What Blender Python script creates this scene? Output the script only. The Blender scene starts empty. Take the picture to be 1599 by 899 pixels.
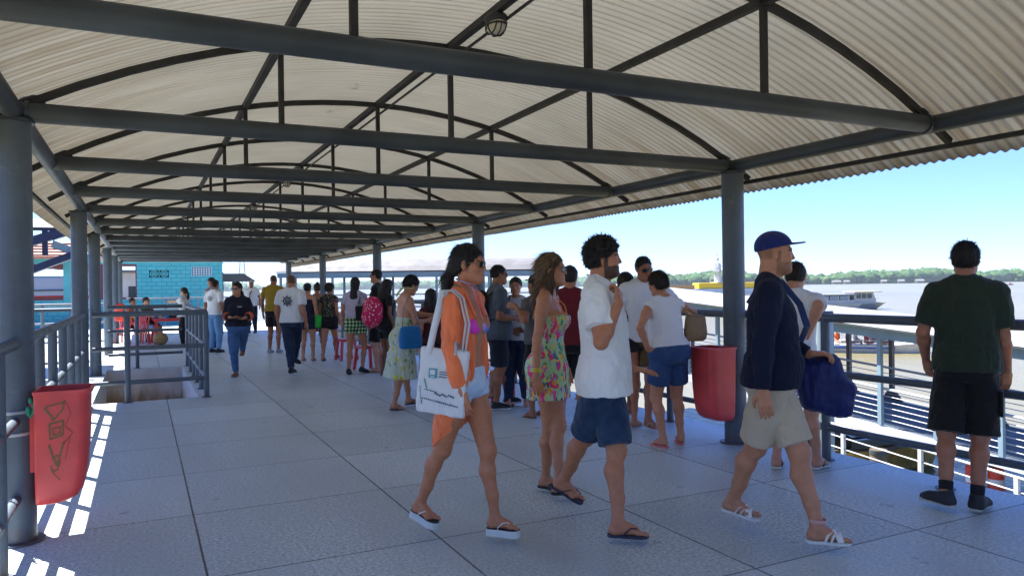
import bpy, bmesh, math, random
import numpy as np
from math import radians as rad, sin, cos, pi, sqrt, atan2
from mathutils import Vector, Matrix

SC = bpy.context.scene
# ------------------------------------------------------------------ camera
cam_d = bpy.data.cameras.new("camera"); cam = bpy.data.objects.new("camera", cam_d)
SC.collection.objects.link(cam); SC.camera = cam
_yaw, _pit, _rol = .4609, -.002, -.0139
_F = Vector((sin(_yaw)*cos(_pit), cos(_yaw)*cos(_pit), sin(_pit)))
_R = Vector((cos(_yaw), -sin(_yaw), 0)); _U = _R.cross(_F)
_R, _U = cos(_rol)*_R + sin(_rol)*_U, -sin(_rol)*_R + cos(_rol)*_U
M = Matrix((_R, _U, -_F)).transposed().to_4x4(); M.translation = (0, 0, 1.5)
cam.matrix_world = M
cam_d.sensor_fit = 'HORIZONTAL'; cam_d.sensor_width = 36
cam_d.lens = 36*1163.66/1599.0
cam_d.clip_start = .05; cam_d.clip_end = 9000
# ------------------------------------------------------------------ world, sun, exposure
SUN = Vector((-.314, .517, 1)).normalized()
w = bpy.data.worlds.new("World"); SC.world = w; w.use_nodes = True
nt = w.node_tree; nt.nodes.clear()
sky = nt.nodes.new("ShaderNodeTexSky"); sky.sky_type = 'NISHITA'; sky.sun_disc = False
sky.sun_elevation = math.asin(SUN.z); sky.sun_rotation = atan2(SUN.x, SUN.y)
sky.altitude = 0; sky.air_density = 1.0; sky.dust_density = .1; sky.ozone_density = 1.6
bg = nt.nodes.new("ShaderNodeBackground"); bg.inputs[1].default_value = .051
wo = nt.nodes.new("ShaderNodeOutputWorld")
tint = nt.nodes.new("ShaderNodeMix"); tint.data_type = 'RGBA'; tint.blend_type = 'MULTIPLY'; tint.inputs[0].default_value = 1
tint.inputs[7].default_value = (.58, .79, 1.42, 1); nt.links.new(sky.outputs[0], tint.inputs[6])
nt.links.new(tint.outputs[2], bg.inputs[0]); nt.links.new(bg.outputs[0], wo.inputs[0])
sl = bpy.data.lights.new("sun", 'SUN'); sl.energy = 5.0; sl.angle = rad(.55); sl.color = (1, .985, .965)
so = bpy.data.objects.new("sun", sl); SC.collection.objects.link(so)
so.rotation_euler = (-SUN).to_track_quat('-Z', 'Y').to_euler(); so.location = (0, 0, 30)
SC.view_settings.view_transform = 'Standard'; SC.view_settings.look = 'None'
SC.view_settings.exposure = 2.12; SC.view_settings.gamma = 1
SC.view_settings.use_curve_mapping = False
try:
    SC.cycles.max_bounces = 8; SC.cycles.diffuse_bounces = 5; SC.cycles.glossy_bounces = 3
    SC.cycles.use_denoising = True; SC.cycles.sample_clamp_indirect = 6
    SC.cycles.caustics_reflective = False; SC.cycles.caustics_refractive = False
except Exception: pass

HAZE = .00007
# ------------------------------------------------------------------ helpers
def link(o, parent=None):
    SC.collection.objects.link(o)
    if parent is not None: o.parent = parent
    return o
def tag(o, label=None, cat=None, group=None, kind=None):
    if label: o["label"] = label
    if cat: o["category"] = cat
    if group: o["group"] = group
    if kind: o["kind"] = kind
    return o
def empty(name, loc=(0, 0, 0), rz=0, label=None, cat=None, group=None):
    o = bpy.data.objects.new(name, None); o.empty_display_size = .1
    SC.collection.objects.link(o); o.location = loc; o.rotation_euler = (0, 0, rz)
    return tag(o, label, cat, group)
def copy_tree(o, parent=None):
    c = o.copy(); SC.collection.objects.link(c)
    if parent is not None: c.parent = parent
    for ch in list(o.children): copy_tree(ch, c)
    return c
def frame_of(d, up=Vector((0, 0, 1))):
    d = Vector(d).normalized()
    if abs(d.dot(up)) > .98: up = Vector((0, 1, 0))
    u = d.cross(up).normalized(); v = u.cross(d).normalized()
    return u, v, d
class MB:
    def __init__(s): s.v = []; s.f = []; s.mi = []; s.m = 0
    def add(s, vs, fs):
        n = len(s.v); s.v += [tuple(p) for p in vs]
        for f in fs: s.f.append(tuple(i+n for i in f)); s.mi.append(s.m)
    def box(s, c, d, rz=0, mat=None):
        hx, hy, hz = d[0]/2, d[1]/2, d[2]/2
        vs = [Vector((x*hx, y*hy, z*hz)) for x in (-1, 1) for y in (-1, 1) for z in (-1, 1)]
        if rz: R = Matrix.Rotation(rz, 3, 'Z'); vs = [R @ p for p in vs]
        if mat is not None: vs = [mat @ p for p in vs]
        vs = [p + Vector(c) for p in vs]
        s.add(vs, [(0, 1, 3, 2), (4, 6, 7, 5), (0, 4, 5, 1), (2, 3, 7, 6), (0, 2, 6, 4), (1, 5, 7, 3)])
    def box2(s, a, b):
        s.box([(a[i]+b[i])/2 for i in range(3)], [abs(b[i]-a[i]) for i in range(3)])
    def tube(s, a, b, r, n=12, r2=None):
        s.path([a, b], r, n, r2=r2)
    def path(s, pts, r, n=10, r2=None, closed=False, flat=1.0, up=None):
        pts = [Vector(p) for p in pts]; m = len(pts); rings = []
        u0 = None
        for i, p in enumerate(pts):
            if closed: d = pts[(i+1) % m]-pts[i-1]
            else: d = pts[min(i+1, m-1)]-pts[max(i-1, 0)]
            d.normalize()
            if u0 is None: u, v, _ = frame_of(d, Vector(up) if up else Vector((0, 0, 1)))
            else:
                u = (u0 - d*u0.dot(d)).normalized(); v = u.cross(d).normalized()
            u0 = u
            rr = r if not isinstance(r, (list, tuple)) else r[i]
            if r2 is not None: rr = r+(r2-r)*i/(m-1)
            rings.append([p+u*(rr*cos(2*pi*k/n))+v*(rr*flat*sin(2*pi*k/n)) for k in range(n)])
        vs = [q for ring in rings for q in ring]; fs = []
        for i in range(m if closed else m-1):
            j = (i+1) % m
            for k in range(n):
                l = (k+1) % n; fs.append((i*n+k, i*n+l, j*n+l, j*n+k))
        if not closed:
            fs.append(tuple(range(n))[::-1]); fs.append(tuple((m-1)*n+k for k in range(n)))
        s.add(vs, fs)
    def bar(s, a, b, w, h, up=(0, 0, 1)):
        a = Vector(a); b = Vector(b); u, v, d = frame_of(b-a, Vector(up))
        vs = [p+u*(x*w/2)+v*(z*h/2) for p in (a, b) for x, z in ((-1, -1), (1, -1), (1, 1), (-1, 1))]
        s.add(vs, [(0, 1, 2, 3), (7, 6, 5, 4), (0, 4, 5, 1), (1, 5, 6, 2), (2, 6, 7, 3), (3, 7, 4, 0)])
    def lathe(s, prof, c=(0, 0, 0), n=20, sx=1, sy=1, T=None):
        vs = []; fs = []
        for r, z in prof:
            for k in range(n):
                p = Vector((r*sx*cos(2*pi*k/n), r*sy*sin(2*pi*k/n), z))
                if T is not None: p = T @ p
                vs.append(p+Vector(c))
        for i in range(len(prof)-1):
            for k in range(n):
                l = (k+1) % n; fs.append((i*n+k, i*n+l, (i+1)*n+l, (i+1)*n+k))
        if prof[0][0] > 1e-6: fs.append(tuple(range(n))[::-1])
        if prof[-1][0] > 1e-6: fs.append(tuple((len(prof)-1)*n+k for k in range(n)))
        s.add(vs, fs)
    def prism(s, poly, z0, z1, T=None):
        n = len(poly); vs = [Vector((x, y, z0)) for x, y in poly]+[Vector((x, y, z1)) for x, y in poly]
        if T is not None: vs = [T @ p for p in vs]
        fs = [tuple(range(n))[::-1], tuple(range(n, 2*n))]+[(i, (i+1) % n, n+(i+1) % n, n+i) for i in range(n)]
        s.add(vs, fs)
    def sphere(s, c, r, n=12, m=8, T=None):
        pr = [(max(1e-7, sin(pi*i/m)), -cos(pi*i/m)) for i in range(m+1)]
        if not isinstance(r, (tuple, list)): r = (r, r, r)
        S = Matrix.Diagonal(r)
        if T is not None: S = T @ S
        s.lathe(pr, c, n, T=S)
    def build(s, name, mat, parent=None, smooth=None, bevel=0):
        me = bpy.data.meshes.new(name); me.from_pydata([tuple(p) for p in s.v], [], s.f)
        mats = mat if isinstance(mat, (list, tuple)) else [mat]
        for m in mats: me.materials.append(m)
        if len(mats) > 1: me.polygons.foreach_set('material_index', s.mi)
        bm = bmesh.new(); bm.from_mesh(me)
        bmesh.ops.recalc_face_normals(bm, faces=bm.faces); bm.to_mesh(me); bm.free()
        if smooth is not None:
            me.polygons.foreach_set('use_smooth', [True]*len(me.polygons))
            try: me.set_sharp_from_angle(angle=rad(smooth))
            except Exception: pass
        o = bpy.data.objects.new(name, me); link(o, parent)
        if bevel:
            b = o.modifiers.new('bevel', 'BEVEL'); b.width = bevel; b.segments = 2; b.limit_method = 'ANGLE'; b.angle_limit = rad(35)
        return o

# ------------------------------------------------------------------ materials
_mats = {}
def mat(name, col, rough=.6, metal=0, var=.0, scale=6, col2=None, bump=0, bscale=60, spec=.5, detail=4, stretch=None,
        attr=False, sheen=0, sss=0, alpha=None, coat=0):
    if name in _mats: return _mats[name]
    m = bpy.data.materials.new(name); m.use_nodes = True; t = m.node_tree; N = t.nodes; L = t.links
    b = N['Principled BSDF']; b.inputs['Roughness'].default_value = rough; b.inputs['Metallic'].default_value = metal
    b.inputs['Specular IOR Level'].default_value = spec
    if coat: b.inputs['Coat Weight'].default_value = coat
    if sheen: b.inputs['Sheen Weight'].default_value = sheen
    if sss:
        b.inputs['Subsurface Weight'].default_value = sss; b.inputs['Subsurface Radius'].default_value = (.02, .008, .004)
        b.inputs['Subsurface Scale'].default_value = .5
    b.inputs['Base Color'].default_value = (*col, 1)
    tc = N.new('ShaderNodeTexCoord'); mp = N.new('ShaderNodeMapping'); L.new(tc.outputs['Object'], mp.inputs[0])
    if stretch: mp.inputs['Scale'].default_value = stretch
    if attr:
        a = N.new('ShaderNodeVertexColor'); a.layer_name = 'Col'; src = a.outputs[0]
    else: src = None
    if var or col2:
        n = N.new('ShaderNodeTexNoise'); n.inputs['Scale'].default_value = scale; n.inputs['Detail'].default_value = detail
        L.new(mp.outputs[0], n.inputs[0])
        r = N.new('ShaderNodeMapRange'); r.inputs[1].default_value = .35; r.inputs[2].default_value = .65
        L.new(n.outputs[0], r.inputs[0])
        mx = N.new('ShaderNodeMix'); mx.data_type = 'RGBA'; L.new(r.outputs[0], mx.inputs[0])
        if src is not None:
            mx.blend_type = 'MULTIPLY'; L.new(src, mx.inputs[6]); mx.inputs[7].default_value = (1-var, 1-var, 1-var, 1)
        else:
            c2 = col2 if col2 else [c*(1-var) for c in col]
            mx.inputs[6].default_value = (*col, 1); mx.inputs[7].default_value = (*c2, 1)
        src = mx.outputs[2]
        rr = N.new('ShaderNodeMapRange'); rr.inputs[3].default_value = max(0, rough-.08); rr.inputs[4].default_value = min(1, rough+.08)
        L.new(n.outputs[0], rr.inputs[0]); L.new(rr.outputs[0], b.inputs['Roughness'])
    if src is not None: L.new(src, b.inputs['Base Color'])
    if bump:
        n2 = N.new('ShaderNodeTexNoise'); n2.inputs['Scale'].default_value = bscale; n2.inputs['Detail'].default_value = 5
        L.new(mp.outputs[0], n2.inputs[0])
        bp = N.new('ShaderNodeBump'); bp.inputs['Strength'].default_value = bump; bp.inputs['Distance'].default_value = .01
        L.new(n2.outputs[0], bp.inputs['Height']); L.new(bp.outputs[0], b.inputs['Normal'])
    if alpha is not None:
        b.inputs['Alpha'].default_value = alpha
    _mats[name] = m; return m
def nodes_of(name, rough=.6, spec=.5):
    m = bpy.data.materials.new(name); m.use_nodes = True; t = m.node_tree
    b = t.nodes['Principled BSDF']; b.inputs['Roughness'].default_value = rough; b.inputs['Specular IOR Level'].default_value = spec
    _mats[name] = m; return m, t, t.nodes, t.links, b
class NG:
    """tiny node-graph writer"""
    def __init__(s, t): s.t = t; s.N = t.nodes; s.L = t.links
    def _in(s, sock, v):
        if v is None: return
        if hasattr(v, 'is_linked') or isinstance(v, bpy.types.NodeSocket): s.L.new(v, sock)
        else: sock.default_value = v
    def math(s, op, a, b=None, c=None, clamp=False):
        n = s.N.new('ShaderNodeMath'); n.operation = op; n.use_clamp = clamp
        for i, v in enumerate((a, b, c)): s._in(n.inputs[i], v)
        return n.outputs[0]
    def coord(s, kind='Object'):
        return s.N.new('ShaderNodeTexCoord').outputs[kind]
    def xyz(s, v):
        n = s.N.new('ShaderNodeSeparateXYZ'); s.L.new(v, n.inputs[0]); return n.outputs
    def map(s, v, scale=(1, 1, 1), loc=(0, 0, 0), rot=(0, 0, 0)):
        n = s.N.new('ShaderNodeMapping'); s.L.new(v, n.inputs[0]); n.inputs['Scale'].default_value = scale
        n.inputs['Location'].default_value = loc; n.inputs['Rotation'].default_value = rot; return n.outputs[0]
    def noise(s, v, scale, detail=4, rough=.5, dist=0):
        n = s.N.new('ShaderNodeTexNoise'); s.L.new(v, n.inputs[0]); n.inputs['Scale'].default_value = scale
        n.inputs['Detail'].default_value = detail; n.inputs['Roughness'].default_value = rough; n.inputs['Distortion'].default_value = dist
        return n.outputs[0]
    def voro(s, v, scale, feature='F1', rand=1):
        n = s.N.new('ShaderNodeTexVoronoi'); s.L.new(v, n.inputs['Vector']); n.inputs['Scale'].default_value = scale; n.feature = feature
        n.inputs['Randomness'].default_value = rand; return n.outputs
    def rng(s, v, a, b, c=0, d=1):
        n = s.N.new('ShaderNodeMapRange'); s._in(n.inputs[0], v)
        for i, x in enumerate((a, b, c, d)): n.inputs[i+1].default_value = x
        return n.outputs[0]
    def mix(s, f, a, b, mode='MIX'):
        n = s.N.new('ShaderNodeMix'); n.data_type = 'RGBA'; n.blend_type = mode; s._in(n.inputs[0], f)
        for i, v in ((6, a), (7, b)):
            if isinstance(v, (tuple, list)): v = (*v[:3], 1)
            s._in(n.inputs[i], v)
        return n.outputs[2]
    def ramp(s, v, stops, interp='CONSTANT'):
        n = s.N.new('ShaderNodeValToRGB'); s.L.new(v, n.inputs[0]); cr = n.color_ramp; cr.interpolation = interp
        while len(cr.elements) < len(stops): cr.elements.new(.5)
        for e, (p, c) in zip(cr.elements, stops): e.position = p; e.color = (*c, 1)
        return n.outputs[0]
    def bump(s, h, strength=.3, dist=.01):
        n = s.N.new('ShaderNodeBump'); s.L.new(h, n.inputs['Height']); n.inputs['Strength'].default_value = strength
        n.inputs['Distance'].default_value = dist; return n.outputs[0]
def steel(name, c0, rust=.06):
    m, t, N, L, B = nodes_of(name, .42, .5); g = NG(t); co = g.coord(); x, y, z = g.xyz(co)
    a = g.noise(co, 3.2, 7, .6); drip = g.noise(g.map(co, (22, 22, 1.1)), 1, 5, .6); chip = g.noise(co, 17, 6, .75)
    c = g.mix(g.rng(a, .3, .7), c0, tuple(q*.68 for q in c0)); c = g.mix(g.rng(drip, .52, .72, 0, .55), c, tuple(q*.55 for q in c0))
    c = g.mix(g.rng(g.noise(co, 7, 5, .7), .6, .72, 0, .4), c, tuple(min(1, q*1.7+.02) for q in c0))
    ru = g.math('MULTIPLY', g.rng(chip, .66, .70), g.rng(a, .42, .6)); ru = g.math('MAXIMUM', ru, g.math('MULTIPLY', g.rng(z, rust*2.2, 0), g.rng(chip, .40, .58)))
    c = g.mix(g.math('MULTIPLY', ru, .85), c, (.10, .045, .022)); L.new(c, B.inputs['Base Color']); L.new(g.rng(chip, .3, .7, .32, .6), B.inputs['Roughness'])
    L.new(g.bump(g.math('ADD', a, g.math('MULTIPLY', chip, .4)), .22, .006), B.inputs['Normal']); return m
STEEL = steel('blue_grey_paint', (.10, .128, .162))
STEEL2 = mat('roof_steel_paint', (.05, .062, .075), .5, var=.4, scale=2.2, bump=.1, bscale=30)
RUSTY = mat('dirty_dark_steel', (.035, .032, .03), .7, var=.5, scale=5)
# ================================================================== THE SETTING
WZ = -3.5
# ---- water, river
m_, t_, N_, L_, B_ = nodes_of('river_water', .12, .5)
g = NG(t_); co = g.coord()
n1 = g.noise(g.map(co, (.012, .004, 1)), 1, 5); n2 = g.noise(g.map(co, (1, 1, 1), rot=(0, 0, .4)), .55, 6, .6); n3 = g.noise(co, .09, 4)
B_.inputs['Base Color'].default_value = (.2, .15, .095, 1)
L_.new(g.mix(g.rng(n1, .35, .65), (.125, .108, .052), (.17, .148, .075)), B_.inputs['Base Color'])
B_.inputs['Roughness'].default_value = .26; B_.inputs['Specular IOR Level'].default_value = .16
L_.new(g.bump(g.math('ADD', n2, g.math('MULTIPLY', n3, 2.0)), .9, .16), B_.inputs['Normal'])
RIVER = m_
b = MB(); b.add([(-4000, -800, WZ), (5200, -800, WZ), (5200, 5200, WZ), (-4000, 5200, WZ)], [(0, 1, 2, 3)])
tag(b.build('water', RIVER), kind='structure')

# ---- pier deck, with the stair opening left open
XE, XW = 5.45, -.92        # deck edges
SX0, SDX, SY0, SDY = .289, 1.292, 5.437, 1.244
m_, t_, N_, L_, B_ = nodes_of('granite_slabs', .45, .45)
g = NG(t_); co = g.coord(); x, y, z = g.xyz(co)
wob = g.math('MULTIPLY', g.math('SUBTRACT', g.noise(co, 2.5, 3), .5), .005)
def seam(c, o, d, wd):
    f = g.math('ABSOLUTE', g.math('SUBTRACT', g.math('FRACT', g.math('ADD', g.math('DIVIDE', g.math('ADD', g.math('SUBTRACT', c, o), wob), d), 100.5)), .5))
    return g.rng(g.math('MULTIPLY', f, d), wd*.9, wd*1.8, 1, 0)
sx = seam(x, SX0, SDX, .0045); sy = seam(y, SY0, SDY, .0038)
sm = g.math('MAXIMUM', sx, sy)
# a slightly different tone for every slab
ix = g.math('FLOOR', g.math('ADD', g.math('DIVIDE', g.math('SUBTRACT', x, SX0), SDX), 100)); iy = g.math('FLOOR', g.math('ADD', g.math('DIVIDE', g.math('SUBTRACT', y, SY0), SDY), 100))
cb = N_.new('ShaderNodeCombineXYZ'); L_.new(ix, cb.inputs[0]); L_.new(iy, cb.inputs[1])
wn = N_.new('ShaderNodeTexWhiteNoise'); wn.noise_dimensions = '2D'; L_.new(cb.outputs[0], wn.inputs[0])
grain = g.noise(co, 48, 5, .85); grain2 = g.noise(co, 110, 2, .7); blot = g.noise(g.map(co, (1, .35, 1)), 1.1, 6, .62)
spk = g.rng(grain, .36, .64); spk2 = g.rng(grain2, .4, .62)
base = g.mix(spk, (.10, .135, .135), (.90, .98, .94))
base = g.mix(g.math('MULTIPLY', spk2, .30), base, (.46, .53, .53))
base = g.mix(g.rng(blot, .38, .66, 0, .75), base, (.33, .39, .385))
base = g.mix(g.math('MULTIPLY', wn.outputs[0], .30), base, (.72, .80, .79))
tan = g.noise(g.map(co, (.7, 1.6, 1)), 2.3, 7, .7)
scuf = g.noise(g.map(co, (9, 1.2, 1), rot=(0, 0, .9)), 1.3, 5, .7); drop = g.noise(co, 5.5, 3, .5)
base = g.mix(g.rng(scuf, .60, .72, 0, .35), base, (.62, .68, .72)); base = g.mix(g.rng(drop, .70, .73, 0, .5), base, (.12, .12, .12))
pth = g.noise(g.map(co, (.5, .12, 1)), 1.4, 4, .6); base = g.mix(g.rng(pth, .45, .65, 0, .35), base, (.38, .42, .45))
base = g.mix(g.rng(tan, .6, .78, 0, .35), base, (.40, .37, .32))
base = g.mix(g.math('MULTIPLY', g.rng(tan, .3, .5, .55, .95), sm), base, (.045, .042, .04))
L_.new(base, B_.inputs['Base Color'])
L_.new(g.rng(blot, .3, .75, .62, .34), B_.inputs['Roughness'])
L_.new(g.bump(g.math('SUBTRACT', g.math('MULTIPLY', grain, .35), sm), .3, .004), B_.inputs['Normal'])
FLOOR = m_
CONC = mat('weathered_concrete', (.34, .32, .29), .85, var=.55, scale=2.2, bump=.5, bscale=14, detail=8)
ox0, ox1, oy0, oy1 = -.62, .72, 11.42, 16.3       # stair opening
b = MB()
def slab(x0, y0, x1, y1, z1=0, z0=-.3):
    b.box2((x0, y0, z0), (x1, y1, z1))
slab(XW, -8, XE, oy0); slab(XW, oy1, XE, 37); slab(ox1, oy0, XE, oy1); slab(-6.5, oy1-1.2, XW, 37); slab(XW, oy0, ox0, oy1)
tag(b.build('pier_deck', FLOOR), kind='structure')
b = MB()
b.box2((XE-.12, -8, -.75), (XE-.02, 37, -.303)); b.box2((XW+.02, -8, -.75), (XW+.14, oy0, -.303))
for yy in range(-6, 37, 6):
    for xx in (.2, 4.4): b.tube((xx, yy, WZ-1), (xx, yy, -.303), .28, 14)
    b.box2((-.6, yy-.2, -.8), (5.1, yy+.2, -.304))
tag(b.build('pier_substructure', CONC, smooth=40), kind='structure')
# stained concrete pit with steps going down
m_, t_, N_, L_, B_ = nodes_of('stained_concrete', .9, .3)
g = NG(t_); co = g.coord(); x, y, z = g.xyz(co)
st = g.noise(g.map(co, (5, 5, .9)), 1.6, 6, .65); bl = g.noise(co, 3, 5)
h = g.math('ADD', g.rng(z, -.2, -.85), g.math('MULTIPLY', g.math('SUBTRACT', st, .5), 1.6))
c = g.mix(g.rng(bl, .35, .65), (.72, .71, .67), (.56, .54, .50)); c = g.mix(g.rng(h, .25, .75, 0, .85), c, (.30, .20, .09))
L_.new(c, B_.inputs['Base Color']); L_.new(g.bump(bl, .5, .02), B_.inputs['Normal'])
STAIN = m_
b = MB()
b.box2((ox0-.15, oy1, -1.5), (ox1+.15, oy1+.15, -.304)); b.box2((ox0, oy0-.15, -1.5), (ox1+.15, oy0, -.304))
b.box2((ox1, oy0, -1.5), (ox1+.15, oy1, -.304)); b.box2((ox0-.15, oy0, -1.5), (ox0-.003, oy1, -.304))
b.box2((ox0-.1, oy1-.032, -1.4), (ox1-.03, oy1-.002, -.006)); b.box2((ox1-.03, oy0+.002, -1.4), (ox1-.002, oy1-.034, -.006))
for k in range(9): b.box2((ox0+.004, oy0+.05+k*.5, -1.9), (ox1-.034, oy0+.55+k*.5, -1.55+k*.06))
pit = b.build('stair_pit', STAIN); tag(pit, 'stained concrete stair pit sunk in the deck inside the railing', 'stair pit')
# kerb strip at the pit edge
# ================================================================== CANOPY
XL, XR, ZC = -.685, 5.01, 2.6
XM = (XL+XR)/2; HW = (XR-XL)/2; RISE = .74
RAD = (HW*HW+RISE*RISE)/(2*RISE); CZ = ZC+RISE-RAD
def arch(x): return CZ+sqrt(RAD*RAD-(x-XM)**2)
canopy = empty('canopy', (XM, 5.4, 0), 0, 'long arched canopy of dirty white corrugated sheet on blue grey steel over the pier', 'canopy')
def cbuild(b, name, m, smooth=None):
    o = b.build(name, m, None, smooth); o.parent = canopy; o.matrix_parent_inverse = Matrix.Translation((-XM, -5.4, 0)); return o
# corrugated sheet
m_, t_, N_, L_, B_ = nodes_of('corrugated_sheet', .6, .3)
g = NG(t_); co = g.coord(); x, y, z = g.xyz(co)
str_ = g.noise(g.map(co, (.5, 14, .5)), 1, 6, .65); bl = g.noise(co, .8, 6, .6)
edge = g.math('ABSOLUTE', g.math('SUBTRACT', x, XM))
e1 = g.math('MULTIPLY', g.rng(edge, 1.7, 3.2), g.rng(str_, .42, .68))
c = g.mix(g.rng(bl, .3, .7), (.47, .425, .37), (.40, .36, .31))
c = g.mix(g.rng(g.noise(g.map(co, (.12, 5, .12)), 1, 4, .6), .45, .75, 0, .5), c, (.42, .36, .29))
c = g.mix(g.math('MULTIPLY', e1, .75), c, (.26, .19, .12))
ff = g.math('FRACT', g.math('ADD', g.math('DIVIDE', y, .075), 200))
gr = g.rng(g.math('ABSOLUTE', g.math('SUBTRACT', ff, .75)), .04, .16, .32, 0)
c = g.mix(g.math('MULTIPLY', gr, g.rng(g.noise(g.map(co, (1.5, 8, 1.5)), 1, 4), .35, .6)), c, (.2, .17, .14))
blk = g.rng(g.noise(co, 1.7, 7, .7), .66, .74, 0, .7); c = g.mix(blk, c, (.17, .15, .13))
L_.new(c, B_.inputs['Base Color']); SHEET = m_
tl = N_.new('ShaderNodeBsdfTranslucent'); L_.new(g.mix(1, c, (.9, .97, 1.0), 'MULTIPLY'), tl.inputs[0])   # thin weathered fibre sheet lets some light through
ms = N_.new('ShaderNodeMixShader'); ms.inputs[0].default_value = .55
L_.new(B_.outputs[0], ms.inputs[1]); L_.new(tl.outputs[0], ms.inputs[2]); L_.new(ms.outputs[0], N_['Material Output'].inputs[0])
PITCH = .075; Y0, Y1 = -4.0, 31.0
ny = int((Y1-Y0)/PITCH*6); xs = np.concatenate([np.linspace(XM-HW-.40, XM+HW+.42, 41)])
ys = Y0+np.arange(ny+1)*PITCH/6
gx, gy = np.meshgrid(xs, ys, indexing='ij')
ph = .0085*np.sin(2*pi*ys/PITCH)[None, :]
# sheets lap: each sheet ~1.1 m wide sits a little differently
lap = .004*((np.floor(ys/1.05) % 2))[None, :]
ax = np.clip(gx-XM, -RAD*.99, RAD*.99)
gz = CZ+np.sqrt(RAD*RAD-ax**2)+.055+ph+lap
vs = np.stack([gx, gy, gz], -1).reshape(-1, 3); nyy = ny+1
i = np.arange(len(xs)-1)[:, None]*nyy+np.arange(ny)[None, :]
fs = np.stack([i, i+nyy, i+nyy+1, i+1], -1).reshape(-1, 4)
me = bpy.data.meshes.new('roof_sheet'); me.from_pydata(vs.tolist(), [], fs.tolist()); me.materials.append(SHEET)
me.polygons.foreach_set('use_smooth', [True]*len(me.polygons))
o = bpy.data.objects.new('roof_sheet', me); link(o, canopy); o.matrix_parent_inverse = Matrix.Translation((-XM, -5.4, 0))
sm_ = o.modifiers.new('thick', 'SOLIDIFY'); sm_.thickness = .004; sm_.offset = 1
# beams and trusses
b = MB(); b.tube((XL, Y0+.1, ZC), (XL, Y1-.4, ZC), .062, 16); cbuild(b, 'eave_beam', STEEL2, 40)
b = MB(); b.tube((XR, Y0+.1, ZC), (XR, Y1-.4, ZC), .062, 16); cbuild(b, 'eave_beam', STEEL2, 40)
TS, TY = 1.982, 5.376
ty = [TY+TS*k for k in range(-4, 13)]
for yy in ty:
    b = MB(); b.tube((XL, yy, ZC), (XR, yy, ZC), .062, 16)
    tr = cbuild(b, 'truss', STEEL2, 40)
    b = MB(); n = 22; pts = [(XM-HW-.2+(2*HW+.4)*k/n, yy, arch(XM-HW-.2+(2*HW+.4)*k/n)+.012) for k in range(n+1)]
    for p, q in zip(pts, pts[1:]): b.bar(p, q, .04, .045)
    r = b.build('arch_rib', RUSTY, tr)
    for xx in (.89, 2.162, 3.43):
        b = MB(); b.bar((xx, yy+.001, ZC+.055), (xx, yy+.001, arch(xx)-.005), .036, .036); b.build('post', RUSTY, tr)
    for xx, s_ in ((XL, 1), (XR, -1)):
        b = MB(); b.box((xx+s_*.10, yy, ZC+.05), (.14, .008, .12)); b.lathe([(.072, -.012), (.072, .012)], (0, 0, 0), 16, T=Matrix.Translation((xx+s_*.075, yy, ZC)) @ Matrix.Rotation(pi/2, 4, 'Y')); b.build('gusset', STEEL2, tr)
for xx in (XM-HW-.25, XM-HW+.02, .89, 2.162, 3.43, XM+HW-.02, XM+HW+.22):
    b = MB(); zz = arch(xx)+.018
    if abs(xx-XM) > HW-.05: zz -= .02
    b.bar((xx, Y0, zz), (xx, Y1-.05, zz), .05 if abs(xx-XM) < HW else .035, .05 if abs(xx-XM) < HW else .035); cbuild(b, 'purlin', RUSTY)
def column(x, y, r=.095, lab='', top=ZC-.05):
    e = empty('column', (x, y, 0), 0, lab, 'column', 'steel columns holding up the canopy')
    b = MB(); b.lathe([(r, 0), (r, top)], n=28); b.build('shaft', STEEL, e, 40)
    b = MB(); b.lathe([(r+.045, 0), (r+.045, .012), (r+.004, .014)], n=20); b.build('base_plate', STEEL, e, 40)
    b = MB(); b.lathe([(r+.001, top-.02), (r+.02, top-.018), (r+.02, top)], n=20); b.build('cap_plate', STEEL2, e, 40)
    return e
labs = ['nearest left column, blue grey steel, with a scribbled red litter bin strapped on',
        'blue grey column at the near corner of the stair opening',
        'blue grey column standing beside the far end of the stair opening',
        'left side blue grey column in line with the red plastic chairs', 'slim far left column close behind the one by the red chairs',
        'farthest left column, against the turquoise wall']
for (x, y), l in zip([(-.685, 5.376), (-.72, 11.1), (-.76, 15.35), (-.73, 20.2), (-.71, 24.6), (-.69, 29.1)], labs): column(x, y, lab=l)
labs = ['river side blue grey column with a clean red litter bin strapped to it',
        'second river side column, rising behind the woman in the orange shirt', 'third river side column, behind the tall man in sunglasses',
        'fourth river side column, above the crowd with the green bag', 'farthest river side column, beside the men with shaven heads']
for k, l in enumerate(labs): column(XR, TY+3*TS*k, .102, lab=l)
column(XR, TY-3*TS, .1, 'river side column behind the photographer'); column(XL, TY-3*TS, .1, 'left side column behind the photographer')
b = MB(); b.path([(2.212, Y0+.2, arch(2.212)-.045), (2.215, 8, arch(2.212)-.05), (2.212, 18, arch(2.212)-.045), (2.212, Y1-.6, arch(2.212)-.047)], .011, 8); cbuild(b, 'conduit', RUSTY, 60)
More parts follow.
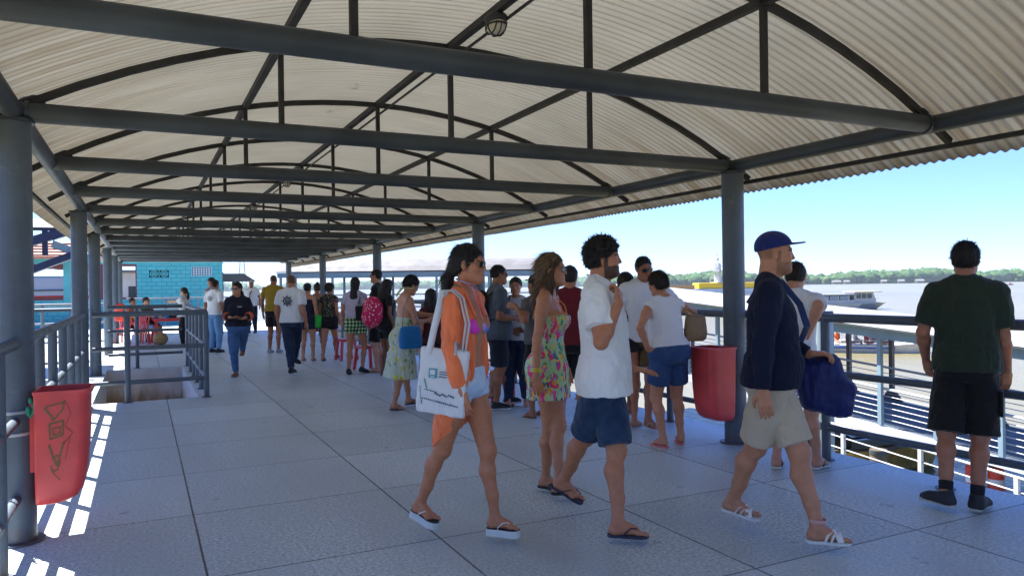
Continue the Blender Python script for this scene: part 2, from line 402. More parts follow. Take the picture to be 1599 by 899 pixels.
# caged lamps below the ridge purlin
GLASSY = mat('lamp_glass', (.55, .5, .38), .15, spec=.6); DARKM = mat('lamp_iron', (.02, .02, .02), .6)
lamps = ['caged bulkhead lamp under the ridge, the near large one', 'second caged lamp under the ridge, over the third truss', 'third caged lamp along the ridge', 'fourth small caged lamp far along the ridge', 'farthest caged lamp on the ridge']
proto = None
for k, l in enumerate(lamps):
    yy = 4.54+4.05*k
    if proto is None:
        proto = e = empty('bulkhead_lamp', (2.162, yy, arch(2.162)-.01))
        b = MB(); b.sphere((0, 0, -.03), (.075, .10, .045), 16, 8); b.build('housing', DARKM, e, 50)
        b = MB(); b.sphere((0, 0, -.075), (.058, .085, .062), 16, 10); b.build('globe', GLASSY, e, 50)
        b = MB()
        for a in (-.045, 0, .045):
            b.path([(a*(1-.15), .088*cos(t), -.07-.072*sin(t)*(1-abs(a)*3)) for t in np.linspace(0, pi, 9)], .005, 6)
        b.path([(.062*cos(t), .0, -.07-.072*sin(t)) for t in np.linspace(0, pi, 9)], .005, 6)
        b.path([(.066*cos(t), .09*sin(t), -.075) for t in np.linspace(0, 2*pi, 17)[:-1]], .006, 6, closed=True)
        b.build('cage', DARKM, e, 50)
    else: e = copy_tree(proto); e.location = (2.162, yy, arch(2.162)-.01)
    tag(e, l, 'lamp', 'caged lamps under the ridge')

# ================================================================== RAILINGS
RAILZ = (1.2, .735, .275)
def railing(name, p0, p1, posts, label, zs=RAILZ, r=.034, pr=.037, z0=0, group='blue grey tube railings', mat_=None, rz=(0, 0)):
    m = mat_ or STEEL
    p0 = Vector((*p0, 0)); p1 = Vector((*p1, 0)); e = empty(name, (p0.x, p0.y, z0), 0, label, 'railing', group)
    d = p1-p0; L = d.length
    for i, zz in enumerate(zs):
        b = MB(); rr = r*1.1 if i == 0 else r*.85
        b.tube((0, 0, zz), (d.x, d.y, zz+(rz[1]-rz[0])), rr, 12); b.build('top_rail' if i == 0 else 'rail', m, e, 40)
    for t in posts:
        q = d*(t/L); dz = (rz[1]-rz[0])*t/L
        b = MB(); b.tube((q.x, q.y, 0+dz), (q.x, q.y, zs[0]+dz-.005), pr, 12); b.lathe([(pr+.03, dz+.001), (pr+.03, dz+.009)], (q.x, q.y, 0), 12); b.build('post', m, e, 40)
    return e
railing('railing', (5.17, -3), (5.17, 4.95), [.45, 1.5, 2.55, 3.6, 4.65, 5.6, 6.43, 7.47], 'near river side railing of three dark tubes, behind the man in the green shirt')
railing('railing', (5.17, 4.953), (5.17, 11.3), [1.6+.95*k for k in range(5)], 'river side railing between the column with the red bin and the next column')
for k, l in enumerate(['river side railing behind the man with the black backpack', 'river side railing behind the woman in plaid shorts', 'farthest river side railing beyond the crowd']):
    railing('railing', (5.17, 11.303+5.95*k), (5.17, 17.25+5.95*k), [.95*j+.4 for j in range(6)], l)
railing('railing', (5.17, 29.3), (5.17, 36.8), [1.5*j+.4 for j in range(5)], 'railing at the open far end of the pier on the river side')
railing('railing', (XL, -3), (XL, 5.27), [.9*k+.5 for k in range(9)], 'left side railing stub ending at the near column')
railing('railing', (XL, 5.48), (XL, 11.0), [.1+.9*k for k in range(6)]+[5.35], 'left side fence with thick uprights, behind the near red litter bin')
railing('railing', (-.6, 11.36), (.8, 11.36), [.41, 1.4], 'front railing across the stair opening')
railing('railing', (.8, 11.45), (.8, 16.35), [.9, 1.8, 2.7, 3.6, 4.8], 'side railing running along the stair opening')
railing('railing', (-.6, 16.4), (.72, 16.4), [.5], 'rear railing across the far end of the stair opening')
railing('railing', (-6.3, 15.2), (-.85, 15.2), [.2, 1.5, 2.8, 4.1, 5.2], 'railing on the side deck to the left, nearer one', r=.03)
railing('railing', (-6.3, 21.5), (-.85, 21.5), [.2, 1.5, 2.8, 4.1, 5.2], 'railing on the side deck to the left, farther one', r=.03)
railing('railing', (-.6, 35.2), (3.4, 35.2), [.2, 1.5, 2.8], 'pale tube railing in front of the turquoise wall')
# ================================================================== PEOPLE: a signed-distance body, meshed with surface nets
f32 = np.float32
class Vol:
    def __init__(s, lo, hi, h):
        s.h = h; s.lo = np.array(lo, float); n = [int(math.ceil((hi[i]-lo[i])/h))+1 for i in range(3)]
        s.ax = [(s.lo[i]+np.arange(n[i])*h).astype(f32) for i in range(3)]; s.n = n
    def field(s): return np.full(s.n, .5, f32)
    def sl(s, lo, hi):
        return tuple(slice(max(0, int((lo[i]-s.lo[i])/s.h)-1), max(0, min(s.n[i], int((hi[i]-s.lo[i])/s.h)+2))) for i in range(3))
    def pts(s, sl):
        return s.ax[0][sl[0]][:, None, None], s.ax[1][sl[1]][None, :, None], s.ax[2][sl[2]][None, None, :]
    def group(s, prims, k=.02, D=None):
        if D is None: D = s.field()
        for p in prims:
            lo, hi, fn = p[:3]; kk = p[3] if len(p) > 3 else k; m = kk+2*s.h+.012
            sl = s.sl([v-m for v in lo], [v+m for v in hi])
            if any(q.start >= q.stop for q in sl): continue
            d = fn(*s.pts(sl)); a = D[sl]; d = np.broadcast_to(d, a.shape)
            if kk > 0:
                h = np.maximum(kk-np.abs(a-d), 0)/kk; D[sl] = np.minimum(a, d)-h*h*kk*.25
            else: D[sl] = np.minimum(a, d)
        return D
    def cut(s, D, p, k=.006):
        """carve primitive p out of D (smoothly)"""
        lo, hi, fn = p[:3]; m = k+s.h
        sl = s.sl([v-m for v in lo], [v+m for v in hi])
        if any(q.start >= q.stop for q in sl): return
        d = -fn(*s.pts(sl)); a = D[sl]; h = np.maximum(k-np.abs(a-d), 0)/k; D[sl] = np.maximum(a, d)+h*h*k*.25
    def plane(s, D, p, n):
        """keep the side where (x-p).n < 0"""
        x, y, z = s.pts((slice(0, s.n[0]), slice(0, s.n[1]), slice(0, s.n[2])))
        n = Vector(n).normalized()
        np.maximum(D, ((x-p[0])*n[0]+(y-p[1])*n[1]+(z-p[2])*n[2]).astype(f32), out=D)
    def mesh(s, D):
        for a in range(3):                                   # close at the borders
            i0 = [slice(None)]*3; i0[a] = 0; i1 = [slice(None)]*3; i1[a] = -1
            D[tuple(i0)] = np.maximum(D[tuple(i0)], s.h*.5); D[tuple(i1)] = np.maximum(D[tuple(i1)], s.h*.5)
        I = D < 0; nx, ny, nz = [q-1 for q in s.n]
        cnt = np.zeros((nx, ny, nz), np.int8)
        offs = [(i, j, k) for i in (0, 1) for j in (0, 1) for k in (0, 1)]
        for i, j, k in offs: cnt += I[i:i+nx, j:j+ny, k:k+nz]
        act = (cnt > 0) & (cnt < 8); ci = np.argwhere(act)
        idx = np.full((nx, ny, nz), -1, np.int64); idx[act] = np.arange(len(ci))
        V = [D[ci[:, 0]+i, ci[:, 1]+j, ci[:, 2]+k] for i, j, k in offs]
        P = np.zeros((len(ci), 3)); W = np.zeros(len(ci))
        for a in range(8):
            for b in range(a+1, 8):
                d = [offs[b][q]-offs[a][q] for q in range(3)]
                if sum(abs(q) for q in d) != 1: continue
                va, vb = V[a], V[b]; c = (va < 0) != (vb < 0)
                t = np.where(c, va/np.where(c, va-vb, 1), 0)
                for q in range(3): P[:, q] += np.where(c, offs[a][q]+t*d[q], 0)
                W += c
        P = (P/W[:, None]+ci)*s.h+s.lo
        F = []
        for a in range(3):
            b, c = (a+1) % 3, (a+2) % 3
            s0 = [slice(None)]*3; s1 = [slice(None)]*3; s0[a] = slice(0, -1); s1[a] = slice(1, None)
            A = I[tuple(s0)]; B = I[tuple(s1)]; e = np.argwhere(A != B)
            ok = (e[:, b] > 0) & (e[:, c] > 0) & (e[:, b] < s.n[b]-1) & (e[:, c] < s.n[c]-1); e = e[ok]
            ins = A[e[:, 0], e[:, 1], e[:, 2]]
            def at(db, dc):
                q = e.copy(); q[:, b] -= db; q[:, c] -= dc; return idx[q[:, 0], q[:, 1], q[:, 2]]
            q = np.stack([at(1, 1), at(0, 1), at(0, 0), at(1, 0)], -1)
            q[~ins] = q[~ins][:, ::-1]; F.append(q)
        return P, np.concatenate(F)
# --- primitives: (lo, hi, function)
def P_cone(a, b, ra, rb, flat=None, n=None):
    """tapered capsule; flat=(axis, factor) squeezes the section along a direction"""
    a = np.array(a, float); b = np.array(b, float); d = b-a; L = max(np.linalg.norm(d), 1e-5); w = d/L; r = max(ra, rb)
    sq = None
    if flat is not None:
        u = np.array(flat[0], float); u = u-w*u.dot(w); nn = np.linalg.norm(u)
        if nn > 1e-4: sq = (u/nn, flat[1]); r *= max(1, flat[1])
    def fn(x, y, z):
        px, py, pz = x-f32(a[0]), y-f32(a[1]), z-f32(a[2])
        t = np.clip((px*f32(w[0])+py*f32(w[1])+pz*f32(w[2]))/f32(L), 0, 1)
        qx, qy, qz = px-t*f32(d[0]), py-t*f32(d[1]), pz-t*f32(d[2])
        if sq is not None:
            u, k = sq; e = qx*f32(u[0])+qy*f32(u[1])+qz*f32(u[2]); m = f32(1/k-1)
            qx, qy, qz = qx+e*m*f32(u[0]), qy+e*m*f32(u[1]), qz+e*m*f32(u[2])
            return (np.sqrt(qx*qx+qy*qy+qz*qz)-(f32(ra)+f32(rb-ra)*t))*f32(min(1, k))
        return np.sqrt(qx*qx+qy*qy+qz*qz)-(f32(ra)+f32(rb-ra)*t)
    return (np.minimum(a, b)-r, np.maximum(a, b)+r, fn)
def P_ell(c, r, R=None):
    c = np.array(c, float); r = np.array(r if hasattr(r, '__len__') else (r,)*3, float); m = r.max() if R is not None else r
    Rm = None if R is None else np.array(R)          # rows = local axes in parent coords
    def fn(x, y, z):
        px, py, pz = x-f32(c[0]), y-f32(c[1]), z-f32(c[2])
        if Rm is not None:
            px, py, pz = [px*f32(Rm[i][0])+py*f32(Rm[i][1])+pz*f32(Rm[i][2]) for i in range(3)]
        k0 = np.sqrt((px/f32(r[0]))**2+(py/f32(r[1]))**2+(pz/f32(r[2]))**2)
        k1 = np.sqrt((px/f32(r[0]**2))**2+(py/f32(r[1]**2))**2+(pz/f32(r[2]**2))**2)
        return k0*(k0-1)/np.maximum(k1, 1e-4)
    return (c-m, c+m, fn)
def P_box(c, hs, R=None, r=.01):
    c = np.array(c, float); hs = np.array(hs, float); Rm = np.eye(3) if R is None else np.array(R)
    m = np.abs(Rm).T @ hs
    def fn(x, y, z):
        px, py, pz = x-f32(c[0]), y-f32(c[1]), z-f32(c[2])
        q = [np.abs(px*f32(Rm[i][0])+py*f32(Rm[i][1])+pz*f32(Rm[i][2]))-f32(hs[i]-r) for i in range(3)]
        return np.sqrt(np.maximum(q[0], 0)**2+np.maximum(q[1], 0)**2+np.maximum(q[2], 0)**2)+np.minimum(np.maximum(q[0], np.maximum(q[1], q[2])), 0)-f32(r)
    return (c-m, c+m, fn)
def P_loft(o, R, secs, n=2.4, twist=0, zt=None):
    """stack of elliptic sections along the local z of frame R (rows) at o: secs = (z, halfwidth, halfdepth, yoff[, xoff])"""
    o = np.array(o, float); Rm = np.array(R); S = np.array([list(s)+[0]*(5-len(s)) for s in secs], float)
    zz = S[:, 0]; m = max(S[:, 1].max(), S[:, 2].max())+np.abs(S[:, 3]).max()+np.abs(S[:, 4]).max()
    ends = [o+Rm[2]*zz[0], o+Rm[2]*zz[-1]]
    def fn(x, y, z):
        px, py, pz = x-f32(o[0]), y-f32(o[1]), z-f32(o[2])
        lx, ly, lz = [px*f32(Rm[i][0])+py*f32(Rm[i][1])+pz*f32(Rm[i][2]) for i in range(3)]
        if twist:
            t = np.clip((lz-zz[0])/(zz[-1]-zz[0]), 0, 1)*f32(twist); c, s_ = np.cos(t), np.sin(t)
            lx, ly = c*lx+s_*ly, -s_*lx+c*ly
        lz2 = np.broadcast_to(lz, np.broadcast(lx, ly, lz).shape)
        g_ = np.linspace(zz[0], zz[-1], 160); q = np.clip((lz2-f32(zz[0]))/f32(zz[-1]-zz[0])*159, 0, 159)
        i = q.astype(np.int32); i1 = np.minimum(i+1, 159); fr = (q-i).astype(f32)
        def it(k):
            T = np.interp(g_, zz, S[:, k])
            T = np.convolve(np.pad(T, 8, mode='edge'), np.ones(9)/9, 'same')[8:-8].astype(f32); return T[i]*(1-fr)+T[i1]*fr
        W, Dp, yo = it(1), it(2), it(3)
        xx = lx-it(4) if np.any(S[:, 4]) else lx
        rho = (np.abs(xx/W)**n+np.abs((ly-yo)/Dp)**n)**(1.0/n)
        d = (rho-1)*np.minimum(W, Dp)
        cap = np.maximum(f32(zz[0])-lz2, lz2-f32(zz[-1])); k = .02
        h = np.maximum(k-np.abs(d-cap), 0)/k
        return (np.maximum(d, cap)+h*h*k*.25).astype(f32)
    return (np.minimum(*ends)-m, np.maximum(*ends)+m, fn)
def grow(p, e):
    lo, hi, fn = p[:3]; return (np.array(lo)-e, np.array(hi)+e, lambda x, y, z: fn(x, y, z)-f32(e))

def to_mesh(name, P, F, m, parent=None, col=None, smooth=True):
    me = bpy.data.meshes.new(name)
    me.vertices.add(len(P)); me.vertices.foreach_set('co', P.astype(f32).ravel())
    me.loops.add(F.size); me.loops.foreach_set('vertex_index', F.ravel().astype(np.int32))
    me.polygons.add(len(F)); me.polygons.foreach_set('loop_start', np.arange(0, F.size, 4, dtype=np.int32))
    try: me.polygons.foreach_set('loop_total', np.full(len(F), 4, np.int32))
    except Exception: pass
    me.update(calc_edges=True); me.validate()
    if smooth: me.polygons.foreach_set('use_smooth', [True]*len(me.polygons))
    me.materials.append(m)
    if col is not None and len(me.vertices) == len(P):
        a = me.color_attributes.new('Col', 'FLOAT_COLOR', 'POINT')
        a.data.foreach_set('color', np.concatenate([col, np.ones((len(P), 1))], 1).astype(f32).ravel())
    o = bpy.data.objects.new(name, me); return link(o, parent)
def normals(P, F):
    n = np.cross(P[F[:, 2]]-P[F[:, 0]], P[F[:, 3]]-P[F[:, 1]]); N = np.zeros_like(P)
    for k in range(4): np.add.at(N, F[:, k], n)
    return N/np.maximum(np.linalg.norm(N, axis=1)[:, None], 1e-9)
def wob(P, f, seed=0, n=3):
    """cheap smooth noise in -1..1"""
    r = np.random.RandomState(seed); v = np.zeros(len(P)); Q = P*f; a = 1; tot = 0
    for i in range(n):
        for j in range(3):
            k = r.normal(size=3); k /= np.linalg.norm(k); s = np.sin(Q @ k*2.2+r.rand()*6.28+1.3*np.sin(Q @ r.normal(size=3)*.9+r.rand()*6)); v += a*s; tot += a
        Q = Q*1.9; a *= .55
    return v/tot*1.6
def lapl(P, F, it=2, w=.5):
    for _ in range(it):
        S = np.zeros_like(P); C = np.zeros(len(P))
        for k in range(4):
            for q in ((k+1) % 4, (k+3) % 4):
                np.add.at(S, F[:, k], P[F[:, q]]); np.add.at(C, F[:, k], 1)
        P = P*(1-w)+w*S/np.maximum(C, 1)[:, None]
    return P
def v3(*a): return np.array(a, float)
def unit(v): v = np.array(v, float); return v/max(np.linalg.norm(v), 1e-9)
def Rx(a): c, s = cos(a), sin(a); return np.array([[1, 0, 0], [0, c, -s], [0, s, c]])
def Ry(a): c, s = cos(a), sin(a); return np.array([[c, 0, s], [0, 1, 0], [-s, 0, c]])
def Rz(a): c, s = cos(a), sin(a); return np.array([[c, -s, 0], [s, c, 0], [0, 0, 1]])
def ik(a, b, l1, l2, pole):
    """middle joint between a and b; b is pulled in when out of reach"""
    a = np.array(a, float); b = np.array(b, float); d = b-a; D = np.linalg.norm(d); mx = (l1+l2)*.998
    if D > mx: b = a+d/D*mx; D = mx
    D = max(D, abs(l1-l2)+.01)
    w = unit(b-a); c = (l1*l1-l2*l2+D*D)/(2*D); h = sqrt(max(l1*l1-c*c, 0)); p = np.array(pole, float); p = unit(p-w*p.dot(w))
    return a+w*c+p*h, b

SKIN = {}
def skin_mat():
    if 'skin' in _mats: return _mats['skin']
    m = mat('skin', (.4, .2, .12), .48, attr=True, var=.12, scale=28, bump=.08, bscale=160, spec=.4)
    return m
HAIRC = {'black': (.012, .009, .008), 'darkbrown': (.022, .013, .009), 'brown': (.07, .038, .018), 'blond': (.20, .125, .065), 'grey': (.05, .048, .046)}
def hair_mat(c):
    nm = 'hair_'+c
    if nm in _mats: return _mats[nm]
    m, t, N, L, B = nodes_of(nm, .58, .35); g = NG(t); co = g.coord()
    n = g.noise(g.map(co, (170, 170, 14)), 1, 3, .6); c0 = HAIRC[c]
    L.new(g.mix(g.rng(n, .35, .65), tuple(q*.6 for q in c0), tuple(q*1.7 for q in c0)), B.inputs['Base Color'])
    L.new(g.bump(n, .6, .004), B.inputs['Normal']); return m

def pray(px, py): return _F+_R*((px-799.5)/1163.66)-_U*((py-449.5)/1163.66)
def gp(px, py, z=0):
    """ground point seen at that place in the photograph"""
    d = pray(px, py); t = (z-1.5)/d.z; return v3(d.x*t, d.y*t, z)
def hd(r, f=0):
    """heading from components along the view's right and away"""
    v = unit((.8956*r+.4448*f, -.4447*r+.8957*f)); return (v[0], v[1])
class Person:
    """local frame: +y forward, +x the person's right, +z up, origin on the ground.  S = spec dict"""
    def __init__(s, name_label, loc, facing, H=1.72, sex='m', h=.009, skin=(.36, .19, .12), fat=0., **S):
        s.S = S; s.H = H; s.h = h; s.sex = sex; s.fat = fat; u = s.u = H/1.75; s.skin = np.array(skin)*np.array((1.24, .98, .82))
        th = atan2(-facing[0], facing[1]); s.root = empty('person', (loc[0], loc[1], S.get('z0', 0)), th, name_label, 'person', S.get('group'))
        s.W = np.array(Matrix.Rotation(-th, 3, 'Z')); s.loc = np.array([loc[0], loc[1], S.get('z0', 0)]); s.cl = s.W @ (v3(0, 0, 1.5)-s.loc)
        # --- skeleton
        f = sex == 'f'
        hip = s.hip = v3(*S['hip']) if 'hip' in S else v3(0, 0, .928*u)
        lean, side, tw = S.get('lean', .03), S.get('side', 0), S.get('twist', 0)
        R = Rz(0) @ Ry(side) @ Rx(-lean)               # columns = torso axes in local frame
        s.TR = R; s.tw = tw; s.spine = .53*u
        s.R = R.T                                      # rows
        Rt = R @ Rz(tw); s.Rt = Rt                     # shoulder frame
        s.sh_w = (.168 if f else .190)*u*S.get('shw', 1)
        s.neck0 = hip+R @ v3(0, -.012*u, .545*u)
        s.sh = [hip+R @ v3(0, -.01*u, .0)+Rt @ v3(sg*s.sh_w, -.005*u, .485*u+S.get('shup', (0, 0))[i]) for i, sg in enumerate((-1, 1))]   # L, R
        hy, hp, hr = S.get('head', (0, 0, 0)); s.HR = Rt @ Rz(hy) @ Ry(hr) @ Rx(-hp-lean*-.7)
        s.hs = .98*u**.5*S.get('hsz', 1)
        s.hc = s.neck0+Rt @ v3(0, .012*u, .055*u)+s.HR @ v3(0, .020, .108)*s.hs
        # legs
        hw = (.088 if f else .086)*u; s.hj = [hip+Rz(S.get('ptw', 0)) @ v3(sg*hw, 0, -.02*u) for sg in (-1, 1)]
        lt, lc = .435*u, .405*u; ft = S.get('feet', [(-.11, 0, 0, 0, 0), (.11, 0, 0, 0, 0)])   # (x, y, heel lift, yaw, pitch) of the ankle
        kp = S.get('kpole', [(0, 1, 0), (0, 1, 0)]); s.foot = []; s.kn = []; s.an = []; s.fR = []
        sole = S.get('sole', .0); s.sole = sole
        for i in range(2):
            x, y, z, yw, pt = ft[i]; yw = -yw if i == 0 else yw     # yaw outward positive
            if x > 50:
                g_ = s.W @ (gp(x, y, S.get('z0', 0))-s.loc); fd = Rz(-yw) @ v3(0, .05, 0)*u; x, y = g_[0]-fd[0], g_[1]-fd[1]
            FR = Rz(-yw) @ Rx(-pt)
            an = v3(x, y, z+.075*u+sole); kn, an2 = ik(s.hj[i], an, lt, lc, Rz(-yw*.6) @ v3(*kp[i]))
            s.kn.append(kn); s.an.append(an2); s.fR.append(FR)
        # arms
        la, lf = .285*u, .245*u; s.el = []; s.wr = []; s.hdR = []
        hd = S.get('hands', [None, None])
        for i, sg in enumerate((-1, 1)):
            a = hd[i] or {}
            t = s.pl(*a['at']) if 'at' in a else (s.sh[i]+Rt @ v3(sg*.07, .05, -.505)*u)
            pole = v3(*a.get('pole', (sg*.25, -1, -.1)))
            el, wr = ik(s.sh[i], t, la, lf, pole); s.el.append(el); s.wr.append(wr)
            w = unit(a['dir']) if 'dir' in a else unit(wr-el)
            pn = v3(*a.get('palm', (-sg, 0, 0))); pn = unit(pn-w*pn.dot(w)); s.hdR.append((w, pn, np.cross(w, pn), a.get('curl', .35), sg))
        s.build_body()
    def pl(s, *a):
        """('x', px, py, c): where the sight line meets the plane local x = c; ('y', ...) likewise; else plain local numbers"""
        if a[0] not in ('x', 'y'): return v3(*a)
        d = s.W @ np.array(pray(a[1], a[2])); k = 0 if a[0] == 'x' else 1; t = (a[3]-s.cl[k])/d[k]; return s.cl+d*t
    # ---------------- body
    def torso_secs(s, e=0):
        u, f, k = s.u, s.sex == 'f', s.fat
        if f: T = [(-.10, .10, .085, -.012), (-.05, .158, .118, -.018), (0, .168, .122, -.018), (.07, .150, .108, -.008), (.14, .122, .092, 0), (.19, .118, .088, .002), (.27, .130, .095, .004), (.35, .138, .100, 0), (.42, .140, .086, -.006), (.475, .135, .066, -.012), (.515, .095, .054, -.014), (.55, .052, .05, -.012)]
        else: T = [(-.10, .10, .09, -.008), (-.05, .150, .112, -.01), (0, .160, .115, -.01), (.08, .150, .108, 0), (.15, .143, .104, .002), (.22, .148, .106, .002), (.30, .160, .114, .002), (.38, .166, .113, -.002), (.44, .165, .095, -.008), (.49, .155, .072, -.014), (.525, .105, .06, -.016), (.56, .06, .056, -.012)]
        out = []
        for z, w, d, y in T:
            q = k*math.exp(-((z-.10)/.17)**2); out.append(((z)*u, (w*(1+.35*q+.12*k))*u+e, (d*(1+.55*q+.1*k))*u+e, (y+.03*q)*u))
        return out
    def limb_r(s):
        u = s.u*(1+.16*s.fat); f = s.sex == 'f'
        if f: return dict(th0=.084*u, th1=.054*u, kn=.047*u, ca=.049*u, an=.031*u, ua0=.042*u, ua1=.034*u, el=.033*u, fa=.034*u, wr=.022*u)
        return dict(th0=.083*u, th1=.058*u, kn=.050*u, ca=.054*u, an=.034*u, ua0=.051*u, ua1=.041*u, el=.038*u, fa=.041*u, wr=.026*u)
    def leg_prims(s, i, e=0, part='all'):
        r = s.limb_r(); hj, kn, an = s.hj[i], s.kn[i], s.an[i]; P = []; fw = s.fR[i] @ v3(0, 1, 0)
        th = unit(kn-hj)
        P.append(P_cone(hj+v3(0, 0, .01), hj+(kn-hj)*.45, r['th0']+e, r['th0']*.92+e)); P.append(P_cone(hj+(kn-hj)*.45, kn, r['th0']*.9+e, r['th1']+e))
        if part == 'thigh': return P
        kf = unit(v3(0, 1, 0)-th*th[1])
        P.append(P_ell(kn+kf*.008*s.u, r['kn']+e))
        c = kn+(an-kn)*.30; back = -kf*.016*s.u
        P.append(P_cone(kn, c+back, r['kn']*.9+e, r['ca']+e)); P.append(P_cone(c+back, kn+(an-kn)*.68, r['ca']+e, r['an']*1.15+e)); P.append(P_cone(kn+(an-kn)*.68, an, r['an']*1.12+e, r['an']+e))
        return P
    def arm_prims(s, i, e=0, part='all', e2=None):
        r = s.limb_r(); sh, el, wr = s.sh[i], s.el[i], s.wr[i]; e2 = e if e2 is None else e2; P = []
        P.append(P_cone(sh, sh+(el-sh)*.35, r['ua0']*1.06+e, r['ua0']+e+(e2-e)*.35, n=None)); P.append(P_cone(sh+(el-sh)*.35, el, r['ua0']*.98+e+(e2-e)*.35, r['ua1']*.92+e2))
        if part == 'upper': return P
        P.append(P_cone(el, el+(wr-el)*.28, r['el']+e2, r['fa']+e2)); P.append(P_cone(el+(wr-el)*.28, wr, r['fa']+e2, r['wr']+e2*.8))
        return P
    def hand_prims(s, i):
        w, pn, sd, curl, sg = s.hdR[i]; wr = s.wr[i]; u = s.u*(.93 if s.sex == 'f' else 1.0); P = []
        th = -sd*sg if False else sd*(1 if True else 1)
        # thumb side: for hanging arms with palm inward the thumb points forward
        tdir = np.cross(pn, w)*sg; tdir = unit(tdir)
        s.thumb_dir = tdir
        P.append(P_cone(wr, wr+w*.03*u, .024*u, .026*u, flat=(pn, .72)))
        R = np.array([tdir, w, pn]); P.append(P_box(wr+w*.052*u, (.039*u, .043*u, .014*u), R, .013*u))
        hc = s.S.get('handspec', [None, None])[i]; lens = [.072, .08, .074, .058]
        for q in range(4):
            base = wr+w*.09*u+tdir*(.029-.0195*q)*u; L = lens[q]*u; cur = curl if hc is None else hc[q]
            d0 = w; p = base; spread = tdir*(.10-.07*q)
            for j, (fr, rr) in enumerate(((.45, .0095), (.32, .0088), (.23, .0078))):
                a = cur*(.5+.75*j); d0 = unit(w*cos(a)+pn*sin(a)+spread*.5); p2 = p+d0*L*fr; P.append(P_cone(p, p2, rr*u, rr*.93*u, )); p = p2
        tb = wr+w*.022*u+tdir*.026*u; p = tb; d0 = unit(tdir*.75+w*.8+pn*.35)
        P.append(P_cone(tb, tb+d0*.036*u, .0135*u, .012*u)); p = tb+d0*.036*u; d0 = unit(tdir*.3+w*1+pn*.35)
        P.append(P_cone(p, p+d0*.03*u, .0115*u, .0095*u)); P.append(P_cone(p+d0*.03*u, p+d0*.03*u+unit(w+pn*.5)*.02*u, .0095*u, .008*u))
        return [(a, b, c, .010) for a, b, c in P[:2]]+[(a, b, c, .004) for a, b, c in P[2:]]
    def foot_prims(s, i):
        u = s.u*(.93 if s.sex == 'f' else 1.02); an, FR = s.an[i], s.fR[i]; o = an; P = []
        def q(x, y, z): return o+FR @ v3(x*u, y*u, z*u)
        sg = -1 if i == 0 else 1; X = FR @ v3(1, 0, 0); Z = FR @ v3(0, 0, 1)
        P.append(P_cone(q(0, 0, .01), q(0, -.012, -.03), s.limb_r()['an']*.98, .033*u)); P.append(P_ell(q(0, -.025, -.045), (.03*u, .033*u, .028*u), FR.T))
        P.append(P_cone(q(0, .0, -.012), q(sg*.002, .085, -.042), .033*u, .026*u, flat=(X, 1.15))); P.append(P_cone(q(0, -.02, -.05), q(sg*.008, .10, -.056), .025*u, .017*u, flat=(X, 1.6)))
        P.append(P_cone(q(-sg*.022, .112, -.054), q(sg*.03, .098, -.056), .019*u, .016*u))
        P = [(a, b, c, .016) for a, b, c in P]
        for k in range(5):
            x = -sg*(.030-.0155*k); y = .125-.007*k-.0025*k*k; r = .0125 if k == 0 else .0088-.0006*k; L = .036 if k == 0 else .027-.002*k
            P.append((*P_cone(q(x*.9, y-.01, -.056), q(x, y+L*.6, -.056), r*u, r*u), .006)); P.append((*P_cone(q(x, y+L*.6, -.056), q(x, y+L, -.062), r*u, r*.85*u), .003))
        return P
    def head_prims(s):
        c, R, k = s.hc, s.HR, s.hs; m = s.sex == 'm'
        def q(x, y, z): return c+R @ v3(x, y, z)*k
        RR = R.T; P = []
        def E(x, y, z, r, kk=.02): a = P_ell(q(x, y, z), np.array(r)*k, RR); P.append((*a, kk))
        def C(a, b, ra, rb, kk=.012): p = P_cone(q(*a), q(*b), ra*k, rb*k); P.append((*p, kk))
        E(0, -.014, .034, (.074, .093, .082)); E(0, .028, -.025, (.061, .060, .082), .03)
        E(0, .048, -.082, (.036 if m else .031, .038, .032), .03)
        for sx in (-1, 1):
            C((sx*.046, .0, -.06), (sx*.02, .06, -.092), .020, .018, .03); E(sx*.038, .060, -.022, (.022, .02, .024), .02)
            E(sx*.077, -.006, -.004, (.008, .019, .031), .006)
        C((-.036, .076, .026), (.036, .076, .026), .011, .011, .016)
        C((0, .086, .014), (0, .100, -.018), .0065, .0085, .010); E(0, .097, -.024, (.0115, .010, .0085), .008)
        for sx in (-1, 1): E(sx*.010, .090, -.027, (.006, .009, .006), .005)
        C((-.018, .083, -.051), (.018, .083, -.051), .0075, .0075, .006); C((-.015, .082, -.063), (.015, .082, -.063), .008, .008, .006)
        E(0, .078, -.092, (.018, .014, .014), .012)
        # neck
        nr = (.060 if m else .047)*s.u*(1+.15*s.fat); p = P_cone(s.neck0+s.Rt @ v3(0, -.004, -.02)*s.u, c+R @ v3(0, -.022, -.05)*k, nr*1.04, nr*.96); P.append((*p, .03))
        return P
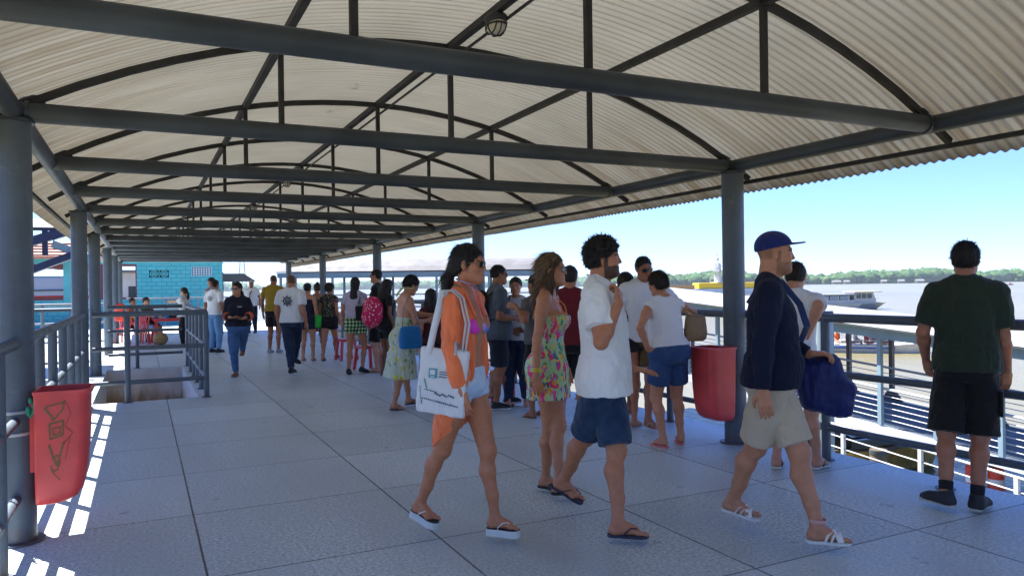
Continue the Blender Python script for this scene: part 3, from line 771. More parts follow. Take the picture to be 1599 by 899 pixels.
    def build_body(s):
        S = s.S; u = s.u; allp = np.array([*s.sh, *s.el, *s.wr, *s.kn, *s.an, s.hc, s.hip]); mg = .27
        lo = allp.min(0)-mg; hi = allp.max(0)+mg; lo[2] = min(a[2] for a in s.an)-.11*u; hi[2] = max(s.hc[2]+.16, allp[:, 2].max()+.2)
        V = s.V = Vol(lo, hi, s.h); T = P_loft(s.hip, s.R, s.torso_secs(), 2.3, s.tw)
        P = [T]
        if s.sex == 'f':
            for sg in (-1, 1):
                P.append((*P_ell(s.hip+s.TR @ Rz(s.tw*.7) @ v3(sg*.066, .085+.01*s.fat, .345)*u, v3(.056, .048, .056)*u*S.get('bust', 1)), .03))
                P.append((*P_ell(s.hip+s.TR @ v3(sg*.07, -.082, -.01)*u, v3(.080, .055, .085)*u), .05))
        else:
            for sg in (-1, 1):
                P.append((*P_ell(s.hip+s.TR @ Rz(s.tw) @ v3(sg*.075, .065, .385)*u, v3(.075, .042, .055)*u), .03)); P.append((*P_ell(s.hip+s.TR @ v3(sg*.065, -.062, -.015)*u, v3(.08, .06, .09)*u), .05))
        for i, sg in enumerate((-1, 1)):
            P.append((*P_cone(s.neck0+s.Rt @ v3(sg*.045, -.012, .015)*u, s.sh[i]+s.Rt @ v3(-sg*.02, 0, .012)*u, .040*u, .045*u), .045))
            P.append((*P_cone(s.sh[i], s.sh[i]+(s.el[i]-s.sh[i])*.35, s.limb_r()['ua0']*1.05, s.limb_r()['ua0']), .035))
        D = V.group(P, .03)
        for i in range(2):
            L = V.group(s.leg_prims(i), .025); L = V.group(s.foot_prims(i), .012, L) if not S.get('nofeet') else L
            h = np.maximum(.02-np.abs(D-L), 0)/.02; D = np.minimum(D, L)-h*h*.005
        for i in range(2):
            A = V.group(s.arm_prims(i), .02); A = V.group(s.hand_prims(i), .006, A); D = np.minimum(D, A)
        Hd = V.group(s.head_prims(), .02)
        c, R, k = s.hc, s.HR, s.hs
        for sx in (-1, 1): V.cut(Hd, P_ell(c+R @ v3(sx*.031, .100, .004)*k, v3(.020, .016, .011)*k, R.T), .008)
        V.cut(Hd, P_cone(c+R @ v3(-.02, .096, -.0575)*k, c+R @ v3(.02, .096, -.0575)*k, .0022*k, .0022*k), .003)
        h = np.maximum(.02-np.abs(D-Hd), 0)/.02; D = np.minimum(D, Hd)-h*h*.005
        s.D = D; P, F = V.mesh(D)
        # colours that belong to the skin itself
        C = np.tile(s.skin, (len(P), 1)); q = ((P-c) @ R)/k      # head coords
        inh = (np.linalg.norm(q, axis=1) < .17)
        def paint(mask, col, a=1): C[mask] = C[mask]*(1-a)+np.array(col)*a
        hx, hy, hz = q.T; hc_ = HAIRC[S.get('hair_c', 'darkbrown')]
        paint(inh & (np.abs(np.abs(hx)-.032) < .019) & (np.abs(hz-.021-(.004*np.sin(np.abs(hx)*60))) < .0045) & (hy > .055), hc_, .8)
        paint(inh & (np.abs(hx) < .021) & (hz > -.071) & (hz < -.046) & (hy > .076), s.skin*v3(1.0, .55, .55), .65)
        for sx in (-1, 1):
            d = np.hypot(hx-sx*.031, (hz-.003)*1.7); paint(inh & (d < .013) & (hy > .05), (.55, .5, .47), .75); paint(inh & (d < .0068) & (hy > .05), (.02, .012, .008), .95)
        if S.get('beard'):
            b = inh & (hz < -.034-.0*hx) & (hy > -.004-.35*(hz+.03)*0) & (hz > -.125) & ~((np.abs(hx) < .018) & (hz > -.068) & (hz < -.048)); b &= ~((hz > -.045) & (hy > .02) & (np.abs(hx) > .026) & (hy < .09) & (hz > -.05+.25*(np.abs(hx)-.03)*0))
            b |= inh & (np.abs(hx) > .052) & (hy > -.002) & (hy < .022) & (hz > -.06) & (hz < .02)
            paint(b, np.array(hc_)*1.6, S['beard'])
        if S.get('stubble'):
            b = inh & (np.linalg.norm((q-v3(0, -.02, .03))*v3(1, .85, 1), axis=1) > .0) & (hz > -.03+.55*(hy+.02)*0+.0) & (hy < .062-.35*np.maximum(.03-hz, 0)*0) & ~((hy > .02) & (hz < .045)) & ~((np.abs(hx) > .068) & (np.abs(hy+.006) < .02) & (hz < .03)); b &= ~((hy > -.02) & (hz < -.0)) & (hz > -.045)
            paint(b, hc_, S['stubble'])
        # toes / palms a touch pinker
        s.body = to_mesh('body', P, F, skin_mat(), s.root, C)
    # ---------------- garments
    def garment(s, name, prims, m, k=.02, keep=(), cuts=(), amp=.004, freq=(9, 9, 4), seed=1, base=None, smooth=2, fold=None, min_body=.004, D0=None, hem=None):
        V = s.V; D = V.group(prims, k) if D0 is None else D0
        for p, n in keep: V.plane(D, p, n)
        for c in cuts: V.cut(D, c, .004)
        if hem is not None:    # open the garment below: hollow it so the hem shows an edge
            pass
        P, F = V.mesh(D)
        if len(P) == 0: return None
        P = lapl(P, F, smooth, .5); N = normals(P, F); fr = np.array(freq)
        w_ = .45*wob(P*fr, 1.0, seed)+.55*(.6-1.6*np.abs(wob(P*fr*1.4, 1.0, seed+7, 2)))+.15*wob(P*fr*3.5, 1., seed+3, 2)
        if fold is not None: w_ = w_+fold(P)
        # grid-interpolated distance to the body keeps folds off the skin
        gf = np.clip((P-V.lo)/V.h, 0, np.array(V.n)-1.001); gi = gf.astype(int); fr_ = gf-gi; db = 0
        for a in (0, 1):
            for b in (0, 1):
                for c in (0, 1):
                    db = db+s.D[gi[:, 0]+a, gi[:, 1]+b, gi[:, 2]+c]*(fr_[:, 0] if a else 1-fr_[:, 0])*(fr_[:, 1] if b else 1-fr_[:, 1])*(fr_[:, 2] if c else 1-fr_[:, 2])
        dis = amp*w_; dis = np.where(db < .5, np.maximum(dis, min_body-np.maximum(db, -.02)), dis); dis = np.where(db < -.015, amp*w_, dis)
        P = P+N*np.clip(dis, -.02, .02)[:, None]; P = lapl(P, F, 1, .4)
        return to_mesh(name, P, F, m, s.root)
    def shirt(s, m, e=.014, hem=-.02, hemw=None, hemd=None, sleeve=.55, sl_e=.016, sl_e2=.022, neck=.062, neckv=0, long=False, amp=.006, freq=(17, 17, 9), seed=1, name='shirt', nosleeve=False, vcut=0, belly=0, yoff=0, sw=None):
        u = s.u; sec = []
        base = s.torso_secs(e); zs = [b[0] for b in base]; hemw = hemw or .175; hemd = hemd or .135
        for z, w, d, y in base:
            if z < .38*u:
                t = np.clip((.38*u-z)/(.38*u-hem*u), 0, 1); w = max(w, (.178*(1-t)+hemw*t)*u); d = max(d, (.122*(1-t)+hemd*t)*u)
            sec.append((z, w, d, y+yoff*np.clip((.4*u-z)/.4/u, 0, 1)))
        z0 = hem*u-.05
        if sec[0][0] > z0: sec = [(z0, hemw*u, hemd*u, sec[0][3])]+sec
        sec = [q for q in sec if q[0] > z0-.04]
        sec[0] = (z0, max(hemw*u, 0), hemd*u, yoff)
        T = P_loft(s.hip, s.R, sec, 2.4, s.tw)
        P = [T]
        if s.sex == 'f':
            for sg in (-1, 1): P.append((*P_ell(s.hip+s.TR @ Rz(s.tw*.7) @ v3(sg*.066, .085, .345)*u, v3(.058, .05, .058)*u*s.S.get('bust', 1)+e*.7), .05))
        for i, sg in enumerate((-1, 1)):
            P.append((*P_cone(s.neck0+s.Rt @ v3(sg*.045, -.012, .012)*u, s.sh[i]+s.Rt @ v3(-sg*.02, 0, .01)*u, .040*u+e*.8, .045*u+e*.9), .045))
        D = s.V.group(P, .03)
        if getattr(s, 'Db', None) is not None and hem < .14:
            B = s.Db-.011; h = np.maximum(.03-np.abs(D-B), 0)/.03; D = np.minimum(D, B)-h*h*.0075
        s.V.plane(D, s.hip+s.TR @ v3(0, 0, hem)*u, s.TR @ v3(0, 0, -1))
        if not nosleeve:
            for i in range(2):
                A = s.V.group(s.arm_prims(i, sl_e, 'all' if long else 'upper', sl_e2), .02)
                if long: q = s.el[i]+(s.wr[i]-s.el[i])*(long if long is not True else .97); n = unit(s.wr[i]-s.el[i])
                else: q = s.sh[i]+(s.el[i]-s.sh[i])*sleeve; n = unit(s.el[i]-s.sh[i])
                s.V.plane(A, q, n)
                h = np.maximum(.02-np.abs(D-A), 0)/.02; D = np.minimum(D, A)-h*h*.005
        nb = s.neck0+s.Rt @ v3(0, .012, .055)*u
        cuts = [P_cone(nb, nb+s.Rt @ v3(0, .0, .2), neck*u, neck*1.3*u)]
        if neckv: cuts.append(P_cone(nb+s.Rt @ v3(0, .05, -.01)*u, nb+s.Rt @ v3(0, .075, -neckv)*u, .045*u, .012*u))
        o = s.garment(name, None, m, cuts=cuts, amp=amp, freq=freq, seed=seed, D0=D); return o
    def bottoms(s, m, legs=.75, e=.014, e2=.03, rise=.115, amp=.005, seed=4, name='shorts', calf=False, slim=0, freq=(20, 20, 12)):
        u = s.u; sec = [(z, w, d, y) for z, w, d, y in s.torso_secs(e) if z < (rise+.06)*u]
        P = [P_loft(s.hip, s.R, sec, 2.3, s.tw*.2)]
        for sg in (-1, 1): P.append((*P_ell(s.hip+s.TR @ v3(sg*.067, -.066, -.015)*u, v3(.085, .060, .09)*u+e*.6), .05))
        D = s.V.group(P, .03); s.V.plane(D, s.hip+s.TR @ v3(0, 0, rise)*u, s.TR @ v3(0, 0, 1))
        r = s.limb_r()
        for i in range(2):
            hj, kn, an = s.hj[i], s.kn[i], s.an[i]
            Q = [P_cone(hj, hj+(kn-hj)*.5, r['th0']+e, r['th0']*.95+e+(e2-e)*.5), P_cone(hj+(kn-hj)*.5, kn, r['th0']*.95+e+(e2-e)*.5, r['th1']+e2+.01)]
            if calf:
                Q += [P_cone(kn, kn+(an-kn)*.35, r['kn']+e2, r['ca']+e2*.9), P_cone(kn+(an-kn)*.35, an, r['ca']+e2*.8, r['an']+e2*.9)]
                q = kn+(an-kn)*calf; n = unit(an-kn)
            else:
                if legs > .98: Q.append(P_cone(kn, kn+(an-kn)*.3, r['th1']+e2+.01, r['kn']+e2+.012)); q = hj+(kn-hj)*legs
                else: q = hj+(kn-hj)*legs
                n = unit(kn-hj)
            A = s.V.group(Q, .015); s.V.plane(A, q, n if not calf else n)
            h = np.maximum(.012-np.abs(D-A), 0)/.012; D = np.minimum(D, A)-h*h*.003
        s.Db = D.copy(); return s.garment(name, None, m, amp=amp, seed=seed, D0=D, freq=freq)
    def skirt(s, m, top=.12, hem=-.35, w=(.16, .2), d=(.12, .17), amp=.006, seed=3, name='skirt', freq=(22, 22, 4), legs=True, dress=None, yo=0, e=.012, fold=None):
        """loft following the torso, flaring to the hem; dress = top height on the torso for a dress without sleeves"""
        u = s.u; S_ = s.torso_secs(e); tp = dress if dress else top
        sec = [(hem*u, w[1]*u, d[1]*u, yo*u), (hem*.5*u, (w[0]+w[1])/2*u, (d[0]+d[1])/2*u, yo*.6*u)]
        for z, a, b_, y in S_:
            if z > -.06*u and z < (tp+.05)*u:
                t = np.clip(1-z/(.30*u), 0, 1); sec.append((z, max(a, w[0]*t*u), max(b_, d[0]*t*u), y*(1-t)))
        P = [P_loft(s.hip, s.R, sec, 2.2, s.tw)]
        if s.sex == 'f':
            P.append((*P_ell(s.hip+s.TR @ v3(0, -.08, -.01)*u, v3(.15, .08, .10)*u+e), .05))
            if dress:
                for sg in (-1, 1): P.append((*P_ell(s.hip+s.TR @ Rz(s.tw*.7) @ v3(sg*.066, .085, .345)*u, v3(.058, .05, .058)*u*s.S.get('bust', 1)+e*.8), .05))
        if legs:
            for i in range(2): P.append((*P_cone(s.hj[i], s.kn[i], s.limb_r()['th0']+.014, s.limb_r()['th1']+.03), .06))
        D = s.V.group(P, .03); s.V.plane(D, s.hip+v3(0, 0, hem*u+.012), (0, 0, -1)); s.V.plane(D, s.hip+s.TR @ v3(0, 0, tp)*u, s.TR @ v3(0, 0, 1))
        return s.garment(name, None, m, amp=amp, seed=seed, D0=D, freq=freq, fold=fold)
    # ---------------- things worn
    def q(s, x, y, z): return s.hc+s.HR @ v3(x, y, z)*s.hs      # head coords -> local
    def t(s, x, y, z, tw=1): return s.hip+s.TR @ (Rz(s.tw*tw) @ v3(x, y, z)*s.u)      # torso coords -> local
    def hair(s, style='short', c='darkbrown', seed=1, name='hair', th=.012, **k):
        h = s.h; R, K, cc = s.HR, s.hs, s.hc; RR = R.T
        if style in ('long', 'pony', 'longback'): lo, hi = cc-v3(.24, .24, .62), cc+v3(.24, .24, .18)
        else: lo, hi = cc-.22, cc+.22
        V = Vol(lo, hi, max(.004, h*.85)); q = s.q
        cap = P_ell(q(0, -.018, .038), v3(.074+th, .093+th, .084+th)*K, RR)
        nape = P_ell(q(0, -.045, -.01), v3(.064+th*.6, .062+th*.5, .062)*K, RR)
        D = V.group([cap, (*nape, .02)], .02)
        fy, fz = k.get('line', (.052, .03))       # hairline: front point
        n1 = R @ unit(v3(0, .78, -.62)); V.plane(D, q(0, fy, fz), n1)
        if style not in ('long', 'longback'):
            V.plane(D, q(0, -.10, k.get('napez', -.055)), R @ unit(v3(0, .05, -1)))
            for sx in (-1, 1): V.cut(D, P_ell(q(sx*.09, .008, -.028), v3(.03, .042, .040)*K, RR), .006)
        side = k.get('drop')
        G = []
        if style == 'bun': G = [(*P_ell(q(*k.get('bun', (0, -.115, .06))), .036*K), .02)]
        if style == 'pony':
            G = [(*P_ell(q(0, -.112, -.0), .026*K), .015)]; pts = k.get('tail', [(0, -.12, -.005), (0, -.145, -.06), (0, -.135, -.16), (0, -.115, -.25)]); rr = k.get('tr', (.02, .034, .036, .012))
            for a, b_, r1, r2 in zip(pts, pts[1:], rr, rr[1:]): G.append((*P_cone(q(*a), q(*b_), r1*K, r2*K), .02))
        if style in ('long', 'longback'):
            L = k.get('len', .34)
            wdt = k.get('wd', .075)
            G = [(*P_cone(q(0, -.055, -.02), q(0, -.09, -L*.55), .075*K, wdt*K, flat=(R @ v3(0, 1, 0), .6)), .03), (*P_cone(q(0, -.09, -L*.55), q(0, -.085, -L), wdt*K, wdt*.55*K, flat=(R @ v3(0, 1, 0), .5)), .03)]
            if style == 'long':
                for sx in (-1, 1): G += [(*P_cone(q(sx*.062, .01, .03), q(sx*.078, -.005, -.1), .02*K, .03*K), .03), (*P_cone(q(sx*.078, -.005, -.1), q(sx*.075, k.get('fr', .015), -L*.75), .03*K, .018*K), .03)]
        if style == 'curly': G = [(*P_ell(q(0, -.012, .06), v3(.086, .098, .085)*K, RR), .02)]
        if k.get('extra'): G += [(*P_cone(q(*a), q(*b_), r1*K, r2*K), .02) for a, b_, r1, r2 in k['extra']]
        if G:
            D2 = V.group(G, .02); 
            if style == 'curly': V.plane(D2, q(0, fy+.018, fz), n1); [V.cut(D2, P_ell(q(sx*.09, .008, -.028), v3(.03, .042, .040)*K, RR), .006) for sx in (-1, 1)]
            if style == 'long': V.cut(D2, P_ell(q(0, .075, -.03), v3(.062, .06, .12)*K, RR), .01)
            hh = np.maximum(.015-np.abs(D-D2), 0)/.015; D = np.minimum(D, D2)-hh*hh*.004
        P, F = V.mesh(D); P = lapl(P, F, 1); N = normals(P, F)
        a = k.get('amp', .0035 if style != 'curly' else .008); qq = ((P-cc) @ R)
        if style == 'curly': w_ = wob(qq*75, 1, seed, 2)
        else: w_ = wob(qq*v3(60, 60, 10), 1, seed, 2)+.6*wob(qq*v3(150, 150, 14), 1, seed+1, 1)
        P = P+N*(a*w_)[:, None]
        if s.h < .0095: P, F = s.strands(P, F, normals(P, F), style, seed)
        return to_mesh(name, P, F, hair_mat(c), s.root)
    def strands(s, P, F, N, style, seed, n=1500):
        """thin locks laid over the hair so that its surface and outline break up"""
        r = np.random.RandomState(seed+50); q = (P-s.hc) @ s.HR; ok = np.where(N[:, 2] > -.75)[0]; idx = r.choice(ok, n); curly = style == 'curly'; short = style == 'short'
        g_ = s.HR @ v3(0, -.75 if not curly else 0, -.65); V_, Q_ = [], []; b0 = len(P); L0 = .019 if short else (.018 if curly else (.035 if style in ('pony', 'bun') else .075))
        for k, i in enumerate(idx):
            p = P[i]; nn = N[i]; d = g_-nn*g_.dot(nn) if not curly else np.cross(nn, r.normal(size=3)); d = unit(d+r.normal(size=3)*(.8 if curly else (.22 if short else .09))); sd = unit(np.cross(d, nn)); L = L0*(.5+r.rand()); w_ = .0016 if not curly else .0022
            lift = (.0015, .004, .0015+.004*r.rand()) if not curly else (.001, .008, .003); 
            if r.rand() < (.035 if curly else .010): lift = (.002, .008, .016)
            for j, t_ in enumerate((0, .5, 1.0)):
                c = p+d*L*t_+nn*lift[j]; ww = w_*(1, .9, .25)[j]; V_ += [c-sd*ww, c+sd*ww]
            a = b0+6*k; Q_ += [(a, a+1, a+3, a+2), (a+2, a+3, a+5, a+4)]
        return np.concatenate([P, np.array(V_)]), np.concatenate([F, np.array(Q_)])
    def glasses(s, lens=(.012, .012, .014), frame=(.012, .01, .01), r=.0022, w=.026, hh=.019, name='sunglasses', mets=0):
        q = s.q; lm = mat('lens_%.3f_%.3f' % (lens[0], lens[2]), lens, .08, spec=.8); fm = mat('gframe_%.2f%.1f' % (frame[0], mets), frame, .3, metal=mets)
        b = MB()
        for sx in (-1, 1):
            pts = []; 
            for a in np.linspace(0, 2*pi, 18)[:-1]:
                X = sx*.033+w*1.02*cos(a); Z = .002+hh*sin(a)*(1 if sin(a) < 0 else .8); pts.append(q(X, .101-abs(X)*.32, Z))
            n = len(pts); c0 = q(sx*.033, .104-.033*.32, .002); off = s.HR @ v3(0, -.003, 0)*s.hs
            vs = [tuple(c0)]+[tuple(p) for p in pts]+[tuple(c0+off)]+[tuple(p+off) for p in pts]
            fs = [(0, 1+i, 1+(i+1) % n) for i in range(n)]+[(n+1, n+2+(i+1) % n, n+2+i) for i in range(n)]+[(1+i, n+2+i, n+2+(i+1) % n, 1+(i+1) % n) for i in range(n)]
            b.add(vs, fs)
        g_ = b.build('sunglasses', lm, s.root, 50); b = MB()
        for sx in (-1, 1):
            pts = [q(sx*.033+w*1.04*cos(a), .1025-abs(sx*.033+w*cos(a))*.32, .002+hh*sin(a)*(1 if sin(a) < 0 else .8)) for a in np.linspace(0, 2*pi, 18)[:-1]]
            b.path(pts, r, 6, closed=True)
            b.path([q(sx*.059, .088, .008), q(sx*.078, .06, .010), q(sx*.0835, .0, .010), q(sx*.083, -.02, -.004)], r*1.1, 6)
        b.path([q(-.009, .1, .006), q(0, .106, .009), q(.009, .1, .006)], r, 6)
        b.build('frame', fm, g_, 50); return g_
    def sole_outline(s, i, grow_=0):
        sg = -1 if i == 0 else 1; u = s.u*(.93 if s.sex == 'f' else 1.02); P = []
        prof = [(-.062, .0), (-.058, .018), (-.045, .031), (-.02, .034), (.02, .032), (.06, .038), (.10, .047), (.13, .047), (.155, .038), (.168, .02), (.172, .0)]
        for y, w_ in prof: P.append((w_+grow_, y))
        for y, w_ in prof[::-1][1:-1]: P.append((-w_-grow_, y))
        return [(x*u*(1.0 if x*sg > 0 else .97)-sg*.003, (y*u)) for x, y in P]
    def sandals(s, col=(.7, .7, .68), strap=(.75, .75, .73), th=.016, kind='flip', name='flip_flop', insole=None):
        m = mat('sole_%.2f%.2f%.2f' % col, col, .6); sm_ = mat('strap_%.2f%.2f%.2f' % strap, strap, .45)
        u = s.u*(.93 if s.sex == 'f' else 1.02)
        for i in range(2):
            FR, o = s.fR[i], s.an[i]; T = Matrix(FR.tolist()).to_4x4(); T.translation = Vector(o.tolist()) 
            z1 = -.0745*s.u+.002; b = MB(); b.prism(s.sole_outline(i), z1-th, z1, T=T); so_ = b.build(name, [m], s.root, bevel=.003)
            if insole: b = MB(); b.prism(s.sole_outline(i, -.004), z1+.0005, z1+.003, T=T); b.build('insole', mat('insole_%.2f' % insole[0], insole, .7), so_)
            sg = -1 if i == 0 else 1
            def q(x, y, z): return Vector((o+FR @ v3(x*u, y*u, z*u)).tolist())
            b = MB()
            if kind == 'flip':
                toe = q(-sg*.018, .122, -.052)
                for side in (-1, 1):
                    b.path([toe, q(side*.016-sg*.012, .098, -.026), q(side*.034, .068, -.028), q(side*.042, .035, -.055), q(side*.038, .028, -.072)], .0055*u, 6, flat=.6)
                b.path([toe, q(-sg*.018, .125, -.072)], .0045, 6)
            elif kind == 'cross':
                for side in (-1, 1):
                    for dy in (0, .03):
                        b.path([q(side*.044, .03+dy, -.07), q(side*.038, .045+dy, -.035), q(0, .068+dy+.012, -.010-dy*.45), q(-side*.036, .095+dy*.5, -.038), q(-side*.044, .105+dy*.5, -.066)], .011*u, 8, flat=.28, up=(0, 0, 1))
                b.path([q(-sg*.018, .12, -.045), q(-sg*.016, .128, -.07)], .005, 6)
            elif kind == 'slide':
                for dy in (0, .036):
                    b.path([q(-.048, .045+dy, -.072), q(-.043, .05+dy, -.045), q(-.02, .056+dy, -.022-dy*.3), q(.02, .058+dy, -.024-dy*.3), q(.043, .052+dy, -.046), q(.048, .048+dy, -.072)], .015*u, 8, flat=.25)
            b.build('strap', sm_, so_, 50)
    def shoes(s, col=(.02, .02, .025), solec=(.5, .47, .42), name='shoe', h=.0, sock=None):
        m = mat('shoe_%.2f%.2f' % (col[0], col[2]), col, .7, var=.3, bump=.2, bscale=200); sm_ = mat('shoesole_%.2f' % solec[0], solec, .7)
        u = s.u*(.95 if s.sex == 'f' else 1.03)
        for i in range(2):
            FR, o = s.fR[i], s.an[i]; sg = -1 if i == 0 else 1; X = FR @ v3(1, 0, 0)
            def q(x, y, z): return o+FR @ v3(x*u, y*u, z*u)
            V = Vol(o-.26, o+.26, max(.005, s.h*.9))
            P = [P_cone(q(0, -.005, -.0), q(0, -.015, -.04), .044*u, .042*u), P_cone(q(0, -.02, -.045), q(sg*.004, .11, -.045), .038*u, .034*u, flat=(X, 1.2)), P_cone(q(0, .01, -.02), q(sg*.002, .10, -.045), .038*u, .032*u), P_ell(q(sg*.002, .125, -.05), v3(.046, .055, .03)*u, FR.T)]
            D = V.group(P, .02); V.plane(D, q(0, 0, .022), FR @ v3(0, .25, 1)); V.plane(D, q(0, 0, -.062), FR @ v3(0, 0, -1))
            Pm, F = V.mesh(D); sh_ = to_mesh(name, lapl(Pm, F, 1), F, m, s.root)
            b = MB(); T = Matrix(FR.tolist()).to_4x4(); T.translation = Vector(o.tolist()); b.prism([(x*1.03, y*1.04+.004) for x, y in s.sole_outline(i, .003)], -.0745*s.u-.002, -.0745*s.u+.018, T=T); b.build('sole', sm_, sh_, bevel=.004)
            if sock:
                b = MB(); b.path([q(0, -.005, -.02), Vector((o+(s.kn[i]-o)*.10).tolist()), Vector((o+(s.kn[i]-o)*.20).tolist())], [.038*u, .041*u, .043*u], 14); b.build('sock', mat('sock', sock, .9), s.root, 60)
    def world(s, p): return s.loc+s.W.T @ np.array(p)
def local_of(loc, head, P):
    th = atan2(-head[0], head[1]); R = np.array(Matrix.Rotation(-th, 3, 'Z')); return R @ (np.array(P)-np.array([loc[0], loc[1], 0]))
def soft(name, prims, m, parent, h=.007, k=.02, amp=.003, freq=(12, 12, 12), seed=2, cuts=(), planes=(), smooth=1):
    lo = np.min([p[0] for p in prims], 0)-.04; hi = np.max([p[1] for p in prims], 0)+.04
    V = Vol(lo, hi, h); D = V.group(prims, k)
    for p, n in planes: V.plane(D, p, n)
    for c in cuts: V.cut(D, c, .004)
    P, F = V.mesh(D); P = lapl(P, F, smooth); N = normals(P, F); P = P+N*(amp*wob(P*np.array(freq), 1, seed))[:, None]
    return to_mesh(name, P, F, m, parent)
# ================================================================== RIVER SIDE
PALE = mat('pale_blue_paint', (.20, .29, .34), .5, var=.15, scale=2, bump=.1); WHITEP = mat('white_paint', (.50, .52, .53), .45, var=.12, scale=1.5, bump=.1)
WOODP = mat('wet_timber', (.10, .075, .05), .8, var=.5, scale=6, bump=.5, bscale=20); PILEM = mat('pile_paint', (.26, .36, .42), .6, col2=(.20, .24, .22), scale=1.5, bump=.2)
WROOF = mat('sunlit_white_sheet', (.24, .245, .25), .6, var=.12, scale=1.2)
GREYD = mat('grey_deck_plate', (.13, .16, .19), .6, var=.25, scale=3, bump=.2)
# ---- sloping covered gangway, parallel to the pier
def gz(y): return .16+.076*(y-12.7)         # underside of the eave beam at y
e = empty('gangway', (16, 13, WZ), 0, 'sloping pale blue gangway with a white roof running down beside the pier', 'gangway')
def gb(b, name, m, smooth=None, par=None):
    o = b.build(name, m, par or e, smooth)
    if par is None: o.matrix_parent_inverse = Matrix.Translation((-16, -13, -WZ))
    return o
ya, yb = -4.0, 25.0
for X in (16, 19):
    b = MB(); b.bar((X, ya, gz(ya)+.13), (X, yb, gz(yb)+.13), .10, .26); gb(b, 'eave_beam', PALE)
    b = MB(); b.bar((X, ya, gz(ya)-2.22), (X, yb, gz(yb)-2.22), .12, .20); gb(b, 'deck_beam', WHITEP if X == 16 else PALE)
b = MB(); n = 9
for k in range(n):
    a0, a1 = -1+2*k/n, -1+2*(k+1)/n
    x0, x1 = 17.5+1.85*a0, 17.5+1.85*a1; h0, h1 = .265+.16*(1-a0*a0), .265+.16*(1-a1*a1)
    b.add([(x0, ya, gz(ya)+h0), (x1, ya, gz(ya)+h1), (x1, yb, gz(yb)+h1), (x0, yb, gz(yb)+h0), (x0, ya, gz(ya)+h0+.03), (x1, ya, gz(ya)+h1+.03), (x1, yb, gz(yb)+h1+.03), (x0, yb, gz(yb)+h0+.03)],
          [(0, 1, 2, 3), (7, 6, 5, 4), (0, 4, 5, 1), (2, 6, 7, 3)])
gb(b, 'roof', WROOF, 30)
b = MB(); b.bar((17.5, ya, gz(ya)-2.17), (17.5, yb, gz(yb)-2.17), 2.86, .05, up=(0, 0, 1)); gb(b, 'deck', GREYD)
yy = -3.4
while yy < 24.8:
    b = MB(); b.bar((16, yy, gz(yy)-2.1), (16, yy, gz(yy)-.002), .10, .10); b.bar((16, yy+.02, gz(yy)-.012), (16, yy+.3, gz(yy)+.01), .09, .02); gb(b, 'near_post', PALE)
    b = MB(); b.bar((19, yy+.5, gz(yy)-2.1), (19, yy+.5, gz(yy)-.002), .11, .11)
    for zz, sg in ((gz(yy)-2.1, 1), (gz(yy)-.01, -1)):
        b.prism([(-.34, 0), (.34, 0), (.06, sg*.36), (-.06, sg*.36)], -.02, .02, T=Matrix.Translation((19.0, yy+.5, zz)) @ Matrix.Rotation(pi/2, 4, 'Z') @ Matrix.Rotation(pi/2, 4, 'X'))
    gb(b, 'far_post', STEEL); yy += 1.42
for X in (16.08, 18.92):
    b = MB(); b.tube((X, ya, gz(ya)-1.22), (X, yb, gz(yb)-1.22), .035, 10); gb(b, 'handrail', WHITEP, 40)
    for k in range(5):
        b = MB(); b.tube((X, ya, gz(ya)-1.95+.14*k), (X, yb, gz(yb)-1.95+.14*k), .011, 6); gb(b, 'rail', WHITEP, 40)
# ---- lower landing with its own rails
e2 = empty('landing', (11, 8, WZ), 0, 'low pale landing stage with thin white rails just outside the pier rail', 'landing stage')
def lb(b, name, m, smooth=None):
    o = b.build(name, m, e2, smooth); o.matrix_parent_inverse = Matrix.Translation((-11, -8, -WZ)); return o
b = MB(); b.bar((11.3, 1, -2.60), (11.3, 9.6, -1.90), .7, .10); lb(b, 'deck', GREYD)
for yy in (9.15, 7.7, 6.25, 4.8, 3.35, 1.9):
    zz = -1.82+(yy-9.15)*.085; b = MB(); b.bar((11, yy, zz-.1), (11, yy, zz+.78), .06, .06); lb(b, 'post', WHITEP)
for k in range(4):
    zo = .78-.2*k; b = MB(); b.tube((11, 1, -1.82-8.15*.085+zo), (11, 9.6, -1.78+zo), .022 if k == 0 else .012, 8); lb(b, 'rail', WHITEP, 40)
# ---- piles
def pile(x, y, r, top, m, l, name='pile'):
    e = empty(name, (x, y, WZ-1), 0, l, 'pile', 'mooring piles')
    b = MB(); b.lathe([(r, 0), (r, top-WZ+1-.03), (r*.97, top-WZ+1)], n=20); b.build('shaft', m, e, 40)
    b = MB(); b.lathe([(r*1.03, top-WZ+.9), (r*1.05, top-WZ+.9), (r*1.05, top-WZ+.98), (r*1.03, top-WZ+.98)], n=20); b.build('band', STEEL2, e, 40)
pile(12.26, 10.66, .20, .93, PILEM, 'thick pale blue steel pile just behind the rail, beside the blue bag')
pile(11.55, 10.95, .20, .80, WHITEP, 'white pile next to the pale blue one'); pile(15.1, 11.6, .19, -2.35, WOODP, 'dark brown wet pile under the gangway')
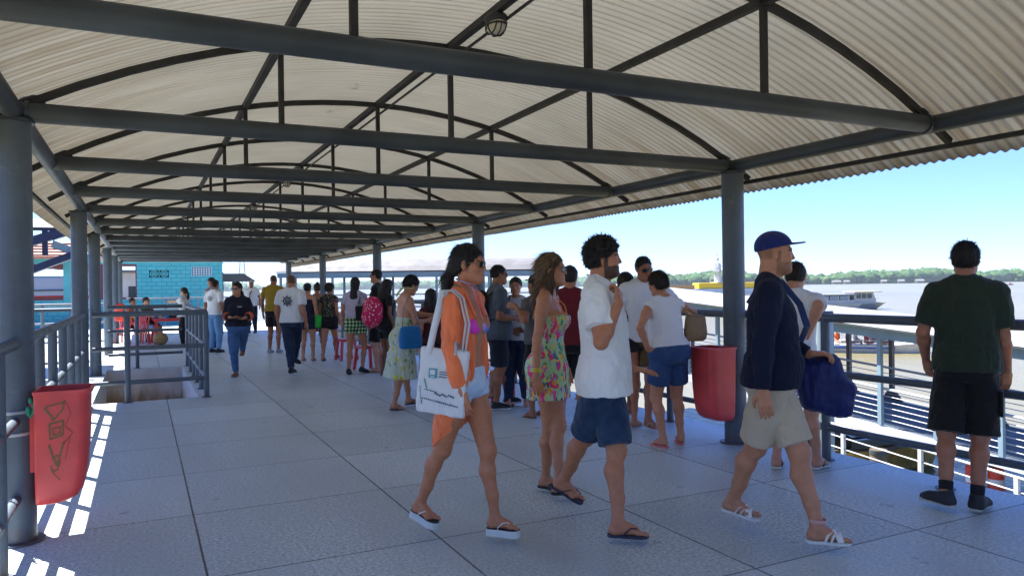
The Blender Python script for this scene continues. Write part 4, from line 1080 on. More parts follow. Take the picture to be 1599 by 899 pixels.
# ---- floating pontoon with buoys
b = MB(); b.box2((13.4, 2, WZ-.2), (17.0, 10.9, WZ+.32)); o = b.build('pontoon', mat('pontoon_steel', (.16, .20, .25), .6, var=.5, scale=2, bump=.2), bevel=.03); tag(o, 'low grey floating pontoon under the gangway', 'pontoon')
ORB = mat('orange_red_plastic', (.75, .06, .03), .45, var=.1); REFL = mat('reflective_band', (.7, .7, .7), .4)
for (x, y, r, l) in ((16.45, 10.35, .09, 'slim orange and white striped marker post on the pontoon'), (16.75, 9.95, .17, 'thick red marker drum on the pontoon, right of the striped post')):
    e = empty('marker_post', (x, y, WZ+.32), 0, l, 'marker'); b = MB(); b.lathe([(r*1.1, 0), (r, .05), (r*.92, .55), (r*.5, .6)], n=18); b.build('drum', ORB, e, 40)
    b = MB(); b.lathe([(r*.975, .2), (r*.98, .2), (r*.97, .32), (r*.96, .32)], n=18); b.build('band', REFL, e, 40)
    b = MB(); b.lathe([(r*1.3, 0), (r*1.3, .03)], n=18); b.build('foot', DARKM, e, 40)
# ---- boats
def hull(b, L, W, H, bow=.25, n=14, sheer=.25, flare=.75, transom=.8):
    """closed hull along +x, waterline z=0, deck z=H"""
    R = []
    for i in range(n+1):
        t = i/n; x = -L/2+L*t; w_ = W/2*(transom+(1-transom)*min(1, t*3)) if t < 1-bow else W/2*sqrt(max(0.0004, 1-((t-(1-bow))/bow)**2)); hz = H*(1+sheer*max(0, (t-.5)*2)**2)
        sh = (t > 1-bow)*((t-(1-bow))/bow)**2*.08*L
        R.append([(x+sh, -w_, hz), (x, -w_*flare, .0), (x-sh*.5, -w_*flare*.6, -.35), (x-sh*.5, w_*flare*.6, -.35), (x, w_*flare, .0), (x+sh, w_, hz)])
    vs = [p for r in R for p in r]; fs = []
    for i in range(n):
        for k in range(6): l = (k+1) % 6; fs.append((i*6+k, i*6+l, (i+1)*6+l, (i+1)*6+k))
    fs.append((0, 1, 2, 3, 4, 5)); fs.append(tuple(n*6+k for k in range(5, -1, -1))); b.add(vs, fs)
BOATW = mat('boat_white', (.46, .49, .50), .5, var=.15, scale=.8); GLD = mat('dark_glass', (.02, .03, .04), .1, spec=.8); BOATB = mat('boat_blue', (.03, .12, .35), .5)
def yaw_face(r, f): h = hd(r, f); return atan2(h[1], h[0])
e = empty('passenger_boat', (107.8, 96.2, WZ), yaw_face(1, .05), 'long white passenger boat with a raised wheelhouse at its bow, moored off the pier', 'boat')
b = MB(); hull(b, 24, 4.6, 1.15, .16, sheer=.1, flare=.8); b.build('hull', BOATW, e, 40)
b = MB(); b.box2((-11.5, -1.95, 1.16), (7.0, 1.95, 1.75)); b.build('lower_cabin', BOATW, e)
for k in range(9):
    b = MB(); b.box2((-10.8+1.9*k, -1.98, 1.8), (-9.2+1.9*k, 1.98, 2.55)); b.build('window', mat('boat_awning', (.22, .28, .36), .5), e)
for k in range(10): b = MB(); b.box2((-11.2+1.9*k, -1.99, 1.752), (-11.0+1.9*k, 1.99, 2.62)); b.build('post', BOATW, e)
b = MB(); b.box2((-11.8, -2.25, 2.63), (7.6, 2.25, 2.80)); b.build('roof', WROOF, e)
b = MB(); b.prism([(7.1, 1.0), (11.2, 1.2), (10.6, 3.1), (7.1, 3.1)], -1.7, 1.7, T=Matrix.Rotation(pi/2, 4, 'X')); wh = b.build('wheelhouse', BOATW, e)
for k in range(3): b = MB(); b.box2((7.5+1.0*k, -1.74, 2.0), (8.3+1.0*k, 1.74, 2.85)); b.build('window', GLD, wh)
b = MB(); b.box2((6.9, -2.3, 3.11), (11.9, 2.3, 3.24)); b.build('canopy_roof', mat('tan_roof', (.42, .38, .32), .7), wh)
b = MB(); b.prism([(7.6, .25), (8.2, 1.0), (10.5, 1.0), (11.0, .25)], -2.26, 2.26, T=Matrix.Rotation(pi/2, 4, 'X')); b.build('recess_shade_block', mat('recess_shade_grey', (.12, .15, .17), .6), e)  # solid dark grey block; the shade of a hull recess is put into its colour
b = MB()
for k in range(5): b.bar((7.2+.9*k, -2.15, 1.2), (7.2+.9*k, -2.15, 2.0), .05, .05)
b.bar((7.1, -2.15, 2.0), (11.4, -2.15, 2.0), .06, .06); b.build('bow_rail', BOATW, e)
# cargo ferry with tower
YEL = mat('yellow_paint', (.75, .48, .02), .5, var=.1)
e = empty('cargo_barge', (101.5, 119, WZ), yaw_face(1, .1), 'grey cargo barge carrying a yellow machine and orange boxes behind the kissing couple', 'barge')
e.scale = (1.25, 1.25, 1.9)
b = MB(); hull(b, 26, 7, 1.5, .1, sheer=.05, flare=.9, transom=1); b.build('hull', mat('barge_grey', (.30, .33, .35), .6, var=.3, scale=.5), e, 40)
b = MB(); b.box2((-8, -1.7, 1.52), (10.5, 1.7, 2.1)); b.build('deck_house', BOATW, e)
for x0, x1 in ((-.5, 3.6), (4.4, 9.2)): b = MB(); b.box2((x0, -1.5, 2.11), (x1, 1.5, 2.72)); b.build('yellow_machine', YEL, e, bevel=.1)
b = MB(); b.box2((-6, -1.6, 2.11), (-1.2, 1.6, 2.5)); b.build('orange_container', mat('orange_paint', (.50, .26, .10), .6, var=.3), e)
b = MB(); b.box2((-7.6, -1, 2.11), (-6.6, 1, 3.0)); b.build('blue_housing', mat('teal_paint', (.05, .25, .35), .6), e)
b = MB(); b.bar((-8.4, 0, 1.5), (-8.4, 0, 3.1), .3, .3); b.build('crane_post', mat('rust', (.14, .07, .04), .8), e)
e = empty('signal_tower', (104.8, 117.0, WZ), .3, 'tall white steel tower with lookout platforms, rising left of the near river column', 'tower')
b = MB()
for x in (-.55, .55):
    for y in (-.55, .55): b.bar((x, y, 0), (x*.7, y*.7, 9.0), .13, .13)
for k in range(7):
    z0, z1 = 1+1.1*k, 2.1+1.1*k
    for s1 in (-.5, .5): b.bar((-.5, s1, z0), (.5, s1, z1), .07, .07); b.bar((s1, .5, z0), (s1, -.5, z1), .07, .07)
b.build('lattice', WHITEP, e)
for z0, w_ in ((5.2, 1.1), (7.6, .9)):
    b = MB(); b.box2((-w_, -w_, z0), (w_, w_, z0+.14)); b.box2((-w_*.5, -w_*.5, z0+.15), (w_*.5, w_*.5, z0+1.5))
    for s1 in (-w_, w_): b.bar((s1, -w_, z0+.9), (s1, w_, z0+.9), .07, .07); b.bar((-w_, s1, z0+.9), (w_, s1, z0+.9), .07, .07); b.bar((s1, s1, z0), (s1, s1, z0+.9), .07, .07); b.bar((s1, -s1, z0), (s1, -s1, z0+.9), .07, .07)
    b.build('platform', WHITEP, e)
b = MB(); b.bar((0, 0, 9), (0, 0, 11.2), .12, .12); b.sphere((0, 0, 10.0), .35, 8, 6); b.build('mast', WHITEP, e)
# open launches with passengers
REDS = mat('red_stripe', (.60, .05, .03), .5); LAUN = mat('launch_white', (.62, .60, .55), .6, var=.2, scale=1.5)
def launch(x, y, rz, L, lab, stripe=True):
    e = empty('launch', (x, y, WZ), rz, lab, 'boat', 'open launches loading passengers')
    b = MB(); hull(b, L, 1.7, .55, .3, sheer=.45, flare=.8); b.build('hull', LAUN, e, 40)
    b = MB(); b.box2((-L*.36, -.86, .30), (L*.2, .86, .42)); b.build('stripe', REDS if stripe else BOATB, e)
    for k in range(4): b = MB(); b.box2((-L*.35+k*L*.16, -.7, .56), (-L*.35+k*L*.16+.3, .7, .66)); b.build('bench', LAUN, e)
    b = MB()
    for sy in (-.78, .78):
        b.tube((-L*.4, sy, .85), (L*.3, sy, .9), .03, 6)
        for k in range(6): b.tube((-L*.4+k*L*.14, sy, .5), (-L*.4+k*L*.14, sy, .88), .02, 6)
    b.build('gunwale_rail', WHITEP, e, 40)
    b = MB()
    for sx in (-.3, .05):
        for sy in (-.7, .7): b.tube((L*sx, sy, .5), (L*sx*.9, sy, 1.9), .025, 6)
    b.build('canopy_pole', WHITEP, e, 40); b = MB(); b.prism([(-L*.34, -.85), (L*.08, -.85), (L*.08, .85), (-L*.34, .85)], 1.88, 1.93); b.build('canopy', WROOF, e)
    return e
launch(44.4, 40.6, yaw_face(1, -.25), 7.5, 'open white launch with a red stripe, upper left of the two'); launch(46.2, 36.0, yaw_face(1, -.3), 7.0, 'open launch full of people in orange life vests, nearer the green tee man', False)
e = empty('canoe', (17.15, 13.95, WZ), yaw_face(1, .12), 'weathered yellow wooden boat end showing under the lower rail', 'boat')
b = MB(); hull(b, 4.6, 1.3, .55, .45, sheer=.5, flare=.7); b.build('hull', mat('worn_yellow', (.50, .36, .10), .7, var=.45, scale=4), e, 40)
b = MB(); b.path([(-2.2, -.6, .6), (0, -.62, .6), (1.2, -.5, .72), (2.2, -.05, .95)], .035, 6); b.path([(-2.2, .6, .6), (0, .62, .6), (1.2, .5, .72), (2.2, .05, .95)], .035, 6); b.build('gunwale', WOODP, e, 40)
b = MB(); b.box2((-1.9, -.5, .57), (-.3, .5, .95)); b.build('black_tarp', mat('black_tarp', (.012, .012, .014), .6, var=.4, bump=.6, bscale=12), e, bevel=.1)
e = empty('motor_launch', (702, 403, WZ), yaw_face(-1, .2), 'tiny motor boat far out on the river at the right', 'boat'); b = MB(); hull(b, 6, 2, .9, .3); b.build('hull', BOATW, e, 40); b = MB(); b.box2((-1.5, -.8, .9), (1, .8, 1.9)); b.build('cabin', mat('faded_red', (.5, .2, .15), .6), e)
# ---- distant canopy on the river walkway
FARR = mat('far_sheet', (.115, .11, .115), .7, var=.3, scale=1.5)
e = empty('far_canopy', (16, 45.5, 0), yaw_face(1, -.02), 'long white roofed walkway with blue posts, far behind the crowd', 'canopy')
b = MB(); 
for k in range(8):
    a0, a1 = -1+2*k/8, -1+2*(k+1)/8; x0, x1 = -8.8, 8.2
    b.add([(x0, 1.6*a0, 2.55+.75*(1-a0*a0)), (x0, 1.6*a1, 2.55+.75*(1-a1*a1)), (x1, 1.6*a1, 2.5+.75*(1-a1*a1)), (x1, 1.6*a0, 2.5+.75*(1-a0*a0)), (x0, 1.6*a0, 2.60+.75*(1-a0*a0)), (x0, 1.6*a1, 2.60+.75*(1-a1*a1)), (x1, 1.6*a1, 2.55+.75*(1-a1*a1)), (x1, 1.6*a0, 2.55+.75*(1-a0*a0))], [(0, 1, 2, 3), (7, 6, 5, 4), (0, 4, 5, 1), (2, 6, 7, 3)])
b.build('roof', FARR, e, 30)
for sy in (-1.5, 1.5): b = MB(); b.bar((-8.7, sy, 2.38), (8.1, sy, 2.32), .12, .3); b.build('fascia', PALE, e)
for k in range(6):
    for sy in (-1.5, 1.5): b = MB(); b.bar((-8.5+3.25*k, sy, 0), (-8.5+3.25*k, sy, 2.25), .14, .14); b.build('post', PALE, e)
for zz in (1.1, .7, .3):
    for sy in (-1.5, 1.5): b = MB(); b.tube((-8.5, sy, zz), (8.1, sy, zz), .03, 6); b.build('rail', STEEL, e)
b = MB(); b.box2((-9, -1.9, -.4), (8.6, 1.9, 0)); b.build('walkway', CONC, e)
b = MB(); 
for k in range(5):
    for sy in (-1.2, 1.2): b = MB(); b.tube((-8+4*k, sy, WZ-1), (-8+4*k, sy, -.4), .2, 10); b.build('support_pile', CONC, e, 40)
# moored hulls beyond the railing
for (r, d_, L, H_, col, l) in ((-.115, 62, 7, 1.5, (.02, .035, .07), 'dark blue hull moored behind the woman with the blue bag'), (-.20, 70, 8, 1.3, (.28, .34, .40), 'pale grey hull moored behind the tall man in black'), (.055, 75, 9, 2.2, (.55, .10, .04), 'red and white river boat behind the dark hat'), (.0, 85, 9, 1.6, (.5, .52, .54), 'white hull moored behind the grey tee man')):
    P = _F*d_+_R*(r*d_); e = empty('moored_boat', (P.x, P.y, WZ), yaw_face(1, .05), l, 'boat', 'boats moored beyond the pier'); b = MB(); hull(b, L, 2.6, H_, .2, sheer=.2); b.build('hull', mat('hull_%.2f' % col[0], col, .5, var=.2, scale=1), e, 40)
    b = MB(); b.box2((-L*.35, -1, H_), (L*.2, 1, H_+1.3)); c_ = b.build('cabin', BOATW, e); b = MB(); b.box2((-L*.3, -1.02, H_+.5), (L*.15, 1.02, H_+.95)); b.build('windows', GLD, c_)
    b = MB(); b.box2((-L*.38, -1.2, H_+1.31), (L*.25, 1.2, H_+1.42)); b.build('roof', WROOF, e)
# ---- far shore woods (one mass) and huts
m_, t_, N_, L_, B_ = nodes_of('forest_leaves', .9, .1)
vc = N_.new('ShaderNodeVertexColor'); vc.layer_name = 'Col'; L_.new(vc.outputs[0], B_.inputs['Base Color']); FOREST = m_
def forest(name, px0, px1, dist, hmin, hmax, n, seed, label=None, col=((.018, .045, .014), (.055, .10, .03)), size=1.0):
    rnd = np.random.RandomState(seed); V_, F_, C_ = [], [], []; base = 0; nu, nv = 9, 6
    th = np.linspace(0, 2*pi, nu, endpoint=False); ph = np.linspace(.12, pi*.97, nv)
    for i in range(n):
        px = px0+(px1-px0)*rnd.rand(); row = rnd.rand(); d_ = dist*(1+.10*row)+rnd.normal()*6; P = _F*d_+_R*((px-799.5)/1163.66*d_)
        g_ = .5+.5*sin(px*.021+seed)+.35*sin(px*.057); Ht = hmin+(hmax-hmin)*(.25*rnd.rand()+.30*g_+.45*row*rnd.rand()); r = Ht*(.30+.30*rnd.rand())*size
        c = np.array([P.x, P.y, WZ+Ht-r*.8]); q = np.array([[sin(b_)*cos(a), sin(b_)*sin(a), cos(b_)] for b_ in ph for a in th])
        q = q*(1+.30*rnd.randn(len(q), 1)*.6)*np.array([r*1.15, r*1.15, r*.85])+c; q[:, 2] = np.maximum(q[:, 2], WZ+rnd.rand()*2)
        tone = rnd.rand(); cc = np.array(col[0])*(1-tone)+np.array(col[1])*tone; cc = cc*(1+.3*(rnd.rand(3)-.5)*np.array([1, .4, .5]))
        V_.append(q); C_.append(np.clip(cc[None]*(1+.5*(rnd.rand(len(q), 1)-.5)), 0, 1))
        for a in range(nv-1):
            for k in range(nu): l = (k+1) % nu; F_.append((base+a*nu+k, base+a*nu+l, base+(a+1)*nu+l, base+(a+1)*nu+k))
        base += len(q)
        if i % 3 == 0:    # undergrowth filling the bank
            q2 = np.array([[sin(b_)*cos(a), sin(b_)*sin(a), cos(b_)] for b_ in ph for a in th])*(1+.2*rnd.randn(nu*nv, 1))*np.array([r*1.3, r, r*.9])+np.array([P.x, P.y, WZ+r*.35]); V_.append(q2); C_.append(np.tile(cc*.8, (nu*nv, 1)))
            for a in range(nv-1):
                for k in range(nu): l = (k+1) % nu; F_.append((base+a*nu+k, base+a*nu+l, base+(a+1)*nu+l, base+(a+1)*nu+k))
            base += nu*nv
    P_ = np.concatenate(V_); o = to_mesh(name, P_, np.array(F_), FOREST, None, np.concatenate(C_), smooth=False)
    return tag(o, label, None, None, 'stuff')
forest('far_bank_forest', 930, 1800, 1640, 14, 36, 1500, 3)
forest('farther_bank_forest', 250, 960, 3300, 18, 46, 500, 8, size=1.3)
bk = MB()
vs = []; n = 40
for k in range(n+1):
    px = 200+1700*k/n; d0 = 1625 if px > 930 else 3250
    for d_ in (d0, d0+900): P = _F*d_+_R*((px-799.5)/1163.66*d_); vs.append((P.x, P.y, WZ+.8))
bk.add(vs, [(2*i, 2*i+1, 2*i+3, 2*i+2) for i in range(n)]); tag(bk.build('far_bank', mat('river_bank', (.06, .055, .03), .9, var=.3, scale=.05)), kind='structure')
HUTW = mat('hut_board', (.14, .13, .12), .8, var=.3, scale=.6); HUTR = mat('hut_roof', (.17, .16, .16), .7, var=.2, scale=.6)
for px, wd, l in ((1306, 16, 'white roofed stilt house on the far bank, above the passenger boat'), (1322, 10, 'low grey hut on the far bank, right of the white roofed house'), (1380, 9, 'small brown hut on the far bank, midway to the man in green'), (1407, 11, 'grey hut on the far bank, second left of the man in green'), (1436, 15, 'long pale hut on the far bank, beside the head in the green tee'), (1478, 8, 'tiny hut on the far bank by the ear of the man in green')):
    d_ = 1575; P = _F*d_+_R*((px-799.5)/1163.66*d_); e = empty('hut', (P.x, P.y, WZ), yaw_face(1, 0), l, 'hut', 'huts on the far bank')
    b = MB(); b.box2((-wd/2, -4, 1.5), (wd/2, 4, 5)); b.build('wall', HUTW, e)
    b = MB(); b.prism([(-5.2, 5), (5.2, 5), (0, 8.6)], -wd/2-1, wd/2+1, T=Matrix.Rotation(pi/2, 4, 'Z') @ Matrix.Rotation(pi/2, 4, 'X')); b.build('roof', HUTR, e)
    for s_ in (-.42, 0, .42): b = MB(); b.box2((wd*s_-.3, -4.1, 0), (wd*s_+.3, -3.5, 1.5)); b.build('stilt', HUTW, e)
# ================================================================== LAND SIDE: turquoise building and neighbours
m_, t_, N_, L_, B_ = nodes_of('turquoise_block', .75, .3); g = NG(t_); co = g.coord()
bt = N_.new('ShaderNodeTexBrick'); x, y, z = g.xyz(co); cb = N_.new('ShaderNodeCombineXYZ'); L_.new(x, cb.inputs[0]); L_.new(z, cb.inputs[1]); L_.new(cb.outputs[0], bt.inputs[0])
bt.inputs['Scale'].default_value = 1; bt.inputs['Brick Width'].default_value = .40; bt.inputs['Row Height'].default_value = .175; bt.inputs['Mortar Size'].default_value = .012; bt.inputs['Mortar Smooth'].default_value = .2
bt.inputs['Color1'].default_value = (.07, .35, .375, 1); bt.inputs['Color2'].default_value = (.085, .39, .41, 1); bt.inputs['Mortar'].default_value = (.03, .20, .27, 1)
n = g.noise(co, 2.5, 6, .65); c = g.mix(g.rng(n, .55, .75, 0, .7), bt.outputs[0], (.22, .24, .24)); L_.new(c, B_.inputs['Base Color']); L_.new(g.bump(g.math('SUBTRACT', 1, bt.outputs['Fac']), .5, .01), B_.inputs['Normal']); TBLOCK = m_
TURQ = mat('turquoise_paint', (.075, .37, .39), .6, var=.2, scale=1.5); MAROON = mat('maroon_paint', (.13, .02, .03), .6); TILE = mat('clay_tiles', (.42, .17, .10), .8, col2=(.28, .12, .09), scale=8)
by = 37.0
e = empty('turquoise_building', (0, by, 0), 0, 'turquoise painted block building with patterned vents, closing the left end of the pier', 'building')
def bb(name, m, *boxes, par=None, bevel=0):
    b = MB()
    for a, c in boxes: b.box2(a, c)
    return b.build(name, m, par or e, bevel=bevel)
bb('wall', TBLOCK, ((-.20, 0, 0), (.28, .18, 2.95)), ((.28, 0, 0), (1.12, .18, 2.11)), ((.28, 0, 2.47), (1.12, .18, 2.95)), ((1.12, 0, 0), (2.03, .18, 2.95)), ((2.03, 0, 0), (2.90, .18, 2.19)), ((2.03, 0, 2.60), (2.90, .18, 2.95)), ((2.90, 0, 0), (3.36, .18, 2.95)))
bb('side_wall', TBLOCK, ((3.18, .19, 0), (3.355, 5, 2.95)))
bb('lower_wall', TBLOCK, ((-9, .002, 0), (-.2, .18, 1.18))); bb('lintel', TURQ, ((-9, -.02, 2.72), (3.38, .20, 3.06)))
for x0, x1 in ((-3.0, -2.35), (-2.0, -1.6), (-.92, -.84), (-5.6, -5.2)): bb('pier', TURQ, ((x0, -.01, 1.18), (x1, .19, 2.72)))
bb('window_frame', MAROON, ((-.84, 0, 1.18), (-.79, .15, 2.72)), ((-.25, 0, 1.18), (-.2, .15, 2.72)), ((-.79, 0, 2.62), (-.25, .15, 2.72)), ((-.79, 0, 1.18), (-.25, .15, 1.26)))
bb('window_frame', MAROON, ((-5.2, 0, 2.56), (-3.0, .12, 2.72)), ((-5.2, 0, 1.18), (-3.0, .12, 1.30))); bb('window_frame', MAROON, ((-2.35, 0, 1.18), (-2.25, .12, 2.72)), ((-1.6, 0, 1.18), (-1.5, .12, 2.72)))
b = MB(); b.prism([(-1, 2.9), (3, 3.7), (3, 3.85), (-1, 3.02)], -9.0, -2.2, T=Matrix.Rotation(pi/2, 4, 'Z') @ Matrix.Rotation(pi/2, 4, 'X')); rf = b.build('tiled_roof', TILE, e)
b = MB()
for k in range(5): b.box2((-9, -.9+.75*k, 3.02+.16*k), (-2.3, -.8+.75*k, 3.09+.16*k))
b.build('tile_course', mat('dark_tile', (.16, .07, .05), .8), rf)
bb('flat_roof', CONC, ((-2.1, -.3, 3.07), (3.6, 5.2, 3.15)))
# vents: breeze blocks
b = MB()
for cx in (.49, .91):
    b.path([(cx+.15*cos(a), .03, 2.29+.13*sin(a)) for a in np.linspace(0, 2*pi, 17)[:-1]], .02, 6, closed=True)
    for a in range(4): b.bar((cx-.17*cos(a*pi/4), .03, 2.29-.16*sin(a*pi/4)), (cx+.17*cos(a*pi/4), .03, 2.29+.16*sin(a*pi/4)), .025, .04)
    for sx in (-.2, .2): b.box((cx+sx, .03, 2.29), (.02, .05, .36))
for zz in (2.12, 2.46): b.box((.70, .03, zz), (.84, .05, .02))
b.build('round_pattern_vent', TURQ, e)
b = MB()
for k in range(9): b.box((2.03+.108*k, .03, 2.395), (.035, .05, .41))
for k in range(5): b.box((2.465, .032, 2.20+.098*k), (.87, .045, .035))
b.build('square_grid_vent', mat('pale_breeze_block', (.45, .55, .6), .8), e)
bb('interior_shade_sheet', mat('shade_grey', (.03, .04, .05), .9), ((.2, .6, 2.0), (3.0, .65, 2.7)))  # near-black sheet behind the vents, coloured as the shade of an unlit room
# white vessel and buildings seen through the openings
e = empty('white_ferry', (-4.5, 48, WZ), 0, 'white ferry side with a red stripe seen through the opening of the turquoise building', 'ferry')
b = MB(); b.box2((-6, -1.5, 0), (2.2, 1.5, 5.9)); b.build('hull', mat('ferry_white', (.62, .68, .78), .5, var=.1, scale=.5), e, bevel=.15)
b = MB(); b.box2((-6.02, -1.52, 4.62), (2.22, 1.52, 4.85)); b.build('stripe', REDS, e); b = MB(); b.tube((-6, -1.56, 5.1), (2.2, -1.56, 5.15), .03, 6); b.build('cable', DARKM, e)
b = MB(); b.box2((-6.2, -1.8, 6.35), (1.2, 1.8, 6.5)); b.build('green_awning', mat('green_awning', (.05, .16, .12), .7), e); b = MB(); b.box2((.2, -1.85, 6.3), (2.6, 1.85, 6.9)); b.build('orange_sign', mat('orange_board', (.5, .2, .03), .6), e)
for xx in (-5.8, -1.8, 2.0): b = MB(); b.bar((xx, 0, 5.9), (xx, 0, 6.35), .1, .1); b.build('post', WHITEP, e)
e = empty('waterfront_house', (-.9, 62, WZ), 0, 'pale two storey waterfront house glimpsed through the narrow opening', 'house')
b = MB(); b.box2((-2.6, 0, 0), (2.4, 3, 6.4)); b.build('wall', mat('cream_wall', (.55, .53, .48), .8, var=.2, scale=.8), e); b = MB(); b.box2((-3, -.6, 6.4), (2.8, 3.4, 6.6)); b.build('roof', HUTR, e)
for k in range(4):
    b = MB(); b.box2((-2.3+1.15*k, -.03, 4.2), (-1.6+1.15*k, .03, 5.4)); b.build('window', GLD, e)
b = MB(); 
for k in range(8): b.box((-2.4+.65*k, -.62, 3.6), (.05, .05, 1.0))
b.box((-.1, -.62, 4.1), (5, .06, .06)); b.box((-.1, -.3, 3.05), (5, .7, .1)); b.build('balcony', WHITEP, e)
e = empty('kiosk', (4.15, 41, 0), 0, 'small dark timber kiosk at the right end of the turquoise wall', 'kiosk')
for xx in (-.45, .1): b = MB(); b.bar((xx, 0, -.3), (xx, 0, 1.95), .12, .12); b.build('post', WOODP, e)
b = MB(); b.bar((-.9, 0, 3.0), (-.1, 0, 1.95), .1, .1); b.build('brace', WOODP, e); b = MB(); b.prism([(-.9, 1.95), (1.1, 1.95), (.5, 2.35), (-.6, 2.35)], -1, 1, T=Matrix.Rotation(pi/2, 4, 'X')); b.build('roof', HUTW, e); b = MB(); b.box2((-.5, -.1, .0), (.5, .5, .9)); b.build('counter', HUTW, e)
e = empty('antenna_mast', (12.8, 112, WZ), 0, 'hazy lattice antenna mast beyond the turquoise building', 'mast')
b = MB()
for sx in (-1, 1): b.bar((sx*1.0, 0, 0), (sx*.25, 0, 9.2), .12, .12)
for k in range(8): z0 = 1.1*k; w0 = 1-.75*z0/9.2; w1 = 1-.75*(z0+1.1)/9.2; b.bar((-w0, 0, z0), (w1, 0, z0+1.1), .06, .06); b.bar((w0, 0, z0), (-w1, 0, z0+1.1), .06, .06)
b.build('lattice', mat('hazy_steel', (.35, .38, .42), .7), e); b = MB(); b.lathe([(.9, 0), (.6, .25), (.05, .35)], (2.5, 0, 4.6), 12); b.build('dish', WHITEP, e)
b = MB(); b.box2((-14, -4, -1), (30, 8, 3.2)); 
b = MB(); b.box2((-60, 52.5, WZ-.5), (9, 130, WZ+1.2)); tag(b.build('quay', CONC), kind='structure')
b = MB(); b.box2((-40, 11, WZ-.5), (-6.6, 36, -1.2)); tag(b.build('embankment', mat('gravel_bank', (.10, .10, .10), .9, var=.5, scale=3, bump=.5)), kind='structure')
# blue steel stair roof braces at the left
BLUEST = mat('dark_blue_steel', (.012, .02, .07), .5, var=.2)
e = empty('stair_roof_frame', (-1.6, 16.4, 0), 0, 'dark blue steel braces and pale roof edge beyond the near left column', 'steel frame')
def rel(p): return Vector(p)-Vector((-1.6, 16.4, 0))
for a, c, w_ in (((-2.6, 16.8, 2.22), (-1.05, 16.2, 2.72), .17), ((-2.6, 16.8, 1.62), (-1.05, 16.2, 2.25), .13)): b = MB(); b.bar(rel(a), rel(c), .10, w_); b.build('brace', BLUEST, e)
b = MB(); b.bar(rel((-2.6, 16.8, 2.72)), rel((-1.4, 16.4, 2.69)), .1, .05); b.build('top_bar', DARKM, e); b = MB(); b.bar(rel((-1.62, 16.45, 2.2)), rel((-1.62, 16.45, 2.7)), .09, .09); b.build('upright', BLUEST, e)
b = MB(); b.bar(rel((-1.5, 16.42, 2.42)), rel((-1.0, 16.25, 2.22)), .04, .14); b.build('gusset', PALE, e)
b = MB(); b.add([rel(p) for p in ((-4.5, 16.9, 2.76), (-1.35, 16.5, 2.74), (-1.5, 19, 3.1), (-4.5, 19.4, 3.15), (-4.5, 16.9, 2.72), (-1.35, 16.5, 2.70), (-1.5, 19, 3.06), (-4.5, 19.4, 3.11))], [(0, 1, 2, 3), (7, 6, 5, 4), (0, 4, 5, 1), (1, 5, 6, 2), (2, 6, 7, 3), (3, 7, 4, 0)]); b.build('roof_sheet', WROOF, e)
